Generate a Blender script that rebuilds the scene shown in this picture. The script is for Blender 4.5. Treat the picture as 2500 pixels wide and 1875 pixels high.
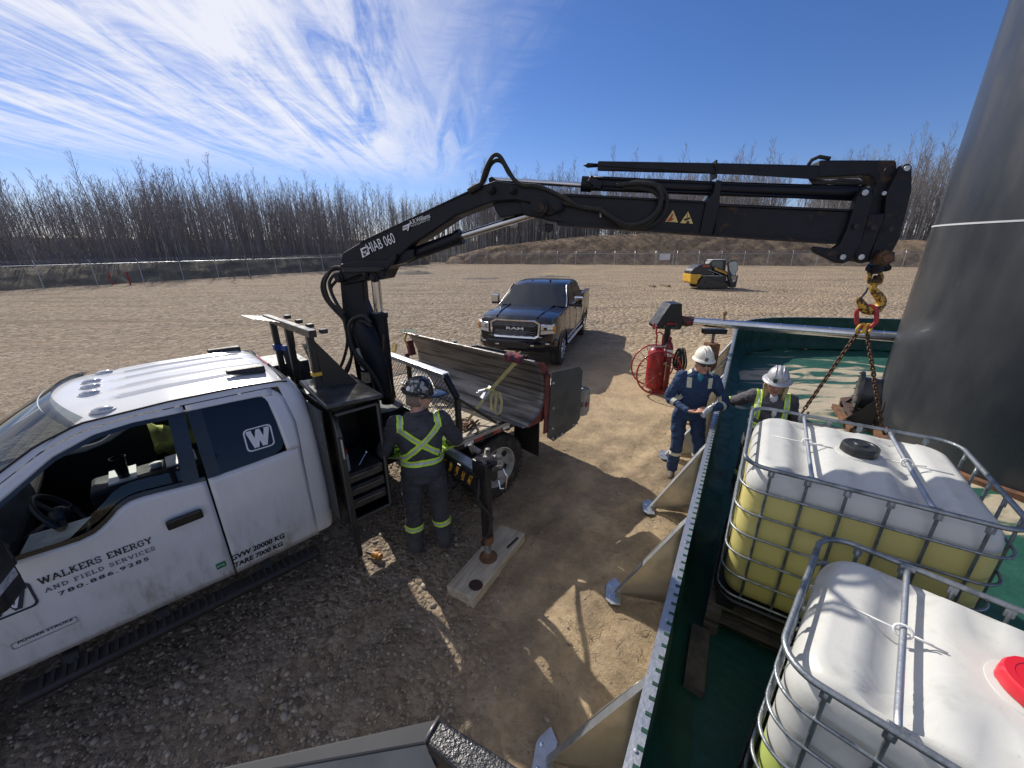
import bpy, bmesh, math, random
import numpy as np
from mathutils import Vector, Matrix, noise
from mathutils.bvhtree import BVHTree
for o in list(bpy.data.objects): bpy.data.objects.remove(o)
sc = bpy.context.scene; COL = sc.collection
R = math.radians; pi = math.pi
random.seed(7)

# ------------------------------------------------------------ camera, sky, sun, exposure
CAMH, PITCH, ROLL, FPX = 2.9, R(19.6), R(0.4), 940.0
cam = bpy.data.objects.new('camera', bpy.data.cameras.new('camera')); COL.objects.link(cam)
cam.data.sensor_width = 36; cam.data.lens = 36*FPX/2500; cam.data.clip_start = .02; cam.data.clip_end = 3000
FWv = Vector((0, math.cos(PITCH), -math.sin(PITCH))); UPv = Vector((0, math.sin(PITCH), math.cos(PITCH))); RTv = Vector((1, 0, 0))
RT = math.cos(ROLL)*RTv-math.sin(ROLL)*UPv; UP = math.sin(ROLL)*RTv+math.cos(ROLL)*UPv
cm = Matrix((RT, UP, -FWv)).transposed().to_4x4(); cm.translation = (0, 0, CAMH); cam.matrix_world = cm
sc.camera = cam
SUN_AZ, SUN_EL = R(-34), R(38)          # azimuth from +Y, negative to the left
sd = Vector((math.sin(SUN_AZ)*math.cos(SUN_EL), math.cos(SUN_AZ)*math.cos(SUN_EL), math.sin(SUN_EL)))
sun = bpy.data.objects.new('sun', bpy.data.lights.new('sun', 'SUN')); COL.objects.link(sun)
sun.data.energy = 4.8; sun.data.angle = R(.53); sun.data.color = (1, .94, .84)
sun.rotation_euler = sd.to_track_quat('Z', 'Y').to_euler(); sun.location = (0, 0, 30)
sc.view_settings.view_transform = 'Standard'; sc.view_settings.look = 'None'; sc.view_settings.gamma = 1
sc.view_settings.exposure = 0.16
sc.render.engine = 'CYCLES'
world = bpy.data.worlds.new('World'); sc.world = world; world.use_nodes = True
def nd(nt, t, **k):
    n = nt.nodes.new(t)
    for a, b in k.items():
        if a == 'I':
            for i, v in b.items(): n.inputs[i].default_value = v
        else: setattr(n, a, b)
    return n
def lk(nt, a, b): nt.links.new(a, b)
def mth(nt, op, a, b=None, clamp=False):
    n = nd(nt, 'ShaderNodeMath', operation=op, use_clamp=clamp)
    for i, x in enumerate((a, b)):
        if x is None: continue
        if isinstance(x, (int, float)): n.inputs[i].default_value = x
        else: lk(nt, x, n.inputs[i])
    return n.outputs[0]
def mapr(nt, x, a, b, c=0., d=1., smooth=True):
    n = nd(nt, 'ShaderNodeMapRange', interpolation_type='SMOOTHSTEP' if smooth else 'LINEAR')
    lk(nt, x, n.inputs[0])
    for i, v in enumerate((a, b, c, d)): n.inputs[i+1].default_value = v
    return n.outputs[0]
def mixc(nt, fac, a, b, mode='MIX'):
    n = nd(nt, 'ShaderNodeMix', data_type='RGBA', blend_type=mode)
    for i, x in ((0, fac), (6, a), (7, b)):
        if hasattr(x, 'links') or isinstance(x, bpy.types.NodeSocket): lk(nt, x, n.inputs[i])
        elif i == 0: n.inputs[0].default_value = x
        else: n.inputs[i].default_value = (*x, 1) if len(x) == 3 else x
    return n.outputs[2]
def build_world():
    nt = world.node_tree; nt.nodes.clear()
    out = nd(nt, 'ShaderNodeOutputWorld'); bg = nd(nt, 'ShaderNodeBackground'); bg.inputs[1].default_value = .085
    sky = nd(nt, 'ShaderNodeTexSky', sky_type='NISHITA', sun_disc=False, sun_elevation=SUN_EL, sun_rotation=SUN_AZ, air_density=1.0, dust_density=.25, ozone_density=3.5, altitude=600)
    tc = nd(nt, 'ShaderNodeTexCoord'); sp = nd(nt, 'ShaderNodeSeparateXYZ'); lk(nt, tc.outputs['Generated'], sp.inputs[0])
    z = mth(nt, 'MAXIMUM', sp.outputs[2], .035)
    x = mth(nt, 'DIVIDE', sp.outputs[0], z); y = mth(nt, 'DIVIDE', sp.outputs[1], z)
    a = R(-9); ca, sa = math.cos(a), math.sin(a)
    s = mth(nt, 'ADD', mth(nt, 'MULTIPLY', x, sa), mth(nt, 'MULTIPLY', y, ca))      # along the streaks
    c = mth(nt, 'SUBTRACT', mth(nt, 'MULTIPLY', x, ca), mth(nt, 'MULTIPLY', y, sa))  # across
    def tex(ks, kc, scale, detail, rough, dist, off=0.):
        cb = nd(nt, 'ShaderNodeCombineXYZ'); lk(nt, mth(nt, 'MULTIPLY', c, kc), cb.inputs[0]); lk(nt, mth(nt, 'MULTIPLY', s, ks), cb.inputs[1]); cb.inputs[2].default_value = off
        n = nd(nt, 'ShaderNodeTexNoise'); lk(nt, cb.outputs[0], n.inputs[0]); n.inputs['Scale'].default_value = scale; n.inputs['Detail'].default_value = detail
        n.inputs['Roughness'].default_value = rough; n.inputs['Distortion'].default_value = dist
        return n.outputs[0]
    big = tex(.22, .8, 1.1, 3, .5, .5, 3.1); fine = tex(.20, 1.35, 2.5, 10, .64, 1.3, 7.7); cross = tex(1.4, .9, 3.0, 8, .66, 1.2, 1.2)
    m1 = mapr(nt, mth(nt, 'ADD', c, mth(nt, 'ADD', mth(nt, 'MULTIPLY', big, 1.3), mth(nt, 'MULTIPLY', cross, .7))), .35, 1.75, 1, 0)
    m2 = mapr(nt, mth(nt, 'ADD', s, mth(nt, 'MULTIPLY', c, -.35)), 4.4, 8.2, 1, 0)
    d = mth(nt, 'ADD', mth(nt, 'MULTIPLY', fine, .85), mth(nt, 'MULTIPLY', big, .5))
    d = mth(nt, 'ADD', d, mth(nt, 'MULTIPLY', cross, .22))
    d = mapr(nt, d, .58, .93, 0, 1)
    d = mth(nt, 'MULTIPLY', mth(nt, 'MULTIPLY', d, m1), mth(nt, 'ADD', mth(nt, 'MULTIPLY', m2, .95), .05))
    hs = nd(nt, 'ShaderNodeHueSaturation'); hs.inputs['Saturation'].default_value = 1.2; lk(nt, sky.outputs[0], hs.inputs['Color']); skyc = mixc(nt, 1., hs.outputs[0], (.98, .90, 1.10), 'MULTIPLY')
    col = mixc(nt, mth(nt, 'MULTIPLY', d, .9), skyc, (9.6, 9.7, 10.4))
    lk(nt, col, bg.inputs[0]); lk(nt, bg.outputs[0], out.inputs[0])
build_world()

# ------------------------------------------------------------ geometry on the photograph's rays (metres, ground at z=0)
CO = Vector((0, 0, CAMH)); S22 = 2500/2212
def ray(x, y): return (x-1250)/FPX*RT-(y-937.5)/FPX*UP+FWv
def gz(x, y, z=0.): d = ray(x, y); return CO+d*((z-CAMH)/d.z)
def gy(x, y, Y): d = ray(x, y); return CO+d*(Y/d.y)
def gpl(x, y, p0, n): d = ray(x, y); return CO+d*((Vector(p0)-CO).dot(n)/d.dot(n))
r4 = lambda x, y: (750+x/2.765, 350+y/2.765)
r5 = lambda x, y: (1400+x/2.458, 350+y/2.458)
r6 = lambda x, y: (1550+x/3.16, 700+y/3.16)
r3 = lambda x, y: (600+x/2.458, 650+y/2.458)

# ------------------------------------------------------------ mesh helpers
def V(*a): return Vector(a[0]) if len(a) == 1 else Vector(a)
class MB:
    def __init__(s): s.v = []; s.f = []; s.mi = []; s.cur = 0
    def add(s, vs, fs):
        b = len(s.v); s.v += [tuple(p) for p in vs]; s.f += [tuple(i+b for i in f) for f in fs]; s.mi += [s.cur]*len(fs); return s
    def bx(s, x0, x1, y0, y1, z0, z1):
        v = [(x, y, z) for z in (z0, z1) for y in (y0, y1) for x in (x0, x1)]
        return s.add(v, [(0, 2, 3, 1), (4, 5, 7, 6), (0, 1, 5, 4), (2, 6, 7, 3), (0, 4, 6, 2), (1, 3, 7, 5)])
    def bar(s, a, b, w, h, up=(0, 0, 1)):
        a, b = V(a), V(b); d = (b-a).normalized(); up = V(up)
        if abs(d.dot(up)) > .97: up = V(1, 0, 0) if abs(d.x) < .9 else V(0, 1, 0)
        sd_ = d.cross(up).normalized(); u = sd_.cross(d)
        v = [p+sd_*(w/2*i)+u*(h/2*j) for p in (a, b) for i, j in ((-1, -1), (1, -1), (1, 1), (-1, 1))]
        return s.add(v, [(0, 3, 2, 1), (4, 5, 6, 7), (0, 1, 5, 4), (1, 2, 6, 5), (2, 3, 7, 6), (3, 0, 4, 7)])
    def loft(s, rings, closed=True, caps=True, wrap=False):
        n = len(rings[0]); vs = [p for r in rings for p in r]; fs = []
        m = len(rings)
        for i in range(m if wrap else m-1):
            k = (i+1) % m
            for j in range(n if closed else n-1):
                q = (j+1) % n; fs.append((i*n+j, i*n+q, k*n+q, k*n+j))
        if caps and closed and not wrap: fs += [tuple(range(n))[::-1], tuple((m-1)*n+j for j in range(n))]
        return s.add(vs, fs)
    def tube(s, pts, r, n=8, wrap=False, caps=True, flat=1.):
        pts = [V(p) for p in pts]; rs = r if isinstance(r, (list, tuple)) else [r]*len(pts)
        rings = []; prev = None
        for i, p in enumerate(pts):
            if wrap: t = pts[(i+1) % len(pts)]-pts[i-1]
            else: t = pts[min(i+1, len(pts)-1)]-pts[max(i-1, 0)]
            t = t.normalized() if t.length > 1e-9 else V(0, 0, 1)
            if prev is None:
                prev = t.orthogonal().normalized()
            prev = (prev-t*prev.dot(t))
            prev = prev.normalized() if prev.length > 1e-6 else t.orthogonal().normalized()
            b = t.cross(prev)
            rings.append([p+prev*(rs[i]*math.cos(2*pi*k/n))+b*(rs[i]*flat*math.sin(2*pi*k/n)) for k in range(n)])
        return s.loft(rings, True, caps, wrap)
    def lathe(s, prof, o=(0, 0, 0), ax=(0, 0, 1), n=20, caps=True):
        o, ax = V(o), V(ax).normalized(); e = ax.orthogonal().normalized(); f = ax.cross(e)
        return s.loft([[o+ax*h+(e*math.cos(2*pi*k/n)+f*math.sin(2*pi*k/n))*r for k in range(n)] for r, h in prof], True, caps)
    def prism(s, poly, ext):
        ext = V(ext); n = len(poly); a = [V(p)-ext/2 for p in poly]; b = [V(p)+ext/2 for p in poly]
        return s.add(a+b, [tuple(range(n))[::-1], tuple(range(n, 2*n))]+[(i, (i+1) % n, n+(i+1) % n, n+i) for i in range(n)])
    def grid(s, rows): return s.loft(rows, False, False)
    def ell(s, c, r, n=10, m=7, rot=None):
        c = V(c); rings = []
        for i in range(m+1):
            t = pi*i/m; rr = max(math.sin(t), .02)
            ring = []
            for k in range(n):
                p = V(r[0]*rr*math.cos(2*pi*k/n), r[1]*rr*math.sin(2*pi*k/n), -r[2]*math.cos(t))
                ring.append(c+(rot @ p if rot else p))
            rings.append(ring)
        return s.loft(rings)
    def build(s, name, mat=None, parent=None, smooth=None, bevel=0., seg=2, kind=None, label=None):
        base = parent.get('_base') if parent else None
        vs = [(x-base[0], y-base[1], z-base[2]) for x, y, z in s.v] if base else s.v
        me = bpy.data.meshes.new(name); me.from_pydata(vs, [], s.f)
        if mat:
            for m in (mat if isinstance(mat, (list, tuple)) else [mat]): me.materials.append(m)
            if isinstance(mat, (list, tuple)): me.polygons.foreach_set('material_index', s.mi)
        bm = bmesh.new(); bm.from_mesh(me); bmesh.ops.recalc_face_normals(bm, faces=bm.faces); bm.to_mesh(me); bm.free()
        if smooth is not None:
            me.shade_smooth()
            if smooth < 180: me.set_sharp_from_angle(angle=R(smooth))
        o = bpy.data.objects.new(name, me); COL.objects.link(o); o.parent = parent
        if parent is not None and base is not None: BASES.append(o); o['_base'] = list(base)
        if bevel:
            md = o.modifiers.new('bevel', 'BEVEL'); md.width = bevel; md.segments = seg; md.limit_method = 'ANGLE'; md.angle_limit = R(40); md.harden_normals = False
        if kind: o['kind'] = kind
        if label: o['label'] = label
        return o
BASES = []
def tag(o, label=None, cat=None, group=None, kind=None):
    for k, v in (('label', label), ('category', cat), ('group', group), ('kind', kind)):
        if v: o[k] = v
    return o
def thing(name, label, cat, loc=(0, 0, 0), rz=0., group=None, world=False):
    o = bpy.data.objects.new(name, None); COL.objects.link(o); o.location = loc; o.rotation_euler = (0, 0, rz); o.empty_display_size = .2
    if world: o['_base'] = list(loc); BASES.append(o)
    return tag(o, label, cat, group)
def solo(mb, name, mat, label, cat, loc, group=None, **k):     # a thing that is one mesh, origin at its base
    base = V(loc); mb.v = [tuple(V(p)-base) for p in mb.v]
    o = mb.build(name, mat, **k); o.location = base
    return tag(o, label, cat, group)
def dup(root, loc=None, rz=None, scale=None, label=None, group=None):
    r = root.copy(); COL.objects.link(r)
    if loc is not None: r.location = loc
    if rz is not None: r.rotation_euler = (0, 0, rz)
    if scale is not None: r.scale = scale
    if label: r['label'] = label
    if group: r['group'] = group
    for ch in root.children:
        c = ch.copy(); COL.objects.link(c); c.parent = r
        for g in ch.children:
            d = g.copy(); COL.objects.link(d); d.parent = c
    return r
def text_mb(txt, origin, ex, ey, h, depth=.001, shear=0., bold=0., width=None, space=1.):
    """letters of height h starting at origin, along ex, upright along ey; returns MB"""
    cu = bpy.data.curves.new('t', 'FONT'); cu.body = txt; cu.size = 1; cu.shear = shear; cu.offset = bold; cu.space_character = space; cu.resolution_u = 3
    ob = bpy.data.objects.new('t', cu); COL.objects.link(ob); bpy.context.view_layer.update()
    me = ob.to_mesh(); co = [v.co.copy() for v in me.vertices]; fs = [tuple(p.vertices) for p in me.polygons]
    ob.to_mesh_clear(); bpy.data.objects.remove(ob)
    x0 = min(c.x for c in co); x1 = max(c.x for c in co); y1 = max(c.y for c in co); y0 = min(c.y for c in co)
    k = h/(y1-y0); kx = k if width is None else width/(x1-x0)
    ex, ey, origin = V(ex).normalized(), V(ey).normalized(), V(origin); nn = ex.cross(ey)
    mb = MB(); mb.add([origin+ex*((c.x-x0)*kx)+ey*((c.y-y0)*k)+nn*depth for c in co], fs); return mb
# slab-serif lettering built from strokes: letter -> (width, strokes, serifs (x, y, half length))
SL = {
 'A': (1, [((.08, 0), (.5, 1)), ((.5, 1), (.92, 0)), ((.25, .36), (.75, .36))], [(.1, 0, .14), (.9, 0, .14)]),
 'C': (.85, [((.8, .75), (.62, .98), (.3, .98), (.1, .75), (.1, .25), (.3, .02), (.62, .02), (.8, .25))], []),
 'D': (.9, [((.2, 0), (.2, 1)), ((.1, 1), (.5, 1), (.82, .75), (.82, .25), (.5, 0), (.1, 0))], []),
 'E': (.8, [((.2, 0), (.2, 1)), ((.05, 1), (.75, 1), (.75, .78)), ((.05, 0), (.78, 0), (.78, .22)), ((.2, .5), (.55, .5))], []),
 'F': (.8, [((.2, 0), (.2, 1)), ((.05, 1), (.75, 1), (.75, .78)), ((.2, .5), (.55, .5))], [(.2, 0, .18)]),
 'G': (.9, [((.8, .75), (.62, .98), (.3, .98), (.1, .75), (.1, .25), (.3, .02), (.62, .02), (.8, .2), (.8, .48), (.52, .48))], []),
 'I': (.45, [((.22, 0), (.22, 1))], [(.22, 0, .2), (.22, 1, .2)]),
 'K': (.95, [((.2, 0), (.2, 1)), ((.75, 1), (.25, .45)), ((.38, .58), (.8, 0))], [(.2, 0, .17), (.2, 1, .17), (.78, 0, .14), (.75, 1, .14)]),
 'L': (.8, [((.2, 0), (.2, 1)), ((.05, 0), (.76, 0), (.76, .28))], [(.2, 1, .17)]),
 'N': (1, [((.2, 0), (.2, 1)), ((.2, 1), (.8, 0)), ((.8, 0), (.8, 1))], [(.2, 0, .16), (.15, 1, .14), (.8, 1, .16)]),
 'R': (.95, [((.2, 0), (.2, 1)), ((.06, 1), (.55, 1), (.75, .85), (.75, .65), (.55, .5), (.2, .5)), ((.5, .5), (.82, 0))], [(.2, 0, .17), (.84, 0, .12)]),
 'S': (.75, [((.66, .72), (.66, .9), (.5, 1), (.22, 1), (.08, .86), (.08, .66), (.22, .54), (.5, .46), (.66, .34), (.66, .14), (.5, 0), (.22, 0), (.08, .12), (.08, .3))], []),
 'V': (.95, [((.08, 1), (.48, 0)), ((.48, 0), (.88, 1))], [(.1, 1, .14), (.86, 1, .14)]),
 'W': (1.35, [((.1, 1), (.4, 0)), ((.4, 0), (.68, .95)), ((.68, .95), (.95, 0)), ((.95, 0), (1.25, 1))], [(.12, 1, .16), (.68, 1, .13), (1.23, 1, .16)]),
 'Y': (.95, [((.1, 1), (.48, .45)), ((.86, 1), (.48, .45)), ((.48, .45), (.48, 0))], [(.1, 1, .14), (.86, 1, .14), (.48, 0, .17)]),
 ' ': (.5, [], [])}
def slab_mb(txt, P, total, h, stroke=.15, gap=.12):
    """P(x, y) -> 3D point on the surface"""
    w = sum(SL[c][0]+gap for c in txt)-gap; k = total/w; mb = MB(); x = 0.; rnd = [0]
    def seg(a, b, t, e=0.):
        a, b = V(*a, 0), V(*b, 0); d = (b-a).normalized(); n = V(-d.y*k, d.x*k, 0); 
        q = [(a-d*e*k, t/2), (b+d*e*k, t/2)]
        rnd[0] += 1; lift = .0004*(rnd[0] % 5)
        pts = []
        for p, hw in ((a-d*e*t, 1), (b+d*e*t, 1)):
            pts.append((p, 1))
        A, B = pts[0][0], pts[1][0]
        nn_ = V(-d.y, d.x, 0)*(t/2)
        quad = [A-nn_, B-nn_, B+nn_, A+nn_]
        mb.add([P(p.x, p.y, lift) for p in quad], [(0, 1, 2, 3)])
    for ch in txt:
        W, st, se = SL[ch]
        for poly in st:
            for i in range(len(poly)-1):
                a, b = poly[i], poly[i+1]
                seg(((x+a[0])*k, a[1]*h), ((x+b[0])*k, b[1]*h), stroke*h if abs(a[1]-b[1]) > .3 else stroke*h*.8, .2)
        for sx, sy, hl in se: seg(((x+sx-hl)*k, sy*h), ((x+sx+hl)*k, sy*h), stroke*h*.75)
        x += W+gap
    return mb

# ------------------------------------------------------------ materials
def M(name, col, rough=.5, metal=0., var=.12, vs=5., bump=0., bs=60., coat=0., col2=None, lo=.35, hi=.7, detail=6, spec=.5, det_r=.6, stretch=None, rv=.12):
    m = bpy.data.materials.new(name); m.use_nodes = True; nt = m.node_tree; b = nt.nodes['Principled BSDF']
    tc = nd(nt, 'ShaderNodeTexCoord'); src = tc.outputs['Object']
    if stretch:
        mp = nd(nt, 'ShaderNodeMapping'); mp.inputs['Scale'].default_value = stretch; lk(nt, src, mp.inputs[0]); src = mp.outputs[0]
    n = nd(nt, 'ShaderNodeTexNoise'); n.inputs['Scale'].default_value = vs; n.inputs['Detail'].default_value = detail; n.inputs['Roughness'].default_value = det_r
    lk(nt, src, n.inputs[0])
    f = mapr(nt, n.outputs[0], lo, hi)
    c2 = col2 if col2 else tuple(x*(1-var) for x in col)
    lk(nt, mixc(nt, f, col, c2), b.inputs['Base Color'])
    b.inputs['Metallic'].default_value = metal; b.inputs['Specular IOR Level'].default_value = spec
    lk(nt, mapr(nt, n.outputs[0], .3, .7, max(rough-rv*.6, .02), min(rough+rv, 1)), b.inputs['Roughness'])
    if coat: b.inputs['Coat Weight'].default_value = coat; b.inputs['Coat Roughness'].default_value = .06
    if bump:
        n2 = nd(nt, 'ShaderNodeTexNoise'); n2.inputs['Scale'].default_value = bs; n2.inputs['Detail'].default_value = 4; lk(nt, src, n2.inputs[0])
        bp = nd(nt, 'ShaderNodeBump'); bp.inputs['Strength'].default_value = min(bump, 1); bp.inputs['Distance'].default_value = .01*max(1, bump); lk(nt, n2.outputs[0], bp.inputs['Height']); lk(nt, bp.outputs[0], b.inputs['Normal'])
    return m
def glass(name, tint, alpha, rough=.03):
    m = bpy.data.materials.new(name); m.use_nodes = True; nt = m.node_tree; nt.nodes.remove(nt.nodes['Principled BSDF']); out = nt.nodes['Material Output']
    g = nd(nt, 'ShaderNodeBsdfGlossy'); g.inputs['Roughness'].default_value = rough; t = nd(nt, 'ShaderNodeBsdfTransparent'); t.inputs[0].default_value = (*tint, 1)
    d = nd(nt, 'ShaderNodeBsdfDiffuse'); d.inputs[0].default_value = (.02, .022, .025, 1)
    fr = nd(nt, 'ShaderNodeFresnel'); fr.inputs[0].default_value = 1.5
    mx0 = nd(nt, 'ShaderNodeMixShader'); mx0.inputs[0].default_value = alpha; lk(nt, t.outputs[0], mx0.inputs[1]); lk(nt, d.outputs[0], mx0.inputs[2])
    mx = nd(nt, 'ShaderNodeMixShader'); lk(nt, fr.outputs[0], mx.inputs[0]); lk(nt, mx0.outputs[0], mx.inputs[1]); lk(nt, g.outputs[0], mx.inputs[2]); lk(nt, mx.outputs[0], out.inputs[0])
    return m
def white_dirty():
    """white paint with road dust that thickens towards the sill"""
    m = bpy.data.materials.new('white_paint'); m.use_nodes = True; nt = m.node_tree; b = nt.nodes['Principled BSDF']
    tc = nd(nt, 'ShaderNodeTexCoord'); sp = nd(nt, 'ShaderNodeSeparateXYZ'); lk(nt, tc.outputs['Object'], sp.inputs[0])
    mp = nd(nt, 'ShaderNodeMapping'); mp.inputs['Scale'].default_value = (22, 3, 5); lk(nt, tc.outputs['Object'], mp.inputs[0])
    n = nd(nt, 'ShaderNodeTexNoise'); n.inputs['Scale'].default_value = 1.; n.inputs['Detail'].default_value = 8; n.inputs['Roughness'].default_value = .7; lk(nt, mp.outputs[0], n.inputs[0])
    n2 = nd(nt, 'ShaderNodeTexNoise'); n2.inputs['Scale'].default_value = 2.2; n2.inputs['Detail'].default_value = 5; lk(nt, tc.outputs['Object'], n2.inputs[0])
    n3 = nd(nt, 'ShaderNodeTexNoise'); n3.inputs['Scale'].default_value = 160; n3.inputs['Detail'].default_value = 2; lk(nt, tc.outputs['Object'], n3.inputs[0])
    low = mapr(nt, sp.outputs[2], .55, 1.15, 1, 0)
    f = mth(nt, 'MULTIPLY', mapr(nt, mth(nt, 'ADD', mth(nt, 'MULTIPLY', n.outputs[0], .6), mth(nt, 'MULTIPLY', n2.outputs[0], .5)), .46, .74), mth(nt, 'ADD', mth(nt, 'MULTIPLY', low, .85), .10))
    f = mth(nt, 'ADD', f, mth(nt, 'MULTIPLY', mapr(nt, n3.outputs[0], .55, .75), mth(nt, 'MULTIPLY', low, .22)), True)
    lk(nt, mixc(nt, f, (.68, .68, .69), (.33, .295, .24)), b.inputs['Base Color'])
    lk(nt, mapr(nt, f, 0, .5, .2, .6), b.inputs['Roughness']); b.inputs['Coat Weight'].default_value = .4; b.inputs['Coat Roughness'].default_value = .08
    return m
WHITE = white_dirty()
BLACK = M('black_paint', (.012, .0125, .014), .35, var=.4, vs=9, col2=(.03, .028, .026), lo=.5, hi=.8, bump=.15, bs=120)
CRANE = M('crane_navy_paint', (.004, .0055, .011), .42, vs=4, col2=(.014, .014, .016), lo=.5, hi=.85, bump=.15, bs=90, spec=.3)
CRANE_RUST = M('crane_worn_paint', (.008, .009, .014), .5, spec=.3, vs=7, col2=(.075, .042, .022), lo=.55, hi=.72, bump=.3, bs=80)
RUBBER = M('rubber', (.018, .018, .018), .75, vs=12, col2=(.05, .046, .04), lo=.45, hi=.8, bump=.4, bs=90)
TYRE = M('tyre_rubber', (.022, .022, .022), .85, vs=9, col2=(.12, .105, .085), lo=.4, hi=.85, bump=.5, bs=70)
PLASTIC = M('black_plastic', (.016, .016, .017), .5, var=.3, bump=.2, bs=150)
CHROME = M('chrome', (.75, .76, .78), .08, 1., var=.1)
ROD = M('polished_rod', (.62, .63, .65), .16, 1., var=.2, vs=3)
GALV = M('galvanised_steel', (.52, .54, .57), .42, .85, vs=9, col2=(.33, .35, .38), lo=.35, hi=.75, bump=.2, bs=50)
GALVD = M('galvanised_tube', (.30, .325, .345), .42, .75, vs=14, col2=(.14, .16, .175), lo=.4, hi=.7, bump=.25, bs=60)
ALU = M('aluminium_cladding', (.72, .74, .78), .2, 1., vs=2, col2=(.6, .62, .66), bump=.1, bs=20)
STEELD = M('worn_steel', (.21, .20, .195), .42, .7, vs=3, col2=(.075, .066, .06), lo=.4, hi=.65, bump=.3, bs=40, stretch=(2, .4, 9))
RUST = M('rusty_steel', (.22, .105, .05), .75, .2, vs=7, col2=(.09, .05, .035), bump=.5, bs=60)
WOOD = M('weathered_wood', (.26, .205, .14), .8, vs=3, col2=(.13, .10, .07), lo=.35, hi=.7, bump=.5, bs=40, stretch=(1.2, 9, 9))
WOODL = M('deck_wood', (.55, .47, .36), .8, vs=3, col2=(.3, .25, .18), lo=.35, hi=.72, bump=.4, bs=40, stretch=(2, 12, 9))
WOODD = M('dark_pallet_wood', (.12, .10, .08), .85, vs=5, col2=(.05, .045, .04), bump=.5, bs=50)
RED = M('red_paint', (.40, .014, .018), .38, vs=8, col2=(.22, .012, .016), coat=.3)
REDD = M('faded_red_paint', (.20, .035, .03), .55, vs=9, col2=(.07, .02, .018), bump=.3)
YEL = M('machine_yellow', (.72, .42, .035), .4, vs=6, col2=(.5, .28, .03))
YELRUST = M('worn_yellow_paint', (.55, .30, .03), .5, vs=28, col2=(.05, .028, .016), lo=.47, hi=.54, bump=.4, bs=60)
DARKRUST = M('oily_rust', (.05, .03, .018), .5, .4, vs=30, col2=(.12, .06, .03), bump=.5, bs=80)
STRAP = M('yellow_webbing', (.62, .57, .26), .75, vs=14, col2=(.46, .41, .16), bump=.3, bs=200)
LIME = M('hi_vis_tape', (.60, .93, .06), .5, vs=20, col2=(.5, .8, .06)); LIME.node_tree.nodes['Principled BSDF'].inputs['Emission Strength'].default_value = 0
SILVER = M('reflective_tape', (.55, .57, .55), .4, .2, vs=20, col2=(.42, .44, .42))
CREAM = M('faded_reflective_tape', (.62, .60, .48), .5, vs=20, col2=(.5, .48, .38))
SKIN = M('skin', (.50, .28, .20), .5, vs=18, col2=(.42, .21, .15), bump=.1); SKIN.node_tree.nodes['Principled BSDF'].inputs['Subsurface Weight'].default_value = .08; SKIN.node_tree.nodes['Principled BSDF'].inputs['Subsurface Radius'].default_value = (.01, .004, .002)
GREY_CLOTH = M('grey_coverall', (.060, .062, .072), .85, vs=8, col2=(.042, .043, .05), bump=.5, bs=45)
BLUE_CLOTH = M('blue_coverall', (.016, .038, .10), .85, vs=11, col2=(.035, .072, .15), lo=.45, hi=.75, bump=.5, bs=45)
NAVYP = M('navy_car_paint', (.003, .0045, .012), .2, .0, var=.2, vs=2, coat=.45, spec=.35)
GLASSD = M('dark_tinted_glass', (.010, .012, .014), .04, var=.1, spec=.8)
GLASST = glass('clear_glass', (.80, .86, .84), .06)
GLASSW = glass('windscreen_glass', (.5, .56, .58), .35)
LAMP = M('clear_lamp_lens', (.72, .73, .74), .12, .3, vs=30, col2=(.4, .4, .42))
AMBER = M('amber_lens', (.85, .30, .02), .2)
INK = M('black_lettering', (.012, .012, .014), .45); INKW = M('white_lettering', (.75, .76, .78), .45); INKB = M('dark_blue_lettering', (.02, .025, .05), .45)
INTER = M('dark_interior', (.022, .022, .025), .7, bump=.2, bs=80)
SNOWW = M('white_plastic', (.78, .78, .76), .4, vs=10, col2=(.62, .61, .58))
LINER = None

# ------------------------------------------------------------ ground
def axis(lo_f, hi_f, lo, hi, fine, grow=1.12):
    xs = list(np.arange(lo_f, hi_f+1e-6, fine)); st = fine
    while xs[-1] < hi: st *= grow; xs.append(xs[-1]+st)
    st = fine; left = []
    x = lo_f
    while x > lo: st *= grow; x -= st; left.append(x)
    return left[::-1]+xs
def gheight(x, y):
    d = math.hypot(x, y-2.5); k = min(1, max(.0, (d-1)/30))
    h = .010*noise.noise((x*.9, y*.9, 2.2))+.007*noise.noise((x*4.2, y*4.2, 5.1))
    if d < 14: h += .007*noise.noise((x*11, y*11, 1.1))+(.0085*noise.noise((x*24, y*24, 8.1)) if d < 8 else 0)
    h += k*.05*noise.noise((x*.35, y*.35, 9.))
    # wheel ruts beside the truck, parallel to it
    if d < 7:
        s = (x+.95)*.694-(y-4.83)*.72
        for c in (1.75, 2.5, 3.05):
            q = (s-c+.08*noise.noise((x*.7, y*.7, 4.4)))/.13
            h += -.02*math.exp(-q*q)+.012*math.exp(-(abs(q)-1.7)**2*2)
    return h-.012
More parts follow.
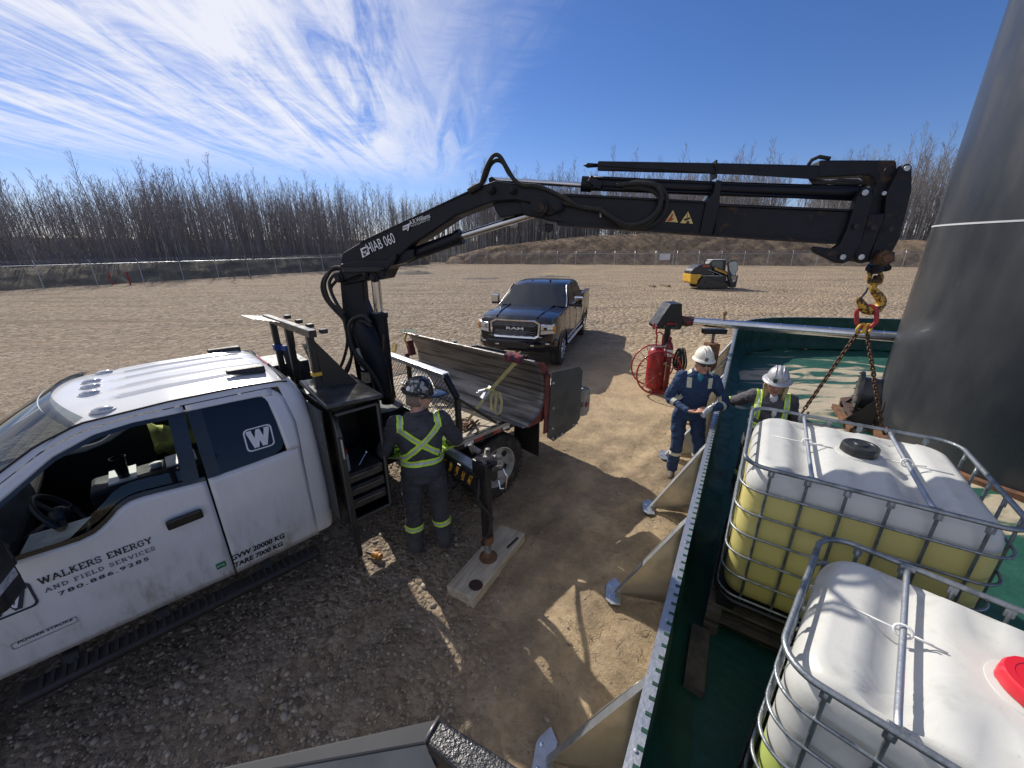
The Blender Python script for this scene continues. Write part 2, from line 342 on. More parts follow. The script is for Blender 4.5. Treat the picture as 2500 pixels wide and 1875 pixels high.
def ground_mat():
    m = bpy.data.materials.new('gravel_and_dirt'); m.use_nodes = True; nt = m.node_tree; b = nt.nodes['Principled BSDF']
    g = nd(nt, 'ShaderNodeNewGeometry'); pos = g.outputs['Position']; sp = nd(nt, 'ShaderNodeSeparateXYZ'); lk(nt, pos, sp.inputs[0])
    def nz(scale, detail=5, rough=.6, dist=0., st=None):
        src = pos
        if st: mp = nd(nt, 'ShaderNodeMapping'); mp.inputs['Scale'].default_value = st; lk(nt, pos, mp.inputs[0]); src = mp.outputs[0]
        n = nd(nt, 'ShaderNodeTexNoise'); lk(nt, src, n.inputs[0]); n.inputs['Scale'].default_value = scale; n.inputs['Detail'].default_value = detail; n.inputs['Roughness'].default_value = rough; n.inputs['Distortion'].default_value = dist
        return n.outputs[0]
    big = nz(.25, 4); mid = nz(1.7, 6, .65); fine = nz(19, 7, .72); grain = nz(70, 4, .7)
    # gravel lies to the left and far out, fine sandy dirt near the containment
    side = mth(nt, 'ADD', sp.outputs[0], mth(nt, 'MULTIPLY', sp.outputs[1], -.12))
    side = mth(nt, 'ADD', side, mth(nt, 'MULTIPLY', mth(nt, 'SUBTRACT', big, .5), 7.))
    far = mapr(nt, sp.outputs[1], 7, 15, 0, 1)
    grav = mth(nt, 'MAXIMUM', mapr(nt, side, -2.2, .3, 1, 0), mth(nt, 'MULTIPLY', far, mapr(nt, mth(nt, 'ADD', mid, big), .8, 1.25, 1., .4)))
    vo = nd(nt, 'ShaderNodeTexVoronoi', feature='F1'); vo.inputs['Scale'].default_value = 24; lk(nt, pos, vo.inputs[0])
    vo2 = nd(nt, 'ShaderNodeTexVoronoi', feature='F1'); vo2.inputs['Scale'].default_value = 8.5; lk(nt, pos, vo2.inputs[0])
    vo3 = nd(nt, 'ShaderNodeTexVoronoi', feature='F1'); vo3.inputs['Scale'].default_value = 6.5; vo3.inputs['Randomness'].default_value = 1; lk(nt, pos, vo3.inputs[0])
    hs = nd(nt, 'ShaderNodeSeparateColor'); lk(nt, vo.outputs['Color'], hs.inputs[0])
    hs2 = nd(nt, 'ShaderNodeSeparateColor'); lk(nt, vo2.outputs['Color'], hs2.inputs[0])
    hs3 = nd(nt, 'ShaderNodeSeparateColor'); lk(nt, vo3.outputs['Color'], hs3.inputs[0])
    dirt = mixc(nt, mapr(nt, mid, .3, .7), (.46, .345, .215), (.30, .22, .138))
    dirt = mixc(nt, mth(nt, 'MULTIPLY', mapr(nt, fine, .42, .68), .6), dirt, (.52, .41, .27))
    stone = mixc(nt, hs.outputs[0], (.135, .105, .08), (.40, .32, .24))
    stone = mixc(nt, mth(nt, 'MULTIPLY', mapr(nt, hs2.outputs[1], .55, 1., 0, 1), .5), stone, (.45, .385, .31))
    speck = mapr(nt, hs3.outputs[0], .45, .95, 0, .75); dspk = mapr(nt, hs3.outputs[1], .4, .9, 0, .6)
    stone = mixc(nt, mth(nt, 'MULTIPLY', speck, far), stone, (.46, .375, .285))
    stone = mixc(nt, mth(nt, 'MULTIPLY', dspk, far), stone, (.10, .078, .06))
    stone = mixc(nt, mapr(nt, mid, .35, .7, 0, .35), stone, (.24, .18, .125))
    clump = nz(5.5, 8, .75); stone = mixc(nt, mth(nt, 'MULTIPLY', mapr(nt, clump, .5, .66), mth(nt, 'ADD', mth(nt, 'MULTIPLY', far, .4), .25)), stone, (.12, .092, .07))
    col = mixc(nt, grav, dirt, stone)
    # driven arcs and damp patches far out
    tr = nz(.8, 7, .7, 1.0, (.07, 1, 1)); tr2 = nz(.35, 4, .6, 2.2, (.25, 1, 1)); damp = nz(.9, 5, .7, .6, (.3, 1, 1))
    col = mixc(nt, mth(nt, 'MULTIPLY', mapr(nt, tr, .52, .64), mth(nt, 'MULTIPLY', far, .6)), col, (.15, .112, .082))
    col = mixc(nt, mth(nt, 'MULTIPLY', mapr(nt, tr2, .5, .7), mth(nt, 'MULTIPLY', far, .35)), col, (.40, .315, .215))
    spot = mth(nt, 'MULTIPLY', mapr(nt, damp, .58, .66), mth(nt, 'MULTIPLY', mapr(nt, sp.outputs[1], 24, 30), mapr(nt, mth(nt, 'ABSOLUTE', mth(nt, 'SUBTRACT', sp.outputs[0], -2.)), 9, 16, 1, 0)))
    col = mixc(nt, mth(nt, 'MULTIPLY', spot, .8), col, (.09, .075, .06))
    # compacted darker earth in front of the truck
    dk = mth(nt, 'MULTIPLY', mapr(nt, mth(nt, 'ADD', mid, mth(nt, 'MULTIPLY', big, .6)), .62, .95, 0, .55), mapr(nt, sp.outputs[1], 5, 8, 1, 0))
    col = mixc(nt, dk, col, (.165, .13, .092))
    lk(nt, col, b.inputs['Base Color']); b.inputs['Roughness'].default_value = .95; b.inputs['Specular IOR Level'].default_value = .15
    hgt = mth(nt, 'ADD', mth(nt, 'MULTIPLY', fine, .7), mth(nt, 'MULTIPLY', grain, .35))
    peb = mth(nt, 'MULTIPLY', mth(nt, 'ADD', mth(nt, 'MULTIPLY', vo.outputs['Distance'], -1.1), mth(nt, 'MULTIPLY', vo2.outputs['Distance'], -1.2)), grav)
    hgt = mth(nt, 'ADD', hgt, peb)
    hgt = mth(nt, 'ADD', hgt, mth(nt, 'MULTIPLY', mth(nt, 'MULTIPLY', vo3.outputs['Distance'], -3.6), far))
    bp = nd(nt, 'ShaderNodeBump'); bp.inputs['Strength'].default_value = .9; bp.inputs['Distance'].default_value = .034; lk(nt, hgt, bp.inputs['Height']); lk(nt, bp.outputs[0], b.inputs['Normal'])
    return m
def build_ground():
    xs = axis(-4.2, 2.6, -420, 420, .032); ys = axis(.6, 5.6, -120, 600, .032)
    verts = [(x, y, gheight(x, y)) for y in ys for x in xs]; n = len(xs)
    faces = [(j*n+i, j*n+i+1, (j+1)*n+i+1, (j+1)*n+i) for j in range(len(ys)-1) for i in range(n-1)]
    me = bpy.data.meshes.new('ground'); me.from_pydata(verts, [], faces); me.materials.append(ground_mat()); me.shade_smooth()
    o = bpy.data.objects.new('ground', me); COL.objects.link(o); o['kind'] = 'structure'
build_ground()

# ------------------------------------------------------------ loose pebbles on the near ground (uncountable)
def build_gravel():
    rng = np.random.default_rng(3)
    t = (1+5**.5)/2
    ico = np.array([(-1, t, 0), (1, t, 0), (-1, -t, 0), (1, -t, 0), (0, -1, t), (0, 1, t), (0, -1, -t), (0, 1, -t), (t, 0, -1), (t, 0, 1), (-t, 0, -1), (-t, 0, 1)])/math.sqrt(1+t*t)
    tri = np.array([(0, 11, 5), (0, 5, 1), (0, 1, 7), (0, 7, 10), (0, 10, 11), (1, 5, 9), (5, 11, 4), (11, 10, 2), (10, 7, 6), (7, 1, 8), (3, 9, 4), (3, 4, 2), (3, 2, 6), (3, 6, 8), (3, 8, 9), (4, 9, 5), (2, 4, 11), (6, 2, 10), (8, 6, 7), (9, 8, 1)])
    P = []
    while len(P) < 32000:
        x = rng.uniform(-7.5, 2.2); y = .5+7.5*rng.random()**1.9
        side = x-.12*y+1.2*noise.noise((x*.5, y*.5, 3))+.5*noise.noise((x*2, y*2, 7))
        p = .98 if side < -1.1 else max(.03, .98*math.exp(-(side+1.1)*2.1))
        if rng.random() > p*min(1, (7.5+x)/2.5)*min(1, max(0, (8-y)/4)): continue
        wx = .51+.60*(y-.93)            # keep outside the containment wall
        if x > wx-.1: continue
        P.append((x, y, gheight(x, y), rng.random()))
    P = np.array(P); N = len(P)
    r = .003+.0036*rng.gamma(1.4, 1., N); r = np.minimum(r, .030)
    sc3 = np.stack([r*rng.uniform(.9, 1.5, N), r*rng.uniform(.7, 1.05, N), r*rng.uniform(.4, .75, N)], 1)
    a = rng.uniform(0, 2*pi, N); ca, sa = np.cos(a), np.sin(a)
    jit = 1+rng.uniform(-.22, .22, (N, 12, 1))
    L = ico[None]*jit*sc3[:, None]
    tilt = rng.uniform(-.35, .35, N)
    X = L[..., 0]*ca[:, None]-L[..., 1]*sa[:, None]; Y = L[..., 0]*sa[:, None]+L[..., 1]*ca[:, None]; Z = L[..., 2]+X*tilt[:, None]*.5
    co = np.stack([X+P[:, 0:1], Y+P[:, 1:2], Z+P[:, 2:3]+sc3[:, 2:3]*.25], -1).reshape(-1, 3)
    fs = (tri[None]+12*np.arange(N)[:, None, None]).reshape(-1, 3)
    me = bpy.data.meshes.new('gravel'); me.vertices.add(len(co)); me.vertices.foreach_set('co', co.ravel().astype(np.float32))
    me.loops.add(fs.size); me.loops.foreach_set('vertex_index', fs.ravel().astype(np.int32)); me.polygons.add(len(fs))
    me.polygons.foreach_set('loop_start', np.arange(0, fs.size, 3, dtype=np.int32)); me.update(calc_edges=True)
    at = me.attributes.new('tone', 'FLOAT', 'POINT'); at.data.foreach_set('value', np.repeat(P[:, 3], 12).astype(np.float32))
    me.shade_smooth()
    m = bpy.data.materials.new('pebble'); m.use_nodes = True; nt = m.node_tree; b = nt.nodes['Principled BSDF']
    an = nd(nt, 'ShaderNodeAttribute', attribute_name='tone'); cr = nd(nt, 'ShaderNodeValToRGB'); lk(nt, an.outputs['Fac'], cr.inputs[0])
    el = cr.color_ramp.elements; el[0].color = (.17, .14, .11, 1); el[1].color = (.40, .345, .28, 1)
    for p, c in ((.35, (.25, .21, .17)), (.6, (.32, .255, .185)), (.8, (.30, .265, .225)), (.93, (.35, .30, .235))): e = el.new(p); e.color = (*c, 1)
    lk(nt, cr.outputs[0], b.inputs['Base Color']); b.inputs['Roughness'].default_value = .8
    me.materials.append(m); o = bpy.data.objects.new('gravel', me); COL.objects.link(o)
    tag(o, 'loose grey and tan pebbles strewn over the ground beside the white truck', 'gravel', kind='stuff')
build_gravel()

# ------------------------------------------------------------ perimeter: fence line, berms, bare wood
FL = [V(-58, -6, 0), V(-36.8, 30, 0), V(-24.4, 51.9, 0), V(-13, 72.3, 0)]
FR = [V(-13, 72.3, 0), V(12.4, 65.3, 0), V(27.6, 60.2, 0), V(43.3, 56.2, 0), V(62, 46, 0), V(84, 30, 0)]
def along(path, step):
    out = []; carry = 0.
    for a, b in zip(path, path[1:]):
        L = (b-a).length; t = carry
        while t < L: out.append((a+(b-a)*(t/L), (b-a).normalized())); t += step
        carry = t-L
    return out
def outward(t): return V(-t.y, t.x, 0)          # away from the yard (yard lies on the right-hand side of each path)
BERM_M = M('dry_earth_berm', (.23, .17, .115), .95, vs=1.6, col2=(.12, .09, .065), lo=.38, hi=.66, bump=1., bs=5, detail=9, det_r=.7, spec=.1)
BERM_D = M('dark_grassy_berm', (.17, .145, .105), .95, vs=1.1, col2=(.09, .08, .06), lo=.35, hi=.68, bump=1., bs=6, detail=9, spec=.1)  # darker earth tone for the low left bank
def berm(name, path, hfun, mat, w0=2.2, seed=0, top=3.):
    rows = []
    tot = 0.
    for p, t in along(path, .7):
        o = outward(t); tot += .7; h = hfun(p); row = []
        prof = [(0, -.1), (.5, .02), (1.3, .22), (2.2, .45), (3.2, .68), (4.4, .9), (5.6, 1.), (5.6+top, 1.02), (7.5+top, .8), (11+top, .35), (16+top, .05), (19+top, -.3)]
        for i in range(len(prof)-1):
            for k in range(3):
                f = k/3; d = prof[i][0]*(1-f)+prof[i+1][0]*f; z = prof[i][1]*(1-f)+prof[i+1][1]*f
                q = p+o*(w0+d*max(.55, h/4)); zz = z*h
                amp = min(1, max(0, z*3))
                zz += amp*(.14*noise.noise((q.x*.3, q.y*.3, seed))+.17*noise.noise((q.x*1.3, q.y*1.3, zz*1.5+seed))+.14*noise.noise((q.x*3.1, q.y*3.1, zz*2)))*min(1., .3+h/5)
                q = q+o*(amp*.5*noise.noise((q.x*.9, q.y*.9, 3+seed)))
                row.append((q.x, q.y, zz))
        rows.append(row)
    mb = MB(); mb.grid(rows); o = mb.build(name, mat, smooth=180); o['kind'] = 'structure'; return o
def hR(p):
    az = math.degrees(math.atan2(p.x, p.y))
    return float(np.interp(az, [-11, -9, -5, 3, 10, 17, 24, 31, 37, 44, 60], [.9, 1.6, 2.9, 3.9, 4.6, 4.9, 4.8, 4.4, 3.9, 3.4, 3.2]))
def hL(p):
    az = math.degrees(math.atan2(p.x, p.y))
    return float(np.interp(az, [-80, -52, -44, -29, -20, -9], [1.4, 1.5, 1.6, 1.75, 2.0, 2.2]))
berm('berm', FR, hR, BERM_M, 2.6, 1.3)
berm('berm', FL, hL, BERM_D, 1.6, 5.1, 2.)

def fence(name, path, label, step=3.05):
    t = thing(name, label, 'fence', path[1], world=True)
    pts = along(path, step); mesh = MB(); wires = MB()
    gp = MB(); gp.tube([(0, 0, -.1), (0, 0, 1.86)], .032, 6); gp.tube([(0, 0, 1.86), (0, .26, 2.16)], .02, 5)
    me = None
    for p, d in pts:
        q = MB(); q.v = list(gp.v); q.f = list(gp.f); q.mi = list(gp.mi)
        if me is None:
            o = q.build('post', GALV); me = o.data
        else:
            o = bpy.data.objects.new('post', me); COL.objects.link(o)
        o.parent = t; o.location = p-path[1]; o.rotation_euler = (0, 0, math.atan2(outward(d).y, outward(d).x)-pi/2)
    for (p, d), (q, e) in zip(pts, pts[1:]):
        rail = MB(); rail.tube([p+V(0, 0, 1.80), q+V(0, 0, 1.80)], .024, 5); rail.build('top_rail', GALV, t)
        L = (q-p).length; dd = (q-p)/L; z0, z1 = .05, 1.78; n = int(L/.19)
        for i in range(-9, n+1):         # chain-link wires, both diagonals
            for sg in (1, -1):
                a0 = i*.19; 
                xa, xb = (a0, a0+1.73) if sg > 0 else (a0+1.73, a0)
                za, zb = z0, z1
                xs = sorted((xa, xb)); 
                if xs[1] <= 0 or xs[0] >= L: continue
                def cl(xx): 
                    f = (xx-xa)/(xb-xa); return za+(zb-za)*f
                x_1, x_2 = max(0, xs[0]), min(L, xs[1])
                A = p+dd*x_1+V(0, 0, cl(x_1)); B = p+dd*x_2+V(0, 0, cl(x_2)); w = V(0, 0, .0035)
                mesh.add([A-w, B-w, B+w, A+w], [(0, 1, 2, 3)])
        oa, ob = outward(d), outward(e)
        for k in (.35, .7, 1.):
            wires.bar(p+oa*.26*k+V(0, 0, 1.86+.3*k), q+ob*.26*k+V(0, 0, 1.86+.3*k), .008, .008)
    mesh.build('chain_link_mesh', GALV, t, kind='stuff'); wires.build('barbed_wire', GALV, t)
    return t
fence('chain_link_fence', FL, 'grey chain link fence in front of the low dark bank on the left')
fence('chain_link_fence', FR, 'grey chain link fence along the foot of the tall earth berm')
# sign panel on the right fence and two red marker posts by the left one
sp_ = gz(1631, 650); t = thing('fence_sign', 'white rectangular sign panel hung on the fence below the berm', 'sign', (sp_.x, 62.2, 0), R(-16))
mb = MB(); mb.bx(-.75, .75, -.02, .02, .85, 1.75); mb.build('panel', M('sign_white', (.62, .63, .64), .5, vs=3, col2=(.45, .46, .47)), t, bevel=.01)
for x in (-1.2, 1.2): mb = MB(); mb.tube([(x, .05, 0), (x, .05, 2.3)], .04, 6); mb.build('post', GALV, t)
for px_, lb in ((275, 'red marker post by the left fence, nearer the picture edge'), (319, 'red marker post by the left fence, nearer the crane')):
    p = gz(px_, 696); mb = MB(); mb.lathe([(.05, 0), (.055, .1), (.055, .95), (.07, 1.), (.07, 1.1), (.03, 1.15)], p, n=10); mb.bar(p+V(-.12, 0, .75), p+V(.12, 0, .75), .05, .05); solo(mb, 'marker_post', RED, lb, 'post', p, 'red marker posts by the left fence', smooth=40)

# ------------------------------------------------------------ leafless aspens
BARK = M('aspen_bark', (.36, .34, .32), .9, vs=1.6, col2=(.17, .16, .15), lo=.35, hi=.65, bump=.4, bs=8, stretch=(1, 1, .25))
TWIG = M('bare_twigs', (.28, .255, .255), .9, vs=.8, col2=(.19, .17, .17))
def tree_meshes(seed, H=12., nbr=None):
    rg = random.Random(seed); tr = MB(); cr = MB()
    lean = V(rg.uniform(-.03, .03), rg.uniform(-.03, .03), 1); wob = [V(rg.uniform(-.12, .12), rg.uniform(-.12, .12), 0) for _ in range(7)]
    pts = [lean*(H*i/6)+wob[i]*(i/3 if i < 6 else 1.8) for i in range(7)]; r0 = rg.uniform(.062, .10)
    tr.tube(pts, [r0*(1-.86*i/6) for i in range(7)], 5, caps=False)
    def at(f):
        k = min(int(f*6), 5); return pts[k].lerp(pts[k+1], f*6-k)
    nb = nbr or rg.randint(34, 46)
    for i in range(nb):
        f = .22+.77*((i+rg.random())/nb)**.75; p = at(f); a = rg.uniform(0, 2*pi); L = (1.05-f)*H*.17*rg.uniform(.6, 1.35)+.35
        up = rg.uniform(.65, 1.5)*(.8+.5*f)
        d = V(math.cos(a), math.sin(a), up).normalized(); m_ = p+d*L*.5+V(0, 0, .05*L); e = p+d*L+V(0, 0, .22*L)
        rr = .008+.010*(1-f)
        if f < .4 and rg.random() < .6: L *= .5
        cr.tube([p, m_, e], [rr*1.4, rr, .006], 3, caps=False)
        for j in range(rg.randint(3, 5)):
            q = m_.lerp(e, rg.uniform(-.5, .95)) if j else m_; b = a+rg.uniform(-1.3, 1.3); l2 = L*rg.uniform(.25, .5)
            dd = V(math.cos(b), math.sin(b), rg.uniform(.7, 1.8)).normalized(); e2 = q+dd*l2
            cr.tube([q, e2], [rr*.75, .005], 3, caps=False)
            if rg.random() < .7:
                c = b+rg.uniform(-1, 1); q3 = q.lerp(e2, .5); cr.tube([q3, q3+V(math.cos(c), math.sin(c), rg.uniform(.6, 1.8)).normalized()*l2*.6], [rr*.6, .004], 3, caps=False)
    return tr, cr
def zone_pts():
    """candidate spots: left stand behind the low bank, right stand behind the tall berm"""
    rg = random.Random(21); L = []
    for path, lo, hi, n, hf in ((FL, 6.5, 26, 420, hL), (FR, 13.5, 36, 560, hR)):
        base = along(path, .5)
        for _ in range(n):
            p, d = rg.choice(base); dep = lo+(hi-lo)*rg.random()**1.4; q = p+outward(d)*dep+d*rg.uniform(-2, 2)
            L.append((q, dep, path is FL))
    return L
def lsc(q): return float(np.interp(math.degrees(math.atan2(q.x, q.y)), [-54, -47, -38, -20, -8], [.70, .76, .92, .96, 1.12]))
def build_trees():
    protos = []; cand = zone_pts(); rg = random.Random(5)
    vis = [(q, dep, l) for q, dep, l in cand if abs(math.degrees(math.atan2(q.x, q.y))) < 54 and q.y > 5]
    vis.sort(key=lambda a: a[1]-(3 if a[2] else 0)+a[0].length*.12)
    near = vis[:296]; rest = vis[296:]
    lab = {True: 'slender bare aspen in the dense stand behind the left fence', False: 'slender bare aspen standing behind the tall earth berm'}
    grp = {True: 'bare aspens behind the left fence', False: 'bare aspens behind the berm'}
    for k in range(9):
        H = 12*rg.uniform(.92, 1.1); tr, cr = tree_meshes(100+k, H)
        t = thing('aspen_tree', 'x', 'tree'); tr.build('trunk', BARK, t, smooth=180); cr.build('crown', TWIG, t); protos.append(t)
    used = set()
    for i, (q, dep, l) in enumerate(near):
        k = i % 9; s = rg.uniform(.86, 1.04)*(lsc(q) if l else 1.3); z = -.1 if l else .2+max(0, 2.4-(dep-13)*.18)*.4
        loc = (q.x, q.y, z); rz = rg.uniform(0, 6.28); sc_ = (s, s, s*rg.uniform(.93, 1.08))
        if k not in used:
            t = protos[k]; t.location = loc; t.rotation_euler = (0, 0, rz); t.scale = sc_; tag(t, lab[l], None, grp[l]); used.add(k)
        else: dup(protos[k], loc, rz, sc_, lab[l], grp[l])
    # the deeper part of the wood, one mass
    mb = MB(); rg2 = random.Random(9)
    simple = []
    for k in range(5):
        tr, cr = tree_meshes(300+k, 12, 22); simple.append((np.array(tr.v), tr.f, np.array(cr.v), cr.f))
    vs, fs, mi, off = [], [], [], 0
    pts = [(q, dep, l) for q, dep, l in rest]
    for path in (FL, FR):
        base = along(path, .5)
        for _ in range(1900):
            p, d = rg2.choice(base); dep = rg2.uniform(16 if path is FR else 8, 46); pts.append((p+outward(d)*dep, dep, path is FL))
    for _ in range(800):
        a_ = R(rg2.uniform(-16, 12)); rr_ = rg2.uniform(84, 112); pts.append((V(math.sin(a_)*rr_, math.cos(a_)*rr_, 0), 30, True))
    for q, dep, l in pts:
        if abs(math.degrees(math.atan2(q.x, q.y))) > 57: continue
        tv, tf, cv, cf = simple[rg2.randrange(5)]; a = rg2.uniform(0, 6.28); s = rg2.uniform(.8, 1.06)*(lsc(q) if l else 1.32)
        rot = np.array([[math.cos(a), -math.sin(a), 0], [math.sin(a), math.cos(a), 0], [0, 0, 1]])*s
        for v_, f_, mm in ((tv, tf, 0), (cv, cf, 1)):
            if mm == 1 and dep > 24: f_ = f_[len(f_)//2:]
            vs.append(v_ @ rot.T+np.array([q.x, q.y, 0])); fs.append(np.array([f for f in f_ if len(f) == 4])+off); mi.append(np.full(len(fs[-1]), mm)); off += len(v_)
    co = np.concatenate(vs); fa = np.concatenate(fs); mi = np.concatenate(mi)
    me = bpy.data.meshes.new('wood'); me.vertices.add(len(co)); me.vertices.foreach_set('co', co.ravel().astype(np.float32)); me.loops.add(fa.size); me.loops.foreach_set('vertex_index', fa.ravel().astype(np.int32))
    me.polygons.add(len(fa)); me.polygons.foreach_set('loop_start', np.arange(0, fa.size, 4, dtype=np.int32)); me.materials.append(BARK); me.materials.append(TWIG); me.polygons.foreach_set('material_index', mi.astype(np.int32)); me.update(calc_edges=True)
    o = bpy.data.objects.new('bare_wood', me); COL.objects.link(o); tag(o, 'deep mass of leafless trees filling the wood behind the front row', 'wood', kind='stuff')
    # brushy undergrowth along the wood's edge
    ub = MB(); rg3 = random.Random(4)
    for path, lo, hi, n in ((FL, 5.5, 14, 4200), (FR, 12, 24, 2600)):
        base = along(path, .3)
        for _ in range(n):
            p, d = rg3.choice(base); q = p+outward(d)*rg3.uniform(lo, hi)
            if abs(math.degrees(math.atan2(q.x, q.y))) > 55: continue
            for _k in range(3):
                a = rg3.uniform(0, 6.28); h = rg3.uniform(.9, 3.4); e = q+V(math.cos(a)*h*.3, math.sin(a)*h*.3, h+(.8 if path is FL else 2.))
                ub.tube([q, q.lerp(e, .5)+V(0, 0, .1), e], [.016, .011, .004], 3, caps=False)
    o = ub.build('brush', TWIG); tag(o, 'grey leafless brush along the edge of the wood', 'brush', kind='stuff')
build_trees()
def forest_backdrop():  # dark rise added to close the bright gap behind the trunks
    def rng_at(az):
        d = V(math.sin(az), math.cos(az), 0); best = 80.
        for path in (FL, FR):
            for a, b in zip(path, path[1:]):
                e = b-a; den = d.x*e.y-d.y*e.x
                if abs(den) < 1e-6: continue
                t = (a.x*e.y-a.y*e.x)/den; u = (a.x*d.y-a.y*d.x)/den
                if t > 0 and -.01 <= u <= 1.01: best = min(best, t)
        return best
    rows = []
    for k in range(-124, 125):
        az = R(k*.5); r0 = rng_at(az)+(11 if k < -16 else 19); row = []
        for j in range(14):
            t = j/13; r = r0+62*t; x, y = math.sin(az)*r, math.cos(az)*r; row.append((x, y, -.12+5.2*t**1.15+.35*noise.noise((x*.15, y*.15, 2))*min(1, t*5)))
        rows.append(row)
    q = MB(); q.grid(rows); o = q.build('forest_backdrop', M('backdrop_leaf_litter', (.085, .07, .055), .95, vs=.7, col2=(.05, .042, .035), bump=1., bs=3, spec=.05), smooth=180); o['kind'] = 'structure'
forest_backdrop()
# small dirt heap and loose boards out in the yard
def heap(px_, py_, w, h, seed, label):
    c = gz(px_, py_); mb = MB(); rows = []
    for j in range(15):
        rows.append([])
        for i in range(25):
            x = (i/24-.5)*2; y = (j/14-.5)*2; f = max(0, 1-x*x-y*y); z = h*f**1.1*(.55+.9*abs(noise.noise((x*2.4+seed, y*2.4, seed))))+.12*h*f*noise.noise((x*9, y*9, seed))
            rows[-1].append((c.x+x*w, c.y+y*w*.6, z-.05))
    mb.grid(rows); solo(mb, 'dirt_heap', M('dark_earth', (.085, .07, .055), .95, vs=6, col2=(.05, .042, .035), bump=1., bs=14), label, 'dirt heap', c, smooth=180)
heap(1010, 668, 2.6, .55, 1.1, 'low heap of dark earth near the fence behind the crane')
heap(1350, 676, 2.2, .16, 2.4, 'flat spread of dark churned earth behind the navy pickup')
heap(1170, 680, 2.6, .12, 5.4, 'thin patch of dark churned earth between the crane and the navy pickup')
for (a, b), lb in ((((1585, 699), (1598, 701)), 'short grey timber lying on the gravel, farthest from the skid steer'), (((1612, 696), (1634, 700)), 'longer grey timber lying on the gravel beside the skid steer')):
    pa, pb = gz(*a), gz(*b); mb = MB(); mb.bar(pa+V(0, 0, .06), pb+V(0, 0, .06), .2, .12); mb.bar(pa+V(.3, .6, .05), pb+V(.2, .9, .05), .14, .1); solo(mb, 'timber', WOOD, lb, 'timber', (pa.x, pa.y, 0), 'timbers by the skid steer', bevel=.01)

# ------------------------------------------------------------ white flat-deck truck
TO = V(-.95, 4.83, 0); TH = V(-.72, -.694, 0).normalized(); TL = V(-TH.y, TH.x, 0); TRZ = math.atan2(TH.y, TH.x)
def tl(p): q = V(p)-TO; return V(q.dot(TH), q.dot(TL), p[2])          # world -> truck (u forward, v left, w up)
def tw(p): return TO+TH*p[0]+TL*p[1]+V(0, 0, p[2])
def tv_(px_, py_, v): return tl(gpl(px_, py_, TO+TL*v, TL))
def tu_(px_, py_, u): return tl(gpl(px_, py_, TO+TH*u, TH))
def tz_(px_, py_, w): return tl(gz(px_, py_, w))
CL = tl(V(0, 0, CAMH)); CC = .08; HB = .87                            # camera in truck space, cab centre and half width
def prof(w):
    if w < 1.36: return CC+HB-.035*((w-1.0)/.42)**2
    return CC+HB-.026-.165*((w-1.36)/.56)-.02*max(0, (w-1.8)/.15)**2
def S1(u1, w1, off=0., sg=1):
    """measured point on the plane v=1 -> point on the cab's side surface (sg=-1: the far side)"""
    v = .95
    for _ in range(8):
        k = (CL.y-v)/(CL.y-1.0); w = CAMH-(CAMH-w1)*k; u = CL.x-(CL.x-u1)*k; v = prof(w)
    v += off
    return V(u, v if sg > 0 else 2*CC-v, w)
def itp(x, pts): return float(np.interp(x, [p[0] for p in sorted(pts)], [p[1] for p in sorted(pts)]))
BOT = [(4.3, .60), (3.74, .58), (2.62, .55), (1.88, .56)]
BELT = [(4.3, 1.25), (3.9, 1.265), (3.47, 1.28), (3.24, 1.27), (3.17, 1.285), (3.10, 1.335), (3.04, 1.395), (2.98, 1.42), (2.92, 1.422), (2.6, 1.39), (2.25, 1.405), (2.10, 1.41), (1.88, 1.42)]
WTOP = [(4.05, 1.32), (3.75, 1.44), (3.44, 1.63), (3.20, 1.81), (3.02, 1.885), (2.85, 1.905), (2.69, 1.90), (2.59, 1.90), (2.18, 1.89), (2.10, 1.88)]
DTOP = [(4.15, 1.36), (3.8, 1.50), (3.48, 1.685), (3.22, 1.862), (3.04, 1.925), (2.85, 1.945), (2.6, 1.945), (2.13, 1.94), (2.03, 1.93)]
DRIP = [(4.25, 1.38), (3.85, 1.53), (3.52, 1.72), (3.24, 1.905), (3.06, 1.975), (2.67, 1.998), (2.3, 1.998), (2.02, 1.98), (1.95, 1.95)]
def strip(mb, ca, cb, n, us, sg, off=0.):
    rows = []
    for u in us:
        a, b = ca(u), cb(u)
        rows.append([S1(a[0]+(b[0]-a[0])*k/n, a[1]+(b[1]-a[1])*k/n, off, sg) for k in range(n+1)])
    mb.grid(rows)
def cv(pts): return lambda u: (u, itp(u, pts))
def lin(a, b, n): return [a+(b-a)*i/n for i in range(n+1)]
def loftpoly(mb, pts, sg, off): mb.add([S1(*p, off, sg) for p in pts], [tuple(range(len(pts)))])
truck = thing('flat_deck_truck', 'white extended cab work truck with a wooden flat deck, lettered doors', 'truck', TO, TRZ)
TRIM = M('gloss_black_trim', (.012, .012, .014), .18, var=.2)
PRIV = M('privacy_glass', (.005, .006, .010), .05, var=.1, spec=.35)
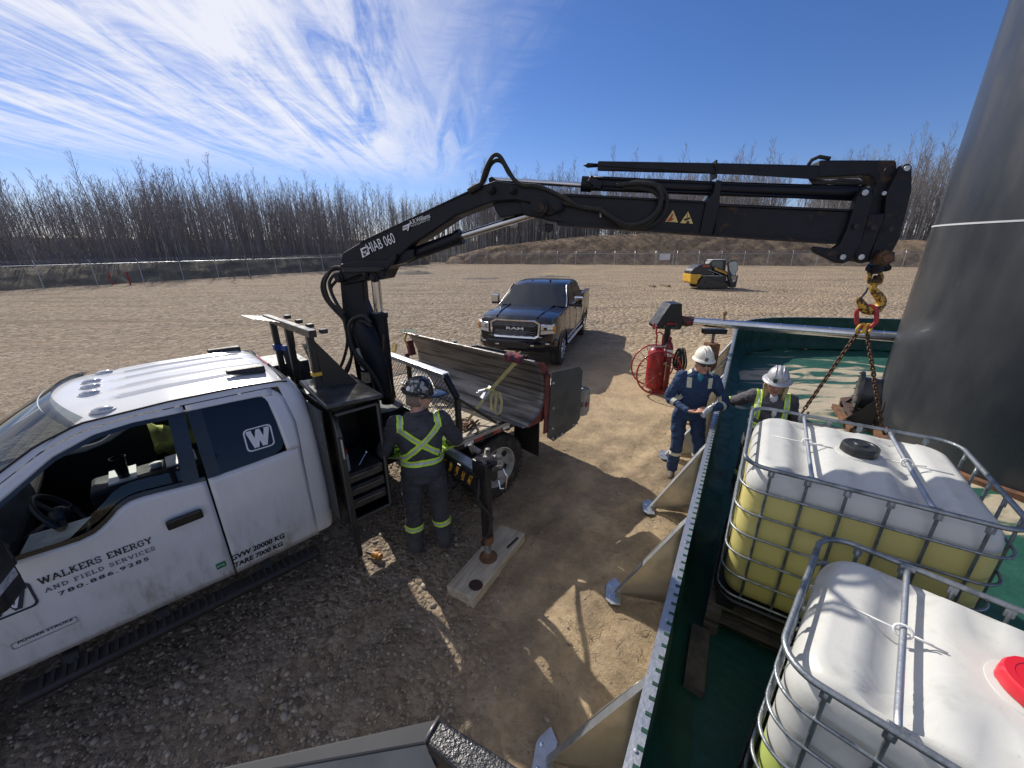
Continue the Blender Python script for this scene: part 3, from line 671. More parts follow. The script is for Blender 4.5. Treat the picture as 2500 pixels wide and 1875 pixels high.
def cab_side(sg):
    # front door: lower skin and window frame
    mb = MB(); us = lin(2.606, 3.76, 34)
    strip(mb, cv(BOT), cv(BELT), 18, us, sg)
    strip(mb, cv(WTOP), cv(DTOP), 3, lin(2.606, 4.0, 30), sg)
    fd = mb.build('door', WHITE, truck, smooth=60)
    md = fd.modifiers.new('s', 'SOLIDIFY'); md.thickness = .03; md.offset = -1 if sg > 0 else -1
    # black belt moulding and pillar trim
    mb = MB(); strip(mb, lambda u: (u, itp(u, BELT)-.004), lambda u: (u, itp(u, BELT)+.028), 2, lin(2.606, 4.0, 44), sg, .008)
    strip(mb, lambda u: (u, itp(u, WTOP)-.022), lambda u: (u, itp(u, WTOP)+.004), 1, lin(2.606, 4.0, 40), sg, .005)
    rows = [[S1(2.606+.085*k/3+(.03*(1-t)), (itp(2.6, BELT)+.03)*(1-t)+itp(2.65, WTOP)*t, .004, sg) for k in range(4)] for t in lin(0, 1, 8)]
    mb.grid(rows); mb.build('window_trim', TRIM, fd, smooth=60)
    # window pane, wound a little way down
    mb = MB(); strip(mb, lambda u: (u, itp(u, BELT)+.0), lambda u: (u, min(itp(u, WTOP), itp(u, BELT)+(.10 if sg > 0 else .9))), 4, lin(2.70, 4.0, 30), sg, -.03)
    mb.build('window', GLASST, fd, smooth=180)
    # handle with its recess cup
    hm = MB(); c = [S1(2.87, 1.165, .03, sg), S1(2.675, 1.17, .03, sg)]
    a, b = c; hm.bar(a, b, .028, .072); hm.bar(S1(2.86, 1.168, .012, sg), S1(2.685, 1.17, .012, sg), .03, .05); hm.build('handle', TRIM, fd, bevel=.012, seg=3)
    # rear half door
    mb = MB(); strip(mb, cv(BOT), cv(BELT), 18, lin(1.992, 2.594, 20), sg)
    strip(mb, cv(WTOP), cv(DTOP), 3, lin(2.10, 2.594, 12), sg)
    rows = [[S1(itp(w, [(1.41, 1.985), (1.64, 1.985), (1.87, 2.035), (1.94, 2.11)])+(itp(w, [(1.41, 2.085), (1.7, 2.12), (1.89, 2.165), (1.94, 2.17)])-itp(w, [(1.41, 1.985), (1.64, 1.985), (1.87, 2.035), (1.94, 2.11)]))*k/4, w, 0, sg) for k in range(5)] for w in lin(1.405, 1.94, 12)]
    mb.grid(rows)
    rd = mb.build('door', WHITE, truck, smooth=60, label='white rear half door with dark privacy glass')
    md = rd.modifiers.new('s', 'SOLIDIFY'); md.thickness = .03; md.offset = -1
    mb = MB(); loftpoly(mb, [(2.594, 1.395), (2.30, 1.405), (2.17, 1.42), (2.12, 1.445), (2.10, 1.49), (2.115, 1.66), (2.14, 1.84), (2.155, 1.875), (2.19, 1.893), (2.35, 1.898), (2.594, 1.902)], sg, .004)
    mb.build('window', PRIV, rd)
    mb = MB(); rows = [[S1(2.594-.075*k/3, 1.395*(1-t)+1.90*t, .006, sg) for k in range(4)] for t in lin(0, 1, 6)]; mb.grid(rows); mb.build('window_trim', TRIM, rd, smooth=60)
    # rear corner of the cab, rounding into the back wall
    mb = MB(); rows = []
    for w1 in lin(.58, 1.98, 26):
        e = itp(w1, [(.55, 1.93), (.63, 1.915), (.86, 1.9), (1.6, 1.915), (1.79, 1.945), (1.93, 2.0), (1.98, 2.03)]); s_ = itp(w1, [(.55, 1.985), (1.64, 1.975), (1.87, 2.027), (1.98, 2.05)]); s_ = max(s_+.011, e+.004)
        p0 = S1(s_, w1, 0, sg); p1 = S1(e, w1, 0, sg); row = [p0, p0.lerp(p1, .5)]
        for k in range(6):
            a_ = k/5*pi/2; row.append(V(p1.x-.07*math.sin(a_), p1.y-sg*.07*(1-math.cos(a_)), p1.z))
        rows.append(row)
    mb.grid(rows); mb.build('cab_corner', WHITE, truck, smooth=70)
    # roof rail, drip moulding, front pillar
    mb = MB(); strip(mb, lambda u: (u, itp(u, DTOP)+.006), cv(DRIP), 3, lin(2.03, 4.12, 40), sg); mb.build('roof_rail', WHITE, truck, smooth=70)
    mb = MB(); mb.tube([S1(u, itp(u, DRIP)-.004, .003, sg) for u in lin(1.99, 4.1, 40)], .007, 6); mb.build('drip_moulding', PLASTIC, truck, smooth=180)
    # front wing ahead of the door
    mb = MB(); strip(mb, cv([(5.4, .62), (5.05, .62), (4.95, 1.0), (4.1, 1.0), (4.02, .62), (3.77, .60)]), cv([(5.4, 1.2), (4.2, 1.27), (3.77, 1.262)]), 10, lin(3.773, 5.4, 40), sg); mb.build('fender', WHITE, truck, smooth=60)
    # inner liner behind the seams, so that the gaps read dark
    mb = MB(); strip(mb, lambda u: (u, .6), lambda u: (u, itp(u, BELT)-.05), 6, lin(1.95, 5.3, 20), sg, -.05); mb.build('inner_panel', INTER, truck, smooth=180)
    # side step with rubber treads
    sv = lambda x, y, z: V(x, CC+sg*(y-CC), z)
    mb = MB(); mb.bar(sv(2.02, .99, .40), sv(3.72, .99, .40), .15, .06); st = mb.build('side_step', PLASTIC, truck, bevel=.025, seg=3)
    if sg > 0:
        for rng_ in ((2.10, 2.52, 9), (2.72, 3.62, 19)):
            for u in lin(rng_[0], rng_[1], rng_[2]): q = MB(); q.bar(sv(u, .94, .436), sv(u, 1.045, .434), .017, .012); q.build('tread', RUBBER, st)
        for u in (2.4, 3.05, 3.5): q = MB(); q.bar(sv(u, .95, .42), sv(u, .6, .60), .07, .03); q.build('bracket', BLACK, st)
    return fd, rd
FD, RD = cab_side(1); cab_side(-1)
def cab_rest():
    DL = lambda u: S1(u, itp(u, DRIP))
    # roof skin with pressed ribs, crowned
    rows = []
    us = lin(1.985, 3.10, 34)
    for u1 in us:
        a = DL(u1); b = V(a.x, 2*CC-a.y, a.z); row = []
        f_end = max(0., (u1-2.95)/.15); r_end = max(0, (2.06-u1)/.075)
        for k in range(61):
            t = k/60; v = a.y+(b.y-a.y)*t; s_ = 2*t-1
            w = a.z+.055*(1-abs(s_)**2.6)
            x = a.x+.17*f_end*(1-s_*s_) if f_end else a.x
            rib = 0
            for c in (-.62, -.34, .0, .34, .62):
                q = abs(s_-c)/.028
                if q < 1.5: rib = max(rib, min(1, (1.5-q)*1.2))
            w += .017*rib*min(1, max(0, (u1-2.06)/.05))*min(1, max(0, (2.93-u1)/.05))
            w -= .05*r_end**2
            row.append(V(x, v, w))
        rows.append(row)
    # curl down to the windscreen edge
    mb = MB(); mb.grid(rows); rf = mb.build('roof', WHITE, truck, smooth=50)
    # clearance lights
    for v0 in (1.07, .73, .56, .41, .14):
        v = CC+(v0-.605)*1.12*.95+.10; u = 3.04 if abs(v-CC-.1) < .4 else 2.98
        w = DL(2.9).z+.055*(1-abs((v-CC)/.72)**2.6)
        b_ = MB(); b_.ell((u, v, w), (.055, .034, .024), 12, 8); b_.build('clearance_light', LAMP, rf, smooth=180)
        b_ = MB(); b_.ell((u, v, w-.006), (.066, .042, .012), 12, 6); b_.build('light_base', SNOWW, rf, smooth=180)
    for v in (CC+.46, CC-.46):            # dark fairing caps at the roof's back corners
        b_ = MB(); b_.loft([[V(2.03+.26*t, v+s_*(.05-.02*t), 1.945+z_*(.06-.03*t)+.035*t) for s_, z_ in ((-1, 0), (1, 0), (.7, 1), (-.7, 1))] for t in (0, .35, .7, 1)]); b_.build('roof_cap', PLASTIC, rf, bevel=.012)
    b_ = MB(); b_.bx(1.945, 1.96, CC-.22, CC+.22, 1.90, 1.945); b_.build('brake_light', RED, rf, bevel=.006)
    # windscreen and cowl
    mb = MB(); rows = []
    for t in lin(0, 1, 10):
        row = []
        for k in range(21):
            s_ = k/10-1; top = V(3.06+.17*(1-s_*s_)+.0, CC+s_*.685, 1.935+.05*(1-abs(s_)**2.6)); bot = V(3.96+.24*(1-s_*s_), CC+s_*.80, 1.30)
            p = top.lerp(bot, t); p.z += .03*math.sin(pi*t); row.append(p)
        rows.append(row)
    mb.grid(rows); ws = mb.build('windscreen', GLASSW, truck, smooth=180)
    b_ = MB(); b_.bar((4.05, CC+.55, 1.31), (3.72, CC+.05, 1.52), .02, .02); b_.build('wiper', PLASTIC, ws)
    mb = MB(); rows = []
    for u in lin(4.0, 5.45, 14):
        f = (u-4.0)/1.45; rows.append([V(u+.22*(1-s_*s_)*(1-f), CC+s_*(.86-.04*f), 1.29-.12*f**3+.07*(1-abs(s_)**3)+.025*(abs(abs(s_)-.55) < .12)) for s_ in lin(-1, 1, 16)])
    mb.grid(rows); mb.build('hood', WHITE, truck, smooth=60)
    mb = MB(); mb.bx(5.43, 5.5, CC-.85, CC+.85, .55, 1.2); mb.build('grille', CHROME, truck, bevel=.03); mb = MB(); mb.bx(5.4, 5.62, CC-.98, CC+.98, .42, .68); mb.build('bumper', CHROME, truck, bevel=.04)
    # back wall of the cab
    y0, y1 = CC-.78, CC+.78
    mb = MB(); rows = [[V(itp(w, [(.5, 1.86), (.86, 1.835), (1.5, 1.85), (1.75, 1.885), (1.9, 1.95)]), CC+(prof(w)-CC-.066)*s_, w) for s_ in lin(-1, 1, 8)] for w in lin(.5, 1.93, 14)]; mb.grid(rows); mb.build('back_wall', WHITE, truck, smooth=60)
    mb = MB(); mb.bx(1.815, 1.83, CC-.5, CC+.5, 1.42, 1.78); mb.build('rear_window', PRIV, truck, bevel=.02)
    # interior: floor, dash, wheel, seats, console with mug, papers, hi-vis jacket
    mb = MB(); mb.bx(1.95, 4.2, CC-.8, CC+.8, .55, .62); mb.build('floor', INTER, truck)
    mb = MB(); mb.loft([[V(u, y, z) for u, z in ((3.62, .9), (3.55, 1.15), (3.62, 1.26), (4.15, 1.28), (4.15, .8))] for y in (CC-.78, CC+.78)]); mb.build('dashboard', INTER, truck, bevel=.03)
    mb = MB(); c = V(3.36, CC+.40, 1.22); ax = V(-.9, 0, .5).normalized(); e = V(0, 1, 0); f = ax.cross(e)
    mb.tube([c+(e*math.cos(a)+f*math.sin(a))*.185 for a in lin(0, 2*pi, 28)[:-1]], .016, 8, wrap=True); mb.ell(c-ax*.01, (.06, .07, .07)); 
    for a in (.2, pi-.2, -pi/2): mb.bar(c, c+(e*math.cos(a)+f*math.sin(a))*.18, .03, .014)
    mb.tube([c, c+V(.35, 0, -.2)], .03, 8); mb.build('steering_wheel', M('wheel_leather', (.03, .03, .033), .4), truck, smooth=60)
    for y in (CC+.42, CC-.42):
        mb = MB(); mb.loft([[V(u, y+s_*.25, z) for s_ in (-1, 1)] for u, z in ((2.95, .72), (2.95, .98), (2.42, .94), (2.32, 1.58), (2.18, 1.56), (2.26, .72))], True); mb = MB()
        prof_ = [(2.98, .72), (2.98, .98), (2.45, .95), (2.34, 1.56), (2.2, 1.54), (2.26, .72)]
        mb.prism([(u, y, z) for u, z in prof_], (0, .5, 0)); mb.ell((2.25, y, 1.67), (.06, .14, .1)); mb.build('seat', M('grey_seat', (.045, .045, .05), .85, bump=.4), truck, bevel=.05, seg=3, smooth=40)
    mb = MB(); mb.bx(2.5, 3.25, CC-.15, CC+.15, .62, 1.20); con = mb.build('console', INTER, truck, bevel=.03)
    mb = MB(); mb.bx(2.98, 3.14, CC-.13, CC+.13, 1.205, 1.22); mb.bx(2.6, 2.8, CC-.12, CC+.1, 1.205, 1.217); mb.build('paper', SNOWW, con)
    mb = MB(); mb.lathe([(.032, 0), (.04, .1), (.05, .14), (.05, .17), (.043, .172), (.042, .15)], (3.05, CC+.06, 1.22), n=18); mb.build('travel_mug', TRIM, con, smooth=40)
    mb = MB(); mb.lathe([(.035, 0), (.04, .03), (.03, .035)], (2.86, CC, 1.205), n=16); mb.build('lid', SNOWW, con, smooth=40)
    mb = MB(); rows = [[V(2.35+.5*i/9, CC-.62+.35*j/6, 1.28+.16*noise.noise((i*.5, j*.6, 3))+.1*math.sin(j)) for j in range(7)] for i in range(10)]; mb.grid(rows); mb.build('hi_vis_jacket', M('hi_vis_cloth', (.45, .50, .10), .8, vs=9, col2=(.2, .2, .12)), truck, smooth=180)
    mb = MB(); mb.bx(2.3, 2.55, CC-.55, CC-.25, 1.5, 1.62); mb.build('cap', M('brown_cloth', (.16, .10, .06), .9), truck, bevel=.05)
    mb = MB(); mb.add([V(3.52, .86, 1.20), V(3.30, .84, 1.22), V(3.22, .60, 1.20), V(3.5, .56, 1.19)], [(0, 1, 2, 3)]); mb.build('paper', SNOWW, truck)
    # towing mirror
    mm = MB(); 
    mm.loft([[V(u, v, w) for u, v in ((3.57, 1.14), (3.46, 1.14), (3.43, 1.24), (3.47, 1.40), (3.56, 1.40))] for w in (1.22, 1.3, 1.55, 1.60)]); mir = mm.build('mirror', PLASTIC, truck, bevel=.03, seg=3)
    q = MB(); q.bar((3.55, .9, 1.36), (3.47, 1.18, 1.36), .07, .05); q.bar((3.55, .9, 1.28), (3.47, 1.18, 1.27), .05, .04); q.build('mirror_arm', PLASTIC, mir, bevel=.012)
    q = MB(); q.loft([[V(3.57, 1.17, 1.33), V(3.57, 1.38, 1.33), V(3.57, 1.38, 1.38), V(3.57, 1.17, 1.38)], [V(3.43, 1.25, 1.325), V(3.475, 1.42, 1.325), V(3.475, 1.42, 1.375), V(3.43, 1.25, 1.375)]]); q.build('marker_lens', LAMP, mir, bevel=.006)
cab_rest()
# ---- lettering and marks on the near side
def on_side(u0, w0):
    def P(x, y, lift=0.): p = S1(u0-x, w0+y, .004+lift); return p
    return P
slab_mb('WALKERS ENERGY', on_side(3.45, 1.077), .49, .040, .17).build('lettering', INK, FD)
slab_mb('AND FIELD SERVICES', on_side(3.445, 1.015), .485, .026, .15, .22).build('lettering', INK, FD)
def flat_side(mb_, u0, w0, name, mat, par):
    mb_.v = [tuple(S1(u0-x, w0+y, .004)) for x, y, z in mb_.v]; return mb_.build(name, mat, par)
flat_side(text_mb('780.886.9285', (0, 0, 0), (1, 0, 0), (0, 1, 0), .027, 0, bold=.012, width=.40, space=1.25), 3.405, .958, 'lettering', INK, FD)
flat_side(text_mb('POWER STROKE', (0, 0, 0), (1, 0, 0), (0, 1, 0), .018, 0, bold=.02, width=.22, shear=.2), 3.62, .760, 'badge_lettering', INK, FD)
def frame_side(u0, u1, w0, w1, t, par, mat, r=.02, name='emblem_frame', off=.004):
    def rr(e):
        a0, a1, b0, b1 = u0-e, u1+e, w0+e, w1-e; q = max(r-e*.5, .006); out = []
        for cx, cy, st in ((a1+q, b1-q, 0), (a0-q, b1-q, 1), (a0-q, b0+q, 2), (a1+q, b0+q, 3)):
            for k in range(5): a = st*pi/2+k/4*pi/2; out.append((cx+q*(-math.cos(a)), cy+q*math.sin(a)))
        return out
    A, B = rr(0), rr(t); mb = MB(); mb.loft([[S1(*p, off) for p in A], [S1(*p, off) for p in B]], True, False); return mb.build(name, mat, par)
frame_side(3.645, 3.385, .735, .778, .004, FD, GALV, .006, 'badge_frame')
frame_side(3.70, 3.48, .955, 1.13, .012, FD, INKB, .03)
slab_mb('W', on_side(3.685, .985), .185, .115, .26).build('emblem', INKB, FD); slab_mb('W', on_side(3.668, .995), .151, .09, .12).build('emblem', INKW, FD)
frame_side(2.335, 2.155, 1.495, 1.675, .009, RD, INKW, .03, off=.008)
q = slab_mb('W', lambda x, y, l=0: S1(2.312-x, 1.525+y, .008+l), .134, .12, .27); q.build('emblem', INKW, RD)
flat_side(text_mb('GVW 20000 KG', (0, 0, 0), (1, 0, 0), (0, 1, 0), .046, 0, bold=.03, width=.365, shear=.12), 2.605, .672, 'lettering', INK, RD)
flat_side(text_mb('TARE 7000 KG', (0, 0, 0), (1, 0, 0), (0, 1, 0), .042, 0, bold=.03, width=.335, shear=.12), 2.60, .605, 'lettering', INK, RD)
mb = MB(); loftpoly(mb, [(2.70, .655), (2.64, .655), (2.64, .705), (2.70, .705)], 1, .003); mb.build('green_decal', M('green_decal', (.02, .22, .08), .5), FD)
flat_side(text_mb('IFTA', (0, 0, 0), (1, 0, 0), (0, 1, 0), .014, 0, bold=.02, width=.045), 2.693, .672, 'decal_lettering', INKW, FD)

# ---- chassis, wheels, deck
for y in (-.42, .42): mb = MB(); mb.bar((-1.5, y, .72), (4.9, y, .72), .08, .22); mb.build('chassis_rail', BLACK, truck)
def wheel(parent, c, sg, r=.41, w=.23, rim_r=.26, dish=.09, n=40, chrome=False, spokes=0, lugs=8):
    """axis along local y, sg = outward side"""
    mb = MB(); o = V(c); ax = V(0, sg, 0)
    prof_ = [(rim_r, -w/2), (r*.86, -w/2), (r*.97, -w*.42), (r, -w*.3), (r, w*.3), (r*.97, w*.42), (r*.86, w/2), (rim_r+.02, w*.5), (rim_r, w*.46)]
    mb.lathe(prof_, o, ax, n, caps=False)
    tread = MB()
    wl = mb.build('wheel', TYRE, parent, smooth=40)
    for k in range(n):
        a = 2*pi*k/n
        for s2 in (-1, 1):
            b0 = o+V(math.cos(a+.03*s2)*r, 0, math.sin(a+.03*s2)*r)
            tread.bar(b0+ax*(s2*w*.07), b0+ax*(s2*w*.42)+V(-math.sin(a), 0, math.cos(a))*.02, .022, .014, up=(math.cos(a), 0, math.sin(a)))
    tread.build('tread', TYRE, wl)
    rm = MB(); d = w*.46-dish
    rm.lathe([(rim_r, w*.46), (rim_r-.012, w*.47), (rim_r-.02, w*.40), (rim_r-.035, d+.01), (rim_r*.62, d), (rim_r*.5, d+.025), (rim_r*.36, d+.03), (rim_r*.34, d+.07), (.02, d+.075)], o, ax, 32, caps=False)
    rm.build('rim', CHROME if chrome else M('white_steel_rim', (.55, .54, .51), .45, .2, vs=9, col2=(.33, .31, .28)), wl, smooth=35)
    for k in range(lugs if not spokes else spokes):
        a = 2*pi*k/(lugs if not spokes else spokes); q = MB()
        if spokes:
            e = V(math.cos(a), 0, math.sin(a)); q.bar(o+ax*(d+.05)+e*rim_r*.3, o+ax*(d+.07)+e*rim_r*.95, .045, .03, up=ax); q.build('spoke', CHROME, wl, bevel=.008)
        else:
            p = o+V(math.cos(a)*rim_r*.42, 0, math.sin(a)*rim_r*.42)+ax*(d+.028); q.tube([p, p+ax*.03], .012, 6); q.build('lug_nut', CHROME, wl)
    if not spokes:
        for k in range(6):
            a = 2*pi*(k+.5)/6; p = o+V(math.cos(a)*rim_r*.72, 0, math.sin(a)*rim_r*.72)+ax*(d+.006); q = MB(); q.lathe([(.045, 0), (.045, .004), (.01, .0045)], p, ax, 14); q.build('hand_hole', INTER, wl)
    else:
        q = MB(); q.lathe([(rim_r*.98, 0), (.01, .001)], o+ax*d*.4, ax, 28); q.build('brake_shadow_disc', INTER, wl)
    return wl
q = MB(); q.bx(.62, 1.80, -1.12, -.5, .42, .98); q.build('low_sun_blocker', BLACK, truck, bevel=.04)  # box added to block sunlight passing under the truck
q = MB(); q.bx(1.37, 1.78, -1.17, -.62, 1.0, 1.68); q.build('far_sun_blocker', BLACK, truck, bevel=.01)  # hidden far-side box, added to stop sun through the gap behind the cab
for sg in (1, -1):
    wheel(truck, (0, sg*1.03, .41), sg); wheel(truck, (0, sg*.76, .41), sg); wheel(truck, (4.62, CC+sg*.78, .41), sg, dish=.02)
mb = MB(); mb.tube([(0, -1, .41), (0, 1, .41)], .08, 10); mb.ell((0, 0, .41), (.2, .2, .2)); mb.build('rear_axle', BLACK, truck, smooth=60)
DZ = 1.03
dk = MB(); 
for y in (-1.22, 1.22): dk.bar((.72, y, DZ-.045), (-1.62, y, DZ-.045), .05, .10)
dk.bar((-1.60, -1.2, DZ-.05), (-1.60, 1.2, DZ-.05), .05, .12); dk.bar((.70, -1.2, DZ-.05), (.70, 1.2, DZ-.05), .05, .10)
for u in (.3, -.1, -.5, -.9, -1.3): dk.bar((u, -1.2, DZ-.1), (u, 1.2, DZ-.1), .06, .08)
for y in (-.42, .42): dk.bar((.7, y, DZ-.2), (-1.6, y, DZ-.2), .08, .12)
deck = dk.build('deck', BLACK, truck, bevel=.006)
y = -1.19
k = 0
while y < 1.17:
    w = .138; q = MB(); q.bx(-1.57, .67, y, y+w, DZ-.04, DZ-.004+.004*random.random()); q.build('plank', WOODL, deck, bevel=.004, seg=1); y += w+.006; k += 1
for u0, u1, m_ in ((.05, .17, RED), (-.07, .03, SNOWW), (.45, .57, SNOWW), (.32, .43, RED)): q = MB(); q.bx(u0, u1, 1.2455, 1.249, DZ-.075, DZ-.025); q.build('reflector_tape', m_, deck)
# rear corner box with lamp
q = MB(); q.prism([(-1.64, 1.2, 1.02), (-1.64, 1.2, .70), (-1.58, 1.2, .63), (-1.40, 1.2, .66), (-1.33, 1.2, .84), (-1.33, 1.2, 1.02)], (0, .12, 0)); tb = q.build('tail_box', M('grey_painted_steel', (.30, .30, .29), .5, .2, vs=9, col2=(.2, .19, .18)), truck, bevel=.01)
q = MB(); q.lathe([(.038, 0), (.038, .012), (.02, .016)], (-1.56, 1.262, .80), (0, 1, 0), 16); q.build('marker_lamp', RED, tb, smooth=40)
q = MB(); q.bx(-1.47, -1.38, 1.262, 1.268, .80, .87); q.build('reflector', BLACK, tb)
q = MB(); q.bx(-.62, -.60, .78, 1.22, .35, .98); q.build('mud_flap', RUBBER, truck)
q = MB(); q.bx(-.62, -.60, -1.22, -.78, .35, .98); q.build('mud_flap', RUBBER, truck)
q = MB(); q.tube([(.55, 1.0, .55), (.3, 1.05, .42), (.62, 1.08, .40), (.9, 1.02, .50), (1.0, .9, .7)], .012, 6); q.tube([(.62, 1.0, .8), (.45, 1.1, .48), (.75, 1.1, .36), (1.0, .9, .6)], .009, 6); q.tube([(.5, .9, .9), (.55, 1.08, .5), (.52, 1.02, .4)], .006, 5); q.build('hanging_cable', RUBBER, truck, smooth=180)

# ---- headache screen on the deck's front edge
GU = .60
def su(x, y): p = tu_(*r3(x, y), GU); return p
gt = [V(GU, -1.15, 1.66), V(GU, 1.02, 1.69), V(GU, 1.21, 1.49), V(GU, 1.21, DZ)]
q = MB(); q.bar(gt[0], gt[1]+V(0, .02, 0), .09, .05); q.build('screen_rail', GALV, truck, bevel=.006)
scr = MB(); scr.bar(gt[1], gt[2], .05, .05); scr.bar(gt[2], gt[3], .05, .05); scr.bar((GU, -1.15, 1.66), (GU, -1.15, DZ), .05, .05); scr.bar((GU, -1.15, DZ+.03), (GU, 1.2, DZ+.03), .05, .05); scr.bar((GU, .3, DZ), (GU, .3, 1.66), .05, .04)
scr.bar((GU-.01, 1.21, 1.48), (GU-.5, 1.21, 1.06), .03, .03)
sf = scr.build('screen_frame', BLACK, truck, bevel=.005)
em = MB(); dy, dz = .058, .03                      # expanded metal: zig-zag strands
ny, nz_ = int(2.35/dy), int(.62/dz)
for j in range(nz_):
    for i in range(ny):
        y0 = -1.14+i*dy; z0 = DZ+.05+j*dz; off = (j % 2)*dy/2
        for s_ in (1, -1):
            a = V(GU, y0+off, z0); b = V(GU, y0+off+s_*dy/2, z0+dz)
            lim = 1.66 if max(a.y, b.y) < 1.02 else 1.66-(max(a.y, b.y)-1.02)*1.0
            if max(a.y, b.y) > 1.19 or b.z > lim: continue
            n_ = V(0, -(b.z-a.z), b.y-a.y).normalized()*.004
            em.add([a-n_, b-n_, b+n_, a+n_], [(0, 1, 2, 3)])
em.build('expanded_metal', STEELD, sf, kind='stuff')

# ---- tool box behind the cab with its door open
bx_ = MB(); u0, u1, va, vb, wa, wb = 1.37, 1.78, .62, 1.17, .62, 1.70
T = .012
bx_.bx(u0, u1, va, va+T, wa, wb); bx_.bx(u0, u0+T, va+T, vb, wa, wb); bx_.bx(u1-T, u1, va+T, vb, wa, wb); bx_.bx(u0+T, u1-T, va+T, vb, wa, wa+T)
tbx = bx_.build('tool_box', BLACK, truck, bevel=.003)
q = MB(); q.loft([[V(u0-.02, vb+.03, wb+.002), V(u1+.03, vb+.03, wb+.035), V(u1+.03, va-.03, wb+.09), V(u0-.02, va-.03, wb+.045)], [V(u0-.02, vb+.03, wb+.035), V(u1+.03, vb+.03, wb+.07), V(u1+.03, va-.03, wb+.125), V(u0-.02, va-.03, wb+.08)]]); q.build('lid', M('black_lid_worn', (.05, .05, .052), .16, .5, vs=4, col2=(.12, .12, .12), bump=.1), tbx, bevel=.008)
q = MB()
for a, b in (((u0+.03, wa+.03), (u0+.03, wb-.04)), ((u0+.03, wb-.04), (u1-.03, wb-.04)), ((u1-.03, wb-.04), (u1-.03, wa+.03)), ((u1-.03, wa+.03), (u0+.03, wa+.03))): q.bar((a[0], vb+.004, a[1]), (b[0], vb+.004, b[1]), .022, .022)
q.build('seal', M('rubber_seal', (.10, .095, .085), .7), tbx, bevel=.006)
for w in (.74, .87, 1.0):
    q = MB(); q.bx(u0+.04, u1-.04, va+.08, vb-.02, w, w+.09); d = q.build('drawer', M('drawer_steel', (.06, .055, .05), .5, .4, vs=8, col2=(.12, .10, .08)), tbx, bevel=.006); q = MB(); q.bar((u0+.08, vb-.01, w+.07), (u1-.08, vb-.01, w+.07), .014, .014); q.build('drawer_pull', STEELD, d)
q = MB(); q.lathe([(.033, 0), (.033, .15), (.015, .17)], (1.70, 1.08, 1.10), n=16); q.build('spray_can', M('grey_can', (.35, .36, .38), .4, .4), tbx, smooth=40); q = MB(); q.lathe([(.031, 0), (.031, .035), (.01, .04)], (1.70, 1.08, 1.271), n=16); q.build('can_cap', RED, tbx, smooth=40)
q = MB(); q.tube([(1.60, 1.1, 1.12), (1.52, 1.08, 1.20)], .008, 6); q.ell((1.515, 1.08, 1.205), (.016, .016, .016)); q.build('wrench', CHROME, tbx, smooth=60)
for i_, (uu, zz) in enumerate(((1.72, 1.52), (1.70, 1.44), (1.66, 1.60))): q = MB(); q.bx(uu, uu+.045, .64, .642+.002*i_, zz, zz+.07); q.build('sticker', SNOWW, tbx)
dd = (V(CL.x, CL.y, 0)-V(u1, vb, 0)).normalized(); dn = V(-dd.y, dd.x, 0); a0 = V(u1+.02, vb+.02, 0)+dn*.02
dd = (dd+dn*.03).normalized()
q = MB(); q.loft([[a0+V(0, 0, w), a0+dd*.40+V(0, 0, w), a0+dd*.40+dn*.035+V(0, 0, w), a0+dn*.035+V(0, 0, w)] for w in (wa, wb-.03)]); dr = q.build('tool_box_door', BLACK, tbx, bevel=.006)
q = MB(); q.bar(a0+dd*.405+dn*.018+V(0, 0, 1.50), a0+dd*.405+dn*.018+V(0, 0, wb-.05), .03, .008); q.build('door_edge', GALV, tbx)

# ---- rack and step frame between cab and crane
RU = 1.72
rk = MB()
for v, top in ((-.30, 2.21), (.20, 2.24), (.80, 2.23)): rk.bar((RU, v, 1.3), (RU, v, top), .055, .055)
rk.bar((RU, -.55, 2.225), (RU, .90, 2.265), .06, .06); rk.bar((RU, -.3, 1.62), (RU, .8, 1.62), .05, .05); rk.bar((RU, -.9, 1.6), (RU, 1.1, 1.6), .04, .05)
rack = rk.build('cab_rack', BLACK, truck, bevel=.006)
q = MB(); q.prism([(RU-.02, .82, 2.20), (RU-.45, .84, 1.56), (RU-.04, .82, 1.56)], (0, .02, 0)); q.prism([(RU-.03, -.05, 2.20), (RU-.03, .22, 2.22), (RU-.03, .20, 2.03), (RU-.03, .14, 2.02)], (.015, 0, 0)); q.prism([(RU-.02, -.28, 2.0), (RU-.3, -.1, 1.55), (RU-.04, -.2, 1.55)], (0, .03, 0)); q.build('gusset_plates', BLACK, rack, kind='stuff')
for k in range(6):
    q = MB(); q.bar((RU+.03+.03*k, -.62-.02*k, 2.232+.003*k), (RU+.03+.03*k, .12-.05*k, 2.258+.003*k), .02, .006); q.build('louvre_slat', STEELD, rack)
q = MB(); q.prism([(RU-.06, .32, 2.08), (RU-.06, .62, 2.12), (RU-.10, .62, 1.86), (RU-.10, .36, 1.88)], (.008, 0, 0)); q.build('deflector', GLASST, rack)
for v in (-.1, .25, .55, .87): q = MB(); q.bar((RU-.09, v-.03, 2.27), (RU-.09, v+.04, 2.273), .05, .035); q.build('rack_tab', BLACK, rack, bevel=.004)
q = MB(); q.bx(RU-.035, RU+.035, .765, .835, 1.90, 1.93); q.build('yellow_tape', YEL, rack); q = MB(); q.bx(RU-.035, RU+.04, -.335, -.265, 1.92, 1.98); q.bar((RU, -.36, 1.93), (RU-.05, -.18, 1.95), .03, .05); q.build('blue_tape', M('blue_tape', (.02, .05, .22), .5), rack)
q = MB(); q.bx(RU-.36, RU+.05, -.6, .62, 1.50, 1.53); q.build('step_plate', BLACK, truck); 
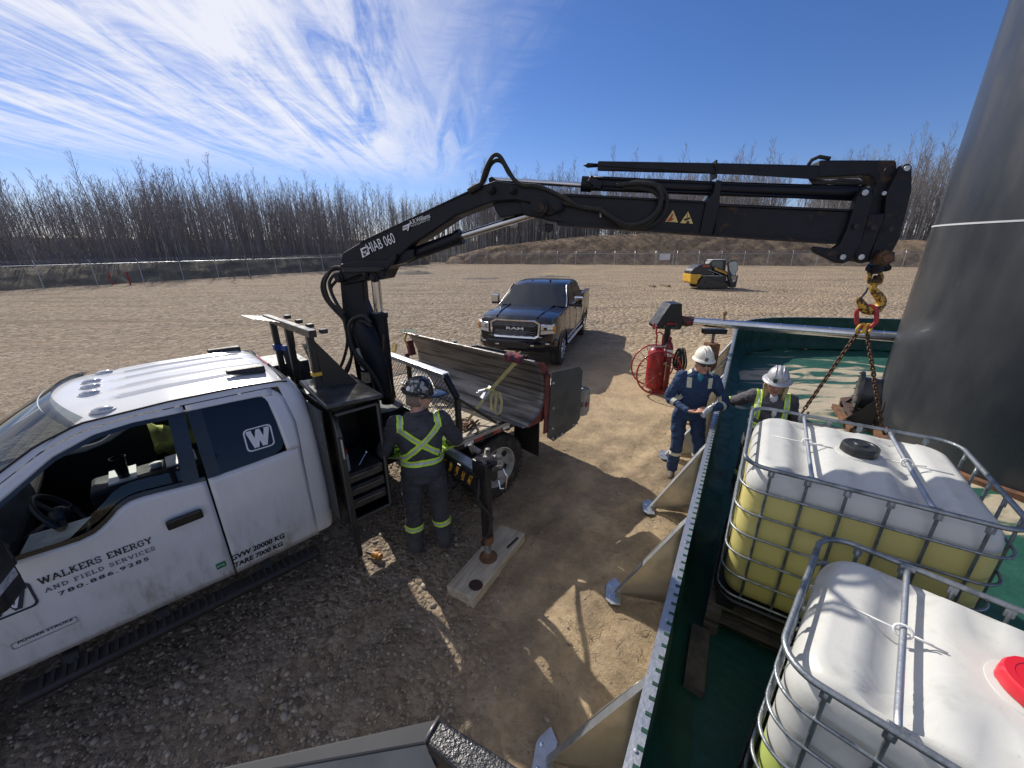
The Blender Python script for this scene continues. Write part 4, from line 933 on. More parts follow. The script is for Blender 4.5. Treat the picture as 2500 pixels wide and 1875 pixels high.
q = MB(); q.prism([(u1+.06, 1.17, 1.72), (u1+.06, 1.17, .7), (u1+.06, -.9, .7), (u1+.06, -.9, 1.6)], (.012, 0, 0)); q.build('bulkhead', BLACK, truck)
for v in (.05, .38): q = MB(); q.bx(u1+.07, u1+.075, v, v+.1, 1.60, 1.66); q.build('sticker', SNOWW, truck)

# ------------------------------------------------------------ knuckle boom crane behind the cab
K0 = V(-1.55, 4.2, 0); K1 = V(2.85, 3.2, 0); KE = (K1-K0).normalized(); KN = V(KE.y, -KE.x, 0)     # KN points towards the photographer's side
def kp(p, off=0.): return gpl(*p, K0+KN*off, KN)
def k4(x, y, off=0.): return kp(r4(x, y), off)
def k5(x, y, off=0.): return kp(r5(x, y), off)
crane = thing('loader_crane', 'black knuckle boom crane mounted behind the white cab, boom reaching right', 'crane', tw((.87, 0, .8)), world=True)
def plate(name, pts, t, mat, par, off=0., bevel=.008, f=None):
    f = f or k4; mb = MB(); mb.prism([f(*p, off)-KN*(t/2) for p in pts], KN*t); return mb.build(name, mat, par, bevel=bevel)
def rodm(name, a, b, r, mat, par, n=16, extra=None):
    mb = MB(); mb.tube([a, b], r, n); return mb.build(name, mat, par, smooth=50, bevel=.003)
# base and column
q = MB(); q.lathe([(.34, .72), (.34, .95), (.27, 1.0), (.25, 1.15)], (K0.x, K0.y, 0), n=24); base = q.build('crane_base', CRANE, crane, smooth=40)
q = MB(); q.bx(-.5, .5, -.28, .28, .66, .98); mm = Matrix.Translation(V(K0.x, K0.y, 0)) @ Matrix.Rotation(TRZ+pi/2, 4, 'Z'); q.v = [tuple(mm @ V(p)) for p in q.v]; q.build('base_frame', CRANE, crane, bevel=.01)
col = plate('column', [(215, 905), (370, 915), (383, 1060), (445, 1215), (478, 1350), (540, 1560), (575, 1740), (365, 1740), (335, 1600), (300, 1400), (262, 1210), (235, 1130)], .11, CRANE, crane, .09, .02)
plate('column_cap', [(205, 880), (215, 850), (300, 830), (400, 860), (400, 930), (330, 945), (240, 960), (208, 930)], .14, CRANE, col, .11, .02)
rodm('lift_rod', k4(463, 930, .05), k4(484, 1150, .05), .046, ROD, crane)
cb = MB(); cb.tube([k4(486, 1142, .05), k4(514, 1400, .05), k4(548, 1750, .05)], .078, 18); cyl = cb.build('lift_cylinder', CRANE, crane, smooth=50, bevel=.006)
q = MB(); q.tube([k4(486, 1140, .05), k4(490, 1175, .05)], .088, 18); q.build('gland', CRANE, cyl, smooth=50)
q = MB(); q.tube([k4(515, 1290, .15), k4(512, 1400, .15), k4(522, 1540, .15), k4(545, 1650, .14)], .012, 6); q.build('pipe', DARKRUST, cyl, smooth=180)
# curved post brace in front of the column
q = MB(); q.tube([k4(345, 1180, .17), k4(390, 1260, .18), k4(440, 1400, .18), k4(490, 1560, .18), k4(520, 1700, .17)], [.10, .12, .12, .10, .09], 14); q.build('column_rib', CRANE, col, smooth=60)
plate('sticker', [(330, 1385), (378, 1380), (392, 1480), (345, 1490)], .003, M('worn_sticker', (.42, .43, .45), .5, vs=30, col2=(.25, .25, .27)), col, .156, 0)
plate('sticker', [(360, 1545), (420, 1550), (430, 1615), (372, 1622)], .003, M('worn_tan_sticker', (.36, .32, .25), .5, vs=30, col2=(.2, .17, .12)), col, .156, 0)
q = MB(); c = k4(378, 1515, .157); q.lathe([(.03, 0), (.03, .003), (.005, .0035)], c, KN, 18); q.build('sticker', SNOWW, col)
# main boom
boom = plate('main_boom', [(235, 742), (350, 672), (700, 500), (1000, 365), (1100, 320), (1215, 268), (1270, 250), (1420, 272), (1560, 300), (1680, 325), (1745, 375), (1730, 450), (1640, 492), (1560, 480), (1520, 410), (1400, 385), (1260, 395), (1130, 440), (1000, 492), (860, 585), (700, 690), (600, 780), (545, 848), (515, 918), (430, 930), (380, 885), (330, 925), (245, 930), (212, 880), (222, 800)], .24, CRANE, crane, .12, .015)
plate('boom_knuckle_plate', [(1250, 400), (1270, 455), (1300, 503), (1420, 480), (1540, 462), (1560, 380), (1400, 370)], .20, CRANE, boom, .06)
plate('boom_foot_plate', [(222, 815), (330, 790), (545, 790), (600, 740), (600, 780), (545, 848), (515, 918), (380, 880), (240, 930), (212, 880)], .03, CRANE, boom, .155, .01)
plate('boom_edge_strip', [(352, 668), (1100, 314), (1104, 322), (356, 676)], .25, CRANE_RUST, boom, .125, 0)
for x, y, r in ((232, 905, .05), (465, 905, .045), (410, 880, .03), (1245, 315, .035), (1390, 320, .03), (1570, 430, .075), (1690, 430, .045), (530, 870, .025)):
    q = MB(); c = k4(x, y, .12); q.lathe([(r, 0), (r, .05), (r*.7, .055), (r*.65, .075), (.005, .076)], c, KN, 18); q.build('pin', CRANE_RUST, boom, smooth=40)
q = MB(); q.tube([k4(665, 770, .0), k4(1040, 630, .0)], .062, 18); jc = q.build('jib_cylinder', CRANE, crane, smooth=50)
q = MB(); q.tube([k4(1010, 640, .0), k4(1045, 627, .0)], .072, 18); q.build('gland', CRANE, jc, smooth=50)
plate('cylinder_bracket', [(560, 745), (640, 720), (720, 715), (720, 770), (640, 810), (560, 830)], .16, CRANE, jc, .1)
rodm('jib_rod', k4(1035, 630, .0), k4(1555, 470, .0), .034, ROD, crane)
q = MB(); q.ell(k4(1400, 548, -.02), (.03, .03, .03)); q.tube([k4(1370, 555), k4(1420, 540)], .016, 8); q.build('work_light', GALV, jc, smooth=60)
# outer boom sections
sec1 = plate('outer_boom', [(-330, 330), (-60, 300), (0, 305), (800, 345), (880, 352), (872, 400), (832, 553), (760, 545), (0, 490), (-120, 470), (-300, 430)], .22, CRANE, crane, .10, .012, k5)
plate('outer_boom_flange', [(-40, 300), (880, 350), (880, 362), (-40, 316)], .26, CRANE, sec1, .12, .003, k5); plate('outer_boom_flange', [(-100, 470), (830, 540), (832, 556), (-100, 490)], .26, CRANE_RUST, sec1, .12, .003, k5)
sec2 = plate('boom_extension', [(860, 372), (1690, 408), (1680, 560), (1600, 598), (838, 548)], .18, CRANE_RUST, crane, .07, .01, k5)
plate('extension_flange', [(860, 360), (1700, 396), (1700, 410), (860, 376)], .2, CRANE, sec2, .085, .003, k5)
plate('extension_flange', [(838, 540), (1605, 590), (1600, 604), (836, 556)], .2, CRANE_RUST, sec2, .085, .003, k5)
plate('boom_bracket', [(862, 218), (892, 224), (876, 372), (868, 400), (832, 556), (756, 545), (798, 345), (838, 300)], .27, CRANE, sec1, .125, .008, k5)
# upper extension cylinder and its chrome rod
rodm('extension_rod', k4(1240, 245, -.03), k4(1900, 285, -.03), .022, ROD, crane)
q = MB(); q.tube([k5(50, 243, -.03), k5(900, 275, -.03), k5(1725, 298, -.03)], .052, 16); ec = q.build('extension_cylinder', CRANE, crane, smooth=50)
q = MB(); q.tube([k5(48, 243, -.03), k5(110, 246, -.03)], .062, 16); q.build('gland', CRANE, ec, smooth=50)
q = MB(); q.tube([k5(95, 205), k5(300, 215), k5(800, 238), k5(1500, 262), k5(1700, 262)], .014, 6); q.tube([k5(105, 265, .03), k5(400, 285, .03), k5(900, 300, .03), k5(1700, 338, .0)], .012, 6); q.build('hydraulic_pipe', CRANE, ec, smooth=180)
q = MB(); q.bar(k5(95, 215), k5(170, 262), .09, .06); q.tube([k5(120, 262, .04), k5(165, 268, .04)], .016, 8); q.build('valve_block', CRANE, ec, bevel=.008)
plate('rod_eye', [(1225, 262), (1222, 232), (1245, 222), (1262, 235), (1275, 262)], .09, CRANE_RUST, boom, .03)
# folded top jib
q = MB(); q.loft([[k5(x, y, o) for y, o in ((ya, .05), (ya, -.09), (yb, -.09), (yb, .05))] for x, ya, yb in ((145, 106, 166), (860, 118, 184), (1475, 132, 208))]); tj = q.build('folded_jib', CRANE, crane, bevel=.012)
q = MB(); q.bar(k5(150, 122, .055), k5(1460, 203, .055), .012, .03); q.build('jib_bar', CRANE, tj)
q = MB(); q.tube([k5(150, 131), k5(85, 126), k5(66, 131), k5(85, 138), k5(150, 134)], .012, 8); q.build('jib_eye', CRANE, tj, smooth=180)
plate('jib_clip', [(855, 98), (864, 98), (866, 120), (864, 205), (855, 205)], .2, CRANE, tj, .08, .002, k5)
# end head: plates hanging down to the hook
head = plate('boom_head', [(1482, 100), (1930, 100), (1942, 112), (1940, 300), (1930, 420), (1880, 560), (1815, 690), (1770, 712), (1705, 712), (1690, 640), (1720, 520), (1760, 400), (1790, 330), (1800, 262), (1820, 252), (1795, 202), (1775, 190), (1462, 205), (1462, 160)], .14, CRANE_RUST, crane, .02, .01, k5)
plate('head_link', [(1700, 330), (1745, 258), (1790, 268), (1800, 340), (1770, 420), (1765, 455), (1725, 600), (1670, 700), (1620, 722), (1585, 718), (1452, 655), (1440, 632), (1452, 618), (1560, 632), (1600, 605), (1640, 520), (1672, 420)], .06, CRANE_RUST, head, .11, .008, k5)
plate('head_link', [(1775, 425), (1870, 420), (1860, 470), (1790, 640), (1770, 710), (1730, 722), (1690, 705), (1690, 660), (1725, 590)], .05, CRANE_RUST, head, .085, .008, k5)
plate('head_link', [(1880, 300), (1945, 180), (1985, 128), (2015, 118), (2034, 135), (2032, 280), (2015, 350), (1965, 560), (1890, 700), (1850, 726), (1810, 722), (1782, 680), (1810, 600), (1865, 450)], .07, CRANE_RUST, head, .07, .008, k5)
for x, y, r, m_ in ((1615, 682, .02, GALV), (1726, 682, .02, GALV), (1748, 296, .02, GALV), (1862, 300, .014, GALV), (1695, 498, .018, INTER), (1800, 505, .018, INTER), (1905, 515, .018, INTER), (1885, 165, .024, CRANE_RUST), (2000, 150, .018, GALV)):
    q = MB(); q.lathe([(r, 0), (r, .008), (r*.3, .009)], k5(x, y, .125), KN, 18); q.build('head_bore', m_, head, smooth=40)
q = MB(); c = k5(1850, 688, .09); q.lathe([(.062, 0), (.062, .05), (.05, .06), (.005, .061)], c, KN, 6); q.build('hex_nut', DARKRUST, head, smooth=20)
q = MB(); q.lathe([(.03, 0), (.028, .012), (.012, .013)], c+KN*.061, KN, 16); q.build('pin_end', RUST, head, smooth=40)
q = MB(); q.tube([k5(1410, 130), k5(1430, 100), k5(1475, 80), k5(1540, 92)], .014, 8); q.tube([k5(1418, 205), k5(1440, 235), k5(1500, 240), k5(1600, 222), k5(1700, 225), k5(1760, 250)], .013, 8); q.tube([k5(1440, 225), k5(1600, 240), k5(1720, 240)], .013, 8); q.build('hose', RUBBER, head, smooth=180)
# hoses
def hose(pts, f=k4, r=.017, par=crane, off=.1):
    P_ = [f(*p, off) for p in pts]; out = []
    n = len(P_)
    for i in range(n-1):
        a, b, c, d = P_[max(i-1, 0)], P_[i], P_[i+1], P_[min(i+2, n-1)]
        for k in range(6):
            t = k/6; out.append(.5*((2*b)+(c-a)*t+(2*a-5*b+4*c-d)*t*t+(3*b-a-3*c+d)*t**3))
    out.append(P_[-1]); q = MB(); q.tube(out, r, 8); return q.build('hose', RUBBER, par, smooth=180)
hose([(235, 845), (170, 855), (120, 900), (100, 970), (125, 1050), (190, 1130), (245, 1190), (262, 1260)])
hose([(240, 840), (180, 840), (140, 890), (118, 960), (150, 1060), (215, 1130), (255, 1190), (270, 1300), (280, 1350)], off=.13)
hose([(225, 880), (180, 890), (150, 940), (165, 1010), (205, 1090), (250, 1150)], off=.16)
hose([(230, 900), (195, 930), (160, 985), (200, 1080), (245, 1160)], off=.08)
hose([(262, 1240), (270, 1350), (245, 1460), (205, 1560), (210, 1630), (240, 1690)])
hose([(275, 1330), (300, 1430), (260, 1530), (225, 1600), (235, 1660)], off=.13)
hose([(300, 1440), (280, 1520), (240, 1600), (240, 1650)], off=.16)
hose([(432, 1210), (380, 1165), (320, 1180), (285, 1225), (290, 1310), (330, 1420), (420, 1520), (490, 1640), (510, 1720)], off=.30)
hose([(432, 1235), (370, 1200), (320, 1225), (300, 1290), (310, 1370), (350, 1470), (400, 1530)], off=.26)
hose([(1145, 300), (1175, 265), (1205, 170), (1255, 85), (1300, 88), (1345, 160), (1400, 250), (1450, 280), (1560, 290), (1700, 350), (1850, 430), (1990, 440)], off=.15)
hose([(1160, 295), (1200, 240), (1235, 150), (1275, 115), (1320, 130), (1360, 200), (1420, 265), (1480, 285)], off=.11)
hose([(1090, 325), (1130, 300), (1165, 285)], off=.15, r=.026)
hose([(-60, 360), (80, 385), (160, 400), (230, 440), (290, 490), (350, 512), (440, 500), (510, 460), (555, 390), (555, 310), (510, 255), (430, 225), (330, 240)], k5, off=.14)
hose([(60, 385), (180, 405), (260, 460), (330, 500), (420, 492), (480, 450), (520, 380), (505, 310), (440, 275), (300, 262)], k5, off=.17)
hose([(170, 405), (300, 480), (400, 480), (490, 420), (530, 330), (500, 260), (400, 238), (260, 250)], k5, off=.2)
hose([(240, 850), (330, 850), (420, 845), (520, 850)], off=.17, r=.015); hose([(245, 865), (330, 862), (500, 858)], off=.19, r=.015)
q = MB(); q.bar(k5(160, 380, .13), k5(162, 445, .13), .02, .012); q.build('hose_clip', GALV, sec1)
plate('lift_lug', [(1600, 540), (1660, 545), (1655, 590), (1630, 605), (1605, 590)], .04, CRANE, boom, .1); 
# warning triangles
for x0, lb in ((550, 'w'), (640, 'w')):
    y0 = 470 if x0 == 550 else 478; tr = [(x0, y0), (x0+78, y0+4), (x0+48, y0-70)]
    plate('warning_sign', tr, .002, M('sticker_yellow', (.70, .55, .20), .5, vs=20, col2=(.5, .36, .14)), sec1, .106, 0, k5)
    c = (x0+40, y0-22)
    if x0 == 550: plate('warning_pictogram', [(c[0]-28, c[1]+20), (c[0]+4, c[1]-28), (c[0]+9, c[1]-22), (c[0]+2, c[1]+2), (c[0]+20, c[1]+2), (c[0]-5, c[1]+18)], .002, M('sticker_red', (.35, .05, .02), .5), sec1, .109, 0, k5)
    else:
        plate('warning_pictogram', [(c[0]-18, c[1]-2), (c[0]+22, c[1]-14), (c[0]+20, c[1]-4), (c[0], c[1]+6), (c[0]-14, c[1]+8)], .002, INK, sec1, .109, 0, k5); plate('warning_pictogram', [(c[0]+2, c[1]-38), (c[0]+5, c[1]-38), (c[0]+5, c[1]-10), (c[0]+2, c[1]-10)], .002, INK, sec1, .109, 0, k5)
        q = MB(); q.lathe([(.012, 0), (.012, .002), (.002, .0025)], k5(c[0]+6, c[1]+19, .108), KN, 12); q.build('warning_pictogram', INK, sec1)
# lettering along the boom
def boom_text(txt, a, b, h, mat, bold=.02, shear=0.):
    A, B = k4(*a, .137), k4(*b, .137); ex = (B-A).normalized(); ey = (V(0, 0, 1)-ex*ex.z).normalized()
    if ex.cross(ey).dot(KN) < 0: pass
    return text_mb(txt, A, ex, ey, h, .0, bold=bold, width=(B-A).length, shear=shear).build('lettering', mat, boom)
boom_text('HIAB 060', (418, 745), (600, 668), .094, INKW, .0)
boom_text('A.R.Williams', (695, 553), (832, 500), .04, INKW, .01); boom_text('TRUCK EQUIPMENT LTD.', (700, 568), (832, 518), .016, INKW, 0)
plate('maker_mark', [(645, 560), (690, 540), (672, 578), (645, 590)], .002, INKW, boom, .137, 0); plate('maker_mark', [(648, 570), (678, 558), (675, 564), (648, 577)], .002, CRANE, boom, .139, 0); plate('maker_mark', [(686, 540), (694, 537), (682, 590), (674, 590)], .002, INKW, boom, .137, 0)
plate('maker_mark', [(358, 712), (408, 690), (424, 745), (374, 773)], .002, INKW, boom, .137, 0); plate('maker_mark', [(368, 720), (400, 702), (408, 730), (392, 748), (400, 718), (382, 735)], .002, INK, boom, .139, 0)
plate('maker_mark', [(372, 738), (392, 742), (398, 752), (384, 762)], .002, INK, boom, .139, 0)

# ---- outrigger on the camera side
ou = MB(); ou.bar(tw((.80, .2, .93)), tw((.80, 1.80, .93)), .16, .17); og = ou.build('outrigger_beam', BLACK, crane, bevel=.008)
for k in range(8):
    a = .98+.1*k; q = MB(); P4 = [tw((.882, a, .87)), tw((.882, a+.045, .87)), tw((.882, a+.10, .99)), tw((.882, a+.055, .99))]; q.add(P4, [(0, 1, 2, 3)]); q.build('hazard_stripe', YELRUST, og)
q = MB(); q.bar(tw((.80, .3, 1.022)), tw((.80, 1.74, 1.022)), .10, .012); q.build('wear_strip', GALV, og)
lg = MB(); lb = V(-.24, 2.93, 0); lg.tube([lb+V(0, 0, .30), lb+V(0, 0, 1.10)], .052, 16); leg = lg.build('outrigger_leg', BLACK, crane, smooth=50, bevel=.004)
q = MB(); q.tube([lb+V(0, 0, .12), lb+V(0, 0, .36)], .034, 14); q.build('leg_rod', ROD, leg, smooth=50); q = MB(); q.lathe([(.085, .088), (.085, .105), (.06, .12), (.05, .14), (.03, .15)], lb, n=20); q.build('foot', RUST, leg, smooth=40)
q = MB(); q.lathe([(.057, .28), (.06, .34), (.055, .36)], lb, n=16); q.build('leg_collar', RUST, leg, smooth=40)
q = MB(); q.bar(lb+V(-.07, .09, 1.06), lb+V(.06, -.04, 1.06), .15, .18); q.build('leg_housing', BLACK, leg, bevel=.012)
q = MB()
for a, b in (((-.08, 0, 1.18), (.10, -.03, 1.20)), ((0, -.06, 1.14), (.02, .08, 1.22)), ((.07, -.05, 1.1), (.15, -.08, 1.13)), ((-.10, .05, 1.2), (-.13, .06, 1.28)), ((.03, 0, 1.2), (.03, 0, 1.27)), ((-.12, .04, 1.27), (-.04, .02, 1.22))): q.bar(lb+V(a), lb+V(b), .04, .035)
q.build('valve_block', STEELD, leg, bevel=.006)
q = MB(); q.tube([lb+V(.16, -.08, 1.12), lb+V(.19, -.09, 1.05), lb+V(.18, -.09, .93), lb+V(.13, -.08, .92), lb+V(.12, -.07, 1.0)], .009, 6); q.build('handle', CHROME, leg, smooth=180)
q = MB(); q.tube([lb+V(-.05, -.06, 1.0), lb+V(-.07, -.075, .8), lb+V(.06, -.09, .62), lb+V(.02, -.09, .45), lb+V(-.05, -.07, .33), lb+V(-.04, -.05, .28)], .012, 6); q.build('hose', RUBBER, leg, smooth=180)
# control levers at the column foot
q = MB()
for k in range(5): q.tube([tw((1.02-.05*k, .95, 1.25)), tw((1.02-.05*k, 1.02, 1.42))], .008, 6)
q.bar(tw((1.08, .95, 1.2)), tw((.75, .95, 1.2)), .1, .1); q.build('control_valve', BLACK, crane, bevel=.006)

# wooden pad under the outrigger
pc = [V(-.14, 3.41, 0), V(.14, 3.25, 0), V(-.35, 2.45, 0), V(-.58, 2.62, 0)]
ctr = sum(pc, V(0, 0, 0))/4; ax_ = (pc[0]-pc[3]+pc[1]-pc[2]).normalized(); t = thing('outrigger_pad', 'thick grey timber pad under the crane outrigger foot', 'timber pad', (ctr.x, ctr.y, 0), math.atan2(ax_.y, ax_.x))
mb = MB(); mb.loft([[V(x, y, z) for y, z in ((-.145, -.02), (.145, -.02), (.147, .085), (-.143, .087))] for x in (-.46, -.2, .1, .46)]); mb.build('plank', M('pale_grey_plank', (.50, .44, .35), .8, vs=3, col2=(.33, .28, .21), lo=.35, hi=.7, bump=.4, bs=40, stretch=(1.2, 9, 9)), t, bevel=.008)
q = MB(); q.lathe([(.06, 0), (.045, .0008), (.004, .001)], (-.33, -.07, .0892), n=14); q.v = [(x*1.0, y*1.1, z) for x, y, z in q.v]; q.build('oil_stain', M('oil_stain', (.05, .028, .02), .5), t); q = MB(); q.add([V(.18, -.10, .0885), V(.36, -.125, .0885), V(.38, -.10, .0885), V(.2, -.075, .0885)], [(0, 1, 2, 3)]); q.build('oil_stain', M('dark_stain', (.04, .035, .03), .6), t)

# ------------------------------------------------------------ hook, master link and chains
HK = lambda x, y: gy(1950+x/3.687, 600+y/3.687, 3.22)     # photo crop -> vertical plane at the hook
hk = thing('crane_hook', 'worn yellow and black swivel hook hanging from the boom head', 'hook', HK(700, 360), world=True)
q = MB(); pts = [HK(*p) for p in ((650, 180), (655, 230), (632, 290), (640, 325), (690, 345), (735, 325), (745, 290), (728, 230), (735, 180))]; q.tube(pts, [.014, .015, .017, .018, .02, .018, .017, .015, .014], 10); q.build('swivel_clevis', YELRUST, hk, smooth=180)
q = MB(); q.tube([HK(620, 205), HK(815, 200)], .022, 12); q.tube([HK(770, 200), HK(800, 200)], .03, 6); q.tube([HK(690, 160), HK(690, 240)], .05, 12); q.build('swivel_pin', CRANE_RUST, hk, smooth=40)
q = MB(); q.lathe([(.02, 0), (.04, .008), (.042, .03), (.025, .045), (.018, .06)], HK(685, 335), n=16); q.build('swivel_nut', DARKRUST, hk, smooth=40)
hp = [(675, 345), (670, 385), (690, 420), (725, 460), (742, 500), (728, 545), (690, 578), (640, 585), (600, 570), (570, 535), (552, 495), (530, 465)]
hr = [.024, .03, .036, .041, .043, .043, .043, .042, .038, .032, .026, .014]
P_ = [HK(*p) for p in hp]; out, orr = [], []
for i in range(len(P_)-1):
    a, b, c, d = P_[max(i-1, 0)], P_[i], P_[i+1], P_[min(i+2, len(P_)-1)]
    for k in range(4): s_ = k/4; out.append(.5*((2*b)+(c-a)*s_+(2*a-5*b+4*c-d)*s_*s_+(3*b-a-3*c+d)*s_**3)); orr.append(hr[i]+(hr[i+1]-hr[i])*s_)
q = MB(); q.tube(out, orr, 12, flat=.8); q.build('hook_body', YELRUST, hk, smooth=180)
q = MB(); q.tube([HK(620, 375), HK(600, 420), HK(562, 470)], [.016, .018, .01], 8, flat=.6); q.build('safety_latch', STEELD, hk, smooth=180)
sl = thing('chain_sling', 'two rusty chain legs hanging from a red oval ring on the hook', 'chain sling', HK(615, 640), world=True)
def oval(c, d1, d2, L, W, r, n=20, m=8):
    q = MB(); pts = []
    for k in range(n):
        a = 2*pi*k/n; x = math.cos(a)*W; y = math.sin(a)*W; y += (L-W) if math.sin(a) > 0 else -(L-W) if math.sin(a) < 0 else 0
        pts.append(c+d1*y+d2*x)
    q.tube(pts, r, m, wrap=True); return q
top, bot = HK(608, 540), HK(612, 735); d1 = (top-bot).normalized(); L = (top-bot).length/2
d2 = (V(.8, -.6, 0)-d1*V(.8, -.6, 0).dot(d1)).normalized()
oval((top+bot)/2, d1, d2, L, .062, .0165).build('master_link', M('red_link_paint', (.42, .035, .04), .45, vs=20, col2=(.22, .03, .03)), sl, smooth=180)
for a, b in (((590, 715), (535, 775)), ((625, 715), (615, 775))):
    A, B = HK(*a), HK(*b); oval((A+B)/2, (A-B).normalized(), V(0, 1, 0).cross((A-B).normalized()).normalized(), (A-B).length/2+.006, .03, .011).build('connecting_link', YEL, sl, smooth=180)
def chain(A, B, pitch=.027, r=.0062, Lk=.0215, W=.0125):
    d = (B-A); n = int(d.length/pitch); d.normalize(); s1 = d.cross(V(.3, 1, .2)).normalized(); s2 = d.cross(s1); me = {}
    for k in range(n):
        c = A+d*(pitch*(k+.5)); ss = s1 if k % 2 else s2
        q = oval(c, d, ss, Lk, W, r, 12, 6); q.build('chain_link', DARKRUST, sl, smooth=180)
e1 = gz(1961, 1003, 1.50); e2 = gz(2153, 1040, 1.50)
chain(HK(535, 775), e1); chain(HK(612, 775), e2)
for e, fr in ((e1, HK(535, 775)), (e2, HK(612, 775))):
    d = (fr-e).normalized(); q = MB(); q.tube([e+d*.02, e-d*.03, e-d*.05+V(.02, 0, -.02), e-d*.03+V(.045, 0, -.03), e+V(.05, 0, -.01)], .010, 8); q.build('end_hook', DARKRUST, sl, smooth=180)

# ------------------------------------------------------------ plough blade lying across the deck
bl = thing('plough_blade', 'long curved steel plough blade lying across the truck deck', 'plough blade', tw((-.3, .4, DZ)), TRZ)
bb = V(-.3, .4, DZ)
def B_(u, v, w): return V(u, v, w)-bb
A_, Bv = V(-.01, -.80, 0), V(-.21, 1.52, 0)
pf = [(-.00, 1.755), (-.05, 1.70), (-.11, 1.60), (-.155, 1.48), (-.165, 1.36), (-.14, 1.25), (-.07, 1.16), (.03, 1.10), (.10, 1.072), (.13, 1.045)]
rows = []
for t_ in lin(0, 1, 24):
    c = A_.lerp(Bv, t_); rows.append([B_(c.x+du, c.y, w) for du, w in pf])
mb = MB(); mb.grid(rows); mo = mb.build('moldboard', STEELD, bl, smooth=180); md = mo.modifiers.new('s', 'SOLIDIFY'); md.thickness = .012; md.offset = 0
q = MB(); q.bar(B_(-.01, -.80, 1.757), B_(-.21, 1.50, 1.757), .035, .018); q.build('top_rim', M('bright_worn_steel', (.42, .40, .37), .4, .8, vs=14, col2=(.2, .17, .14)), bl, bevel=.003)
q = MB(); q.bar(B_(.12, -.80, 1.052), B_(-.08, 1.50, 1.052), .10, .018); q.build('cutting_edge', M('scraped_steel', (.36, .38, .42), .35, .8, vs=6, col2=(.2, .2, .22), stretch=(1, 4, 1)), bl, bevel=.003)
for v0, nm in ((1.52, 'r'), (-.80, 'l')):
    c = V(-.21, v0, 0) if v0 > 0 else A_
    q = MB(); q.prism([B_(c.x+du, c.y, w) for du, w in pf]+[B_(c.x-.12, c.y, 1.045), B_(c.x-.24, c.y, 1.3), B_(c.x-.22, c.y, 1.55), B_(c.x-.13, c.y, 1.72)], (0, .016, 0)); q.build('end_rib', REDD, bl)
q = MB(); q.prism([B_(-.40, 1.58, 1.62), B_(-.86, 1.60, 1.59), B_(-.92, 1.60, 1.53), B_(-.92, 1.60, .90), B_(-.83, 1.60, .83), B_(-.46, 1.58, .76), B_(-.36, 1.57, .84)], (0, .014, 0)); wp = q.build('end_plate', M('dark_grey_plate', (.085, .09, .092), .42, .4, vs=5, col2=(.06, .06, .06), bump=.15), bl, bevel=.004)
q = MB(); q.bar(B_(-.91, 1.592, .9), B_(-.91, 1.592, 1.53), .016, .05); q.build('plate_edge', BLACK, wp)
for u, w in ((-.42, .82), (-.5, .80), (-.58, .82), (-.40, 1.5), (-.41, 1.2), (-.41, .95), (-.8, .86)): q = MB(); q.lathe([(.016, 0), (.014, .012), (.004, .013)], B_(u, 1.60, w), (0, 1, 0), 6); q.build('bolt', GALV, wp)
q = MB(); q.bar(B_(-.36, 1.56, 1.6), B_(-.34, 1.56, .9), .012, .07); q.build('hinge_strip', REDD, bl)
pb0, pb1 = tu_(*r3(1357, 468), -.62), tu_(*r3(1672, 532), -.66)
q = MB(); q.bar(B_(*pb0)-V(0, 0, .05), B_(*pb1)-V(0, 0, .05), .02, .10); q.build('push_beam', BLACK, bl)
q = MB(); q.bar(B_(-.70, -.4, 1.25), B_(-.74, 1.40, 1.25), .08, .08); q.build('rear_beam', BLACK, bl)
for v in (-.5, .1, .75, 1.3):
    q = MB(); q.prism([B_(-.16-.086*(v+.8), v, 1.66), B_(-.20-.086*(v+.8), v, 1.45), B_(-.20-.086*(v+.8), v, 1.3), B_(-.12-.086*(v+.8), v, 1.14), B_(-.12-.086*(v+.8), v, 1.06), B_(-.70, v, 1.06), B_(-.70, v, 1.34)], (0, .012, 0)); q.build('rear_rib', BLACK, bl)
for v in (.2, .55): q = MB(); q.lathe([(.035, 0), (.035, .02), (.02, .021)], B_(-.04-.086*(v+.8), v, 1.766), n=12); q.build('rim_boss', STEELD, bl)
# yellow ratchet strap with loose tail
st = thing('ratchet_strap', 'yellow ratchet strap tight from the blade top to the deck edge', 'ratchet strap', tw((-.15, 1.2, DZ)), world=True)
def ribbon(pts, w, side, name, mat, par, thick=.003):
    q = MB(); sd_ = V(side).normalized()
    P2 = [V(p) for p in pts]; q.loft([[p-sd_*w/2, p+sd_*w/2, p+sd_*w/2+V(0, 0, thick), p-sd_*w/2+V(0, 0, thick)] for p in P2]); return q.build(name, mat, par, smooth=50)
sA = tw((-.165, 1.12, 1.78)); sM = tw((.16, .86, 1.32)); sB = tw((.33, .62, 1.06))
sM = gz(600+1455/2.458, 650+760/2.458, 1.33); sA = gz(600+1640/2.458, 650+555/2.458, 1.775); sB = gz(600+1335/2.458, 650+925/2.458, 1.06)
ribbon([tw((-.30, 1.16, 1.62)), sA+V(.05, .04, .01), sA, sA.lerp(sM, .5), sM], .075, V(.8, .5, .0), 'webbing', STRAP, st)
ribbon([sM, sM.lerp(sB, .5), sB], .05, V(.8, .5, 0), 'webbing', STRAP, st)
q = MB(); d = (sB-sM).normalized(); q.bar(sM-d*.06+V(0, 0, .02), sM+d*.12+V(0, 0, .03), .075, .03); q.bar(sM+V(-.11, -.03, .03), sM+V(0, 0, .05), .04, .018); q.bar(sM+V(-.13, -.05, .02), sM+V(-.02, -.02, .03), .03, .014); q.build('ratchet', GALV, st, bevel=.005)
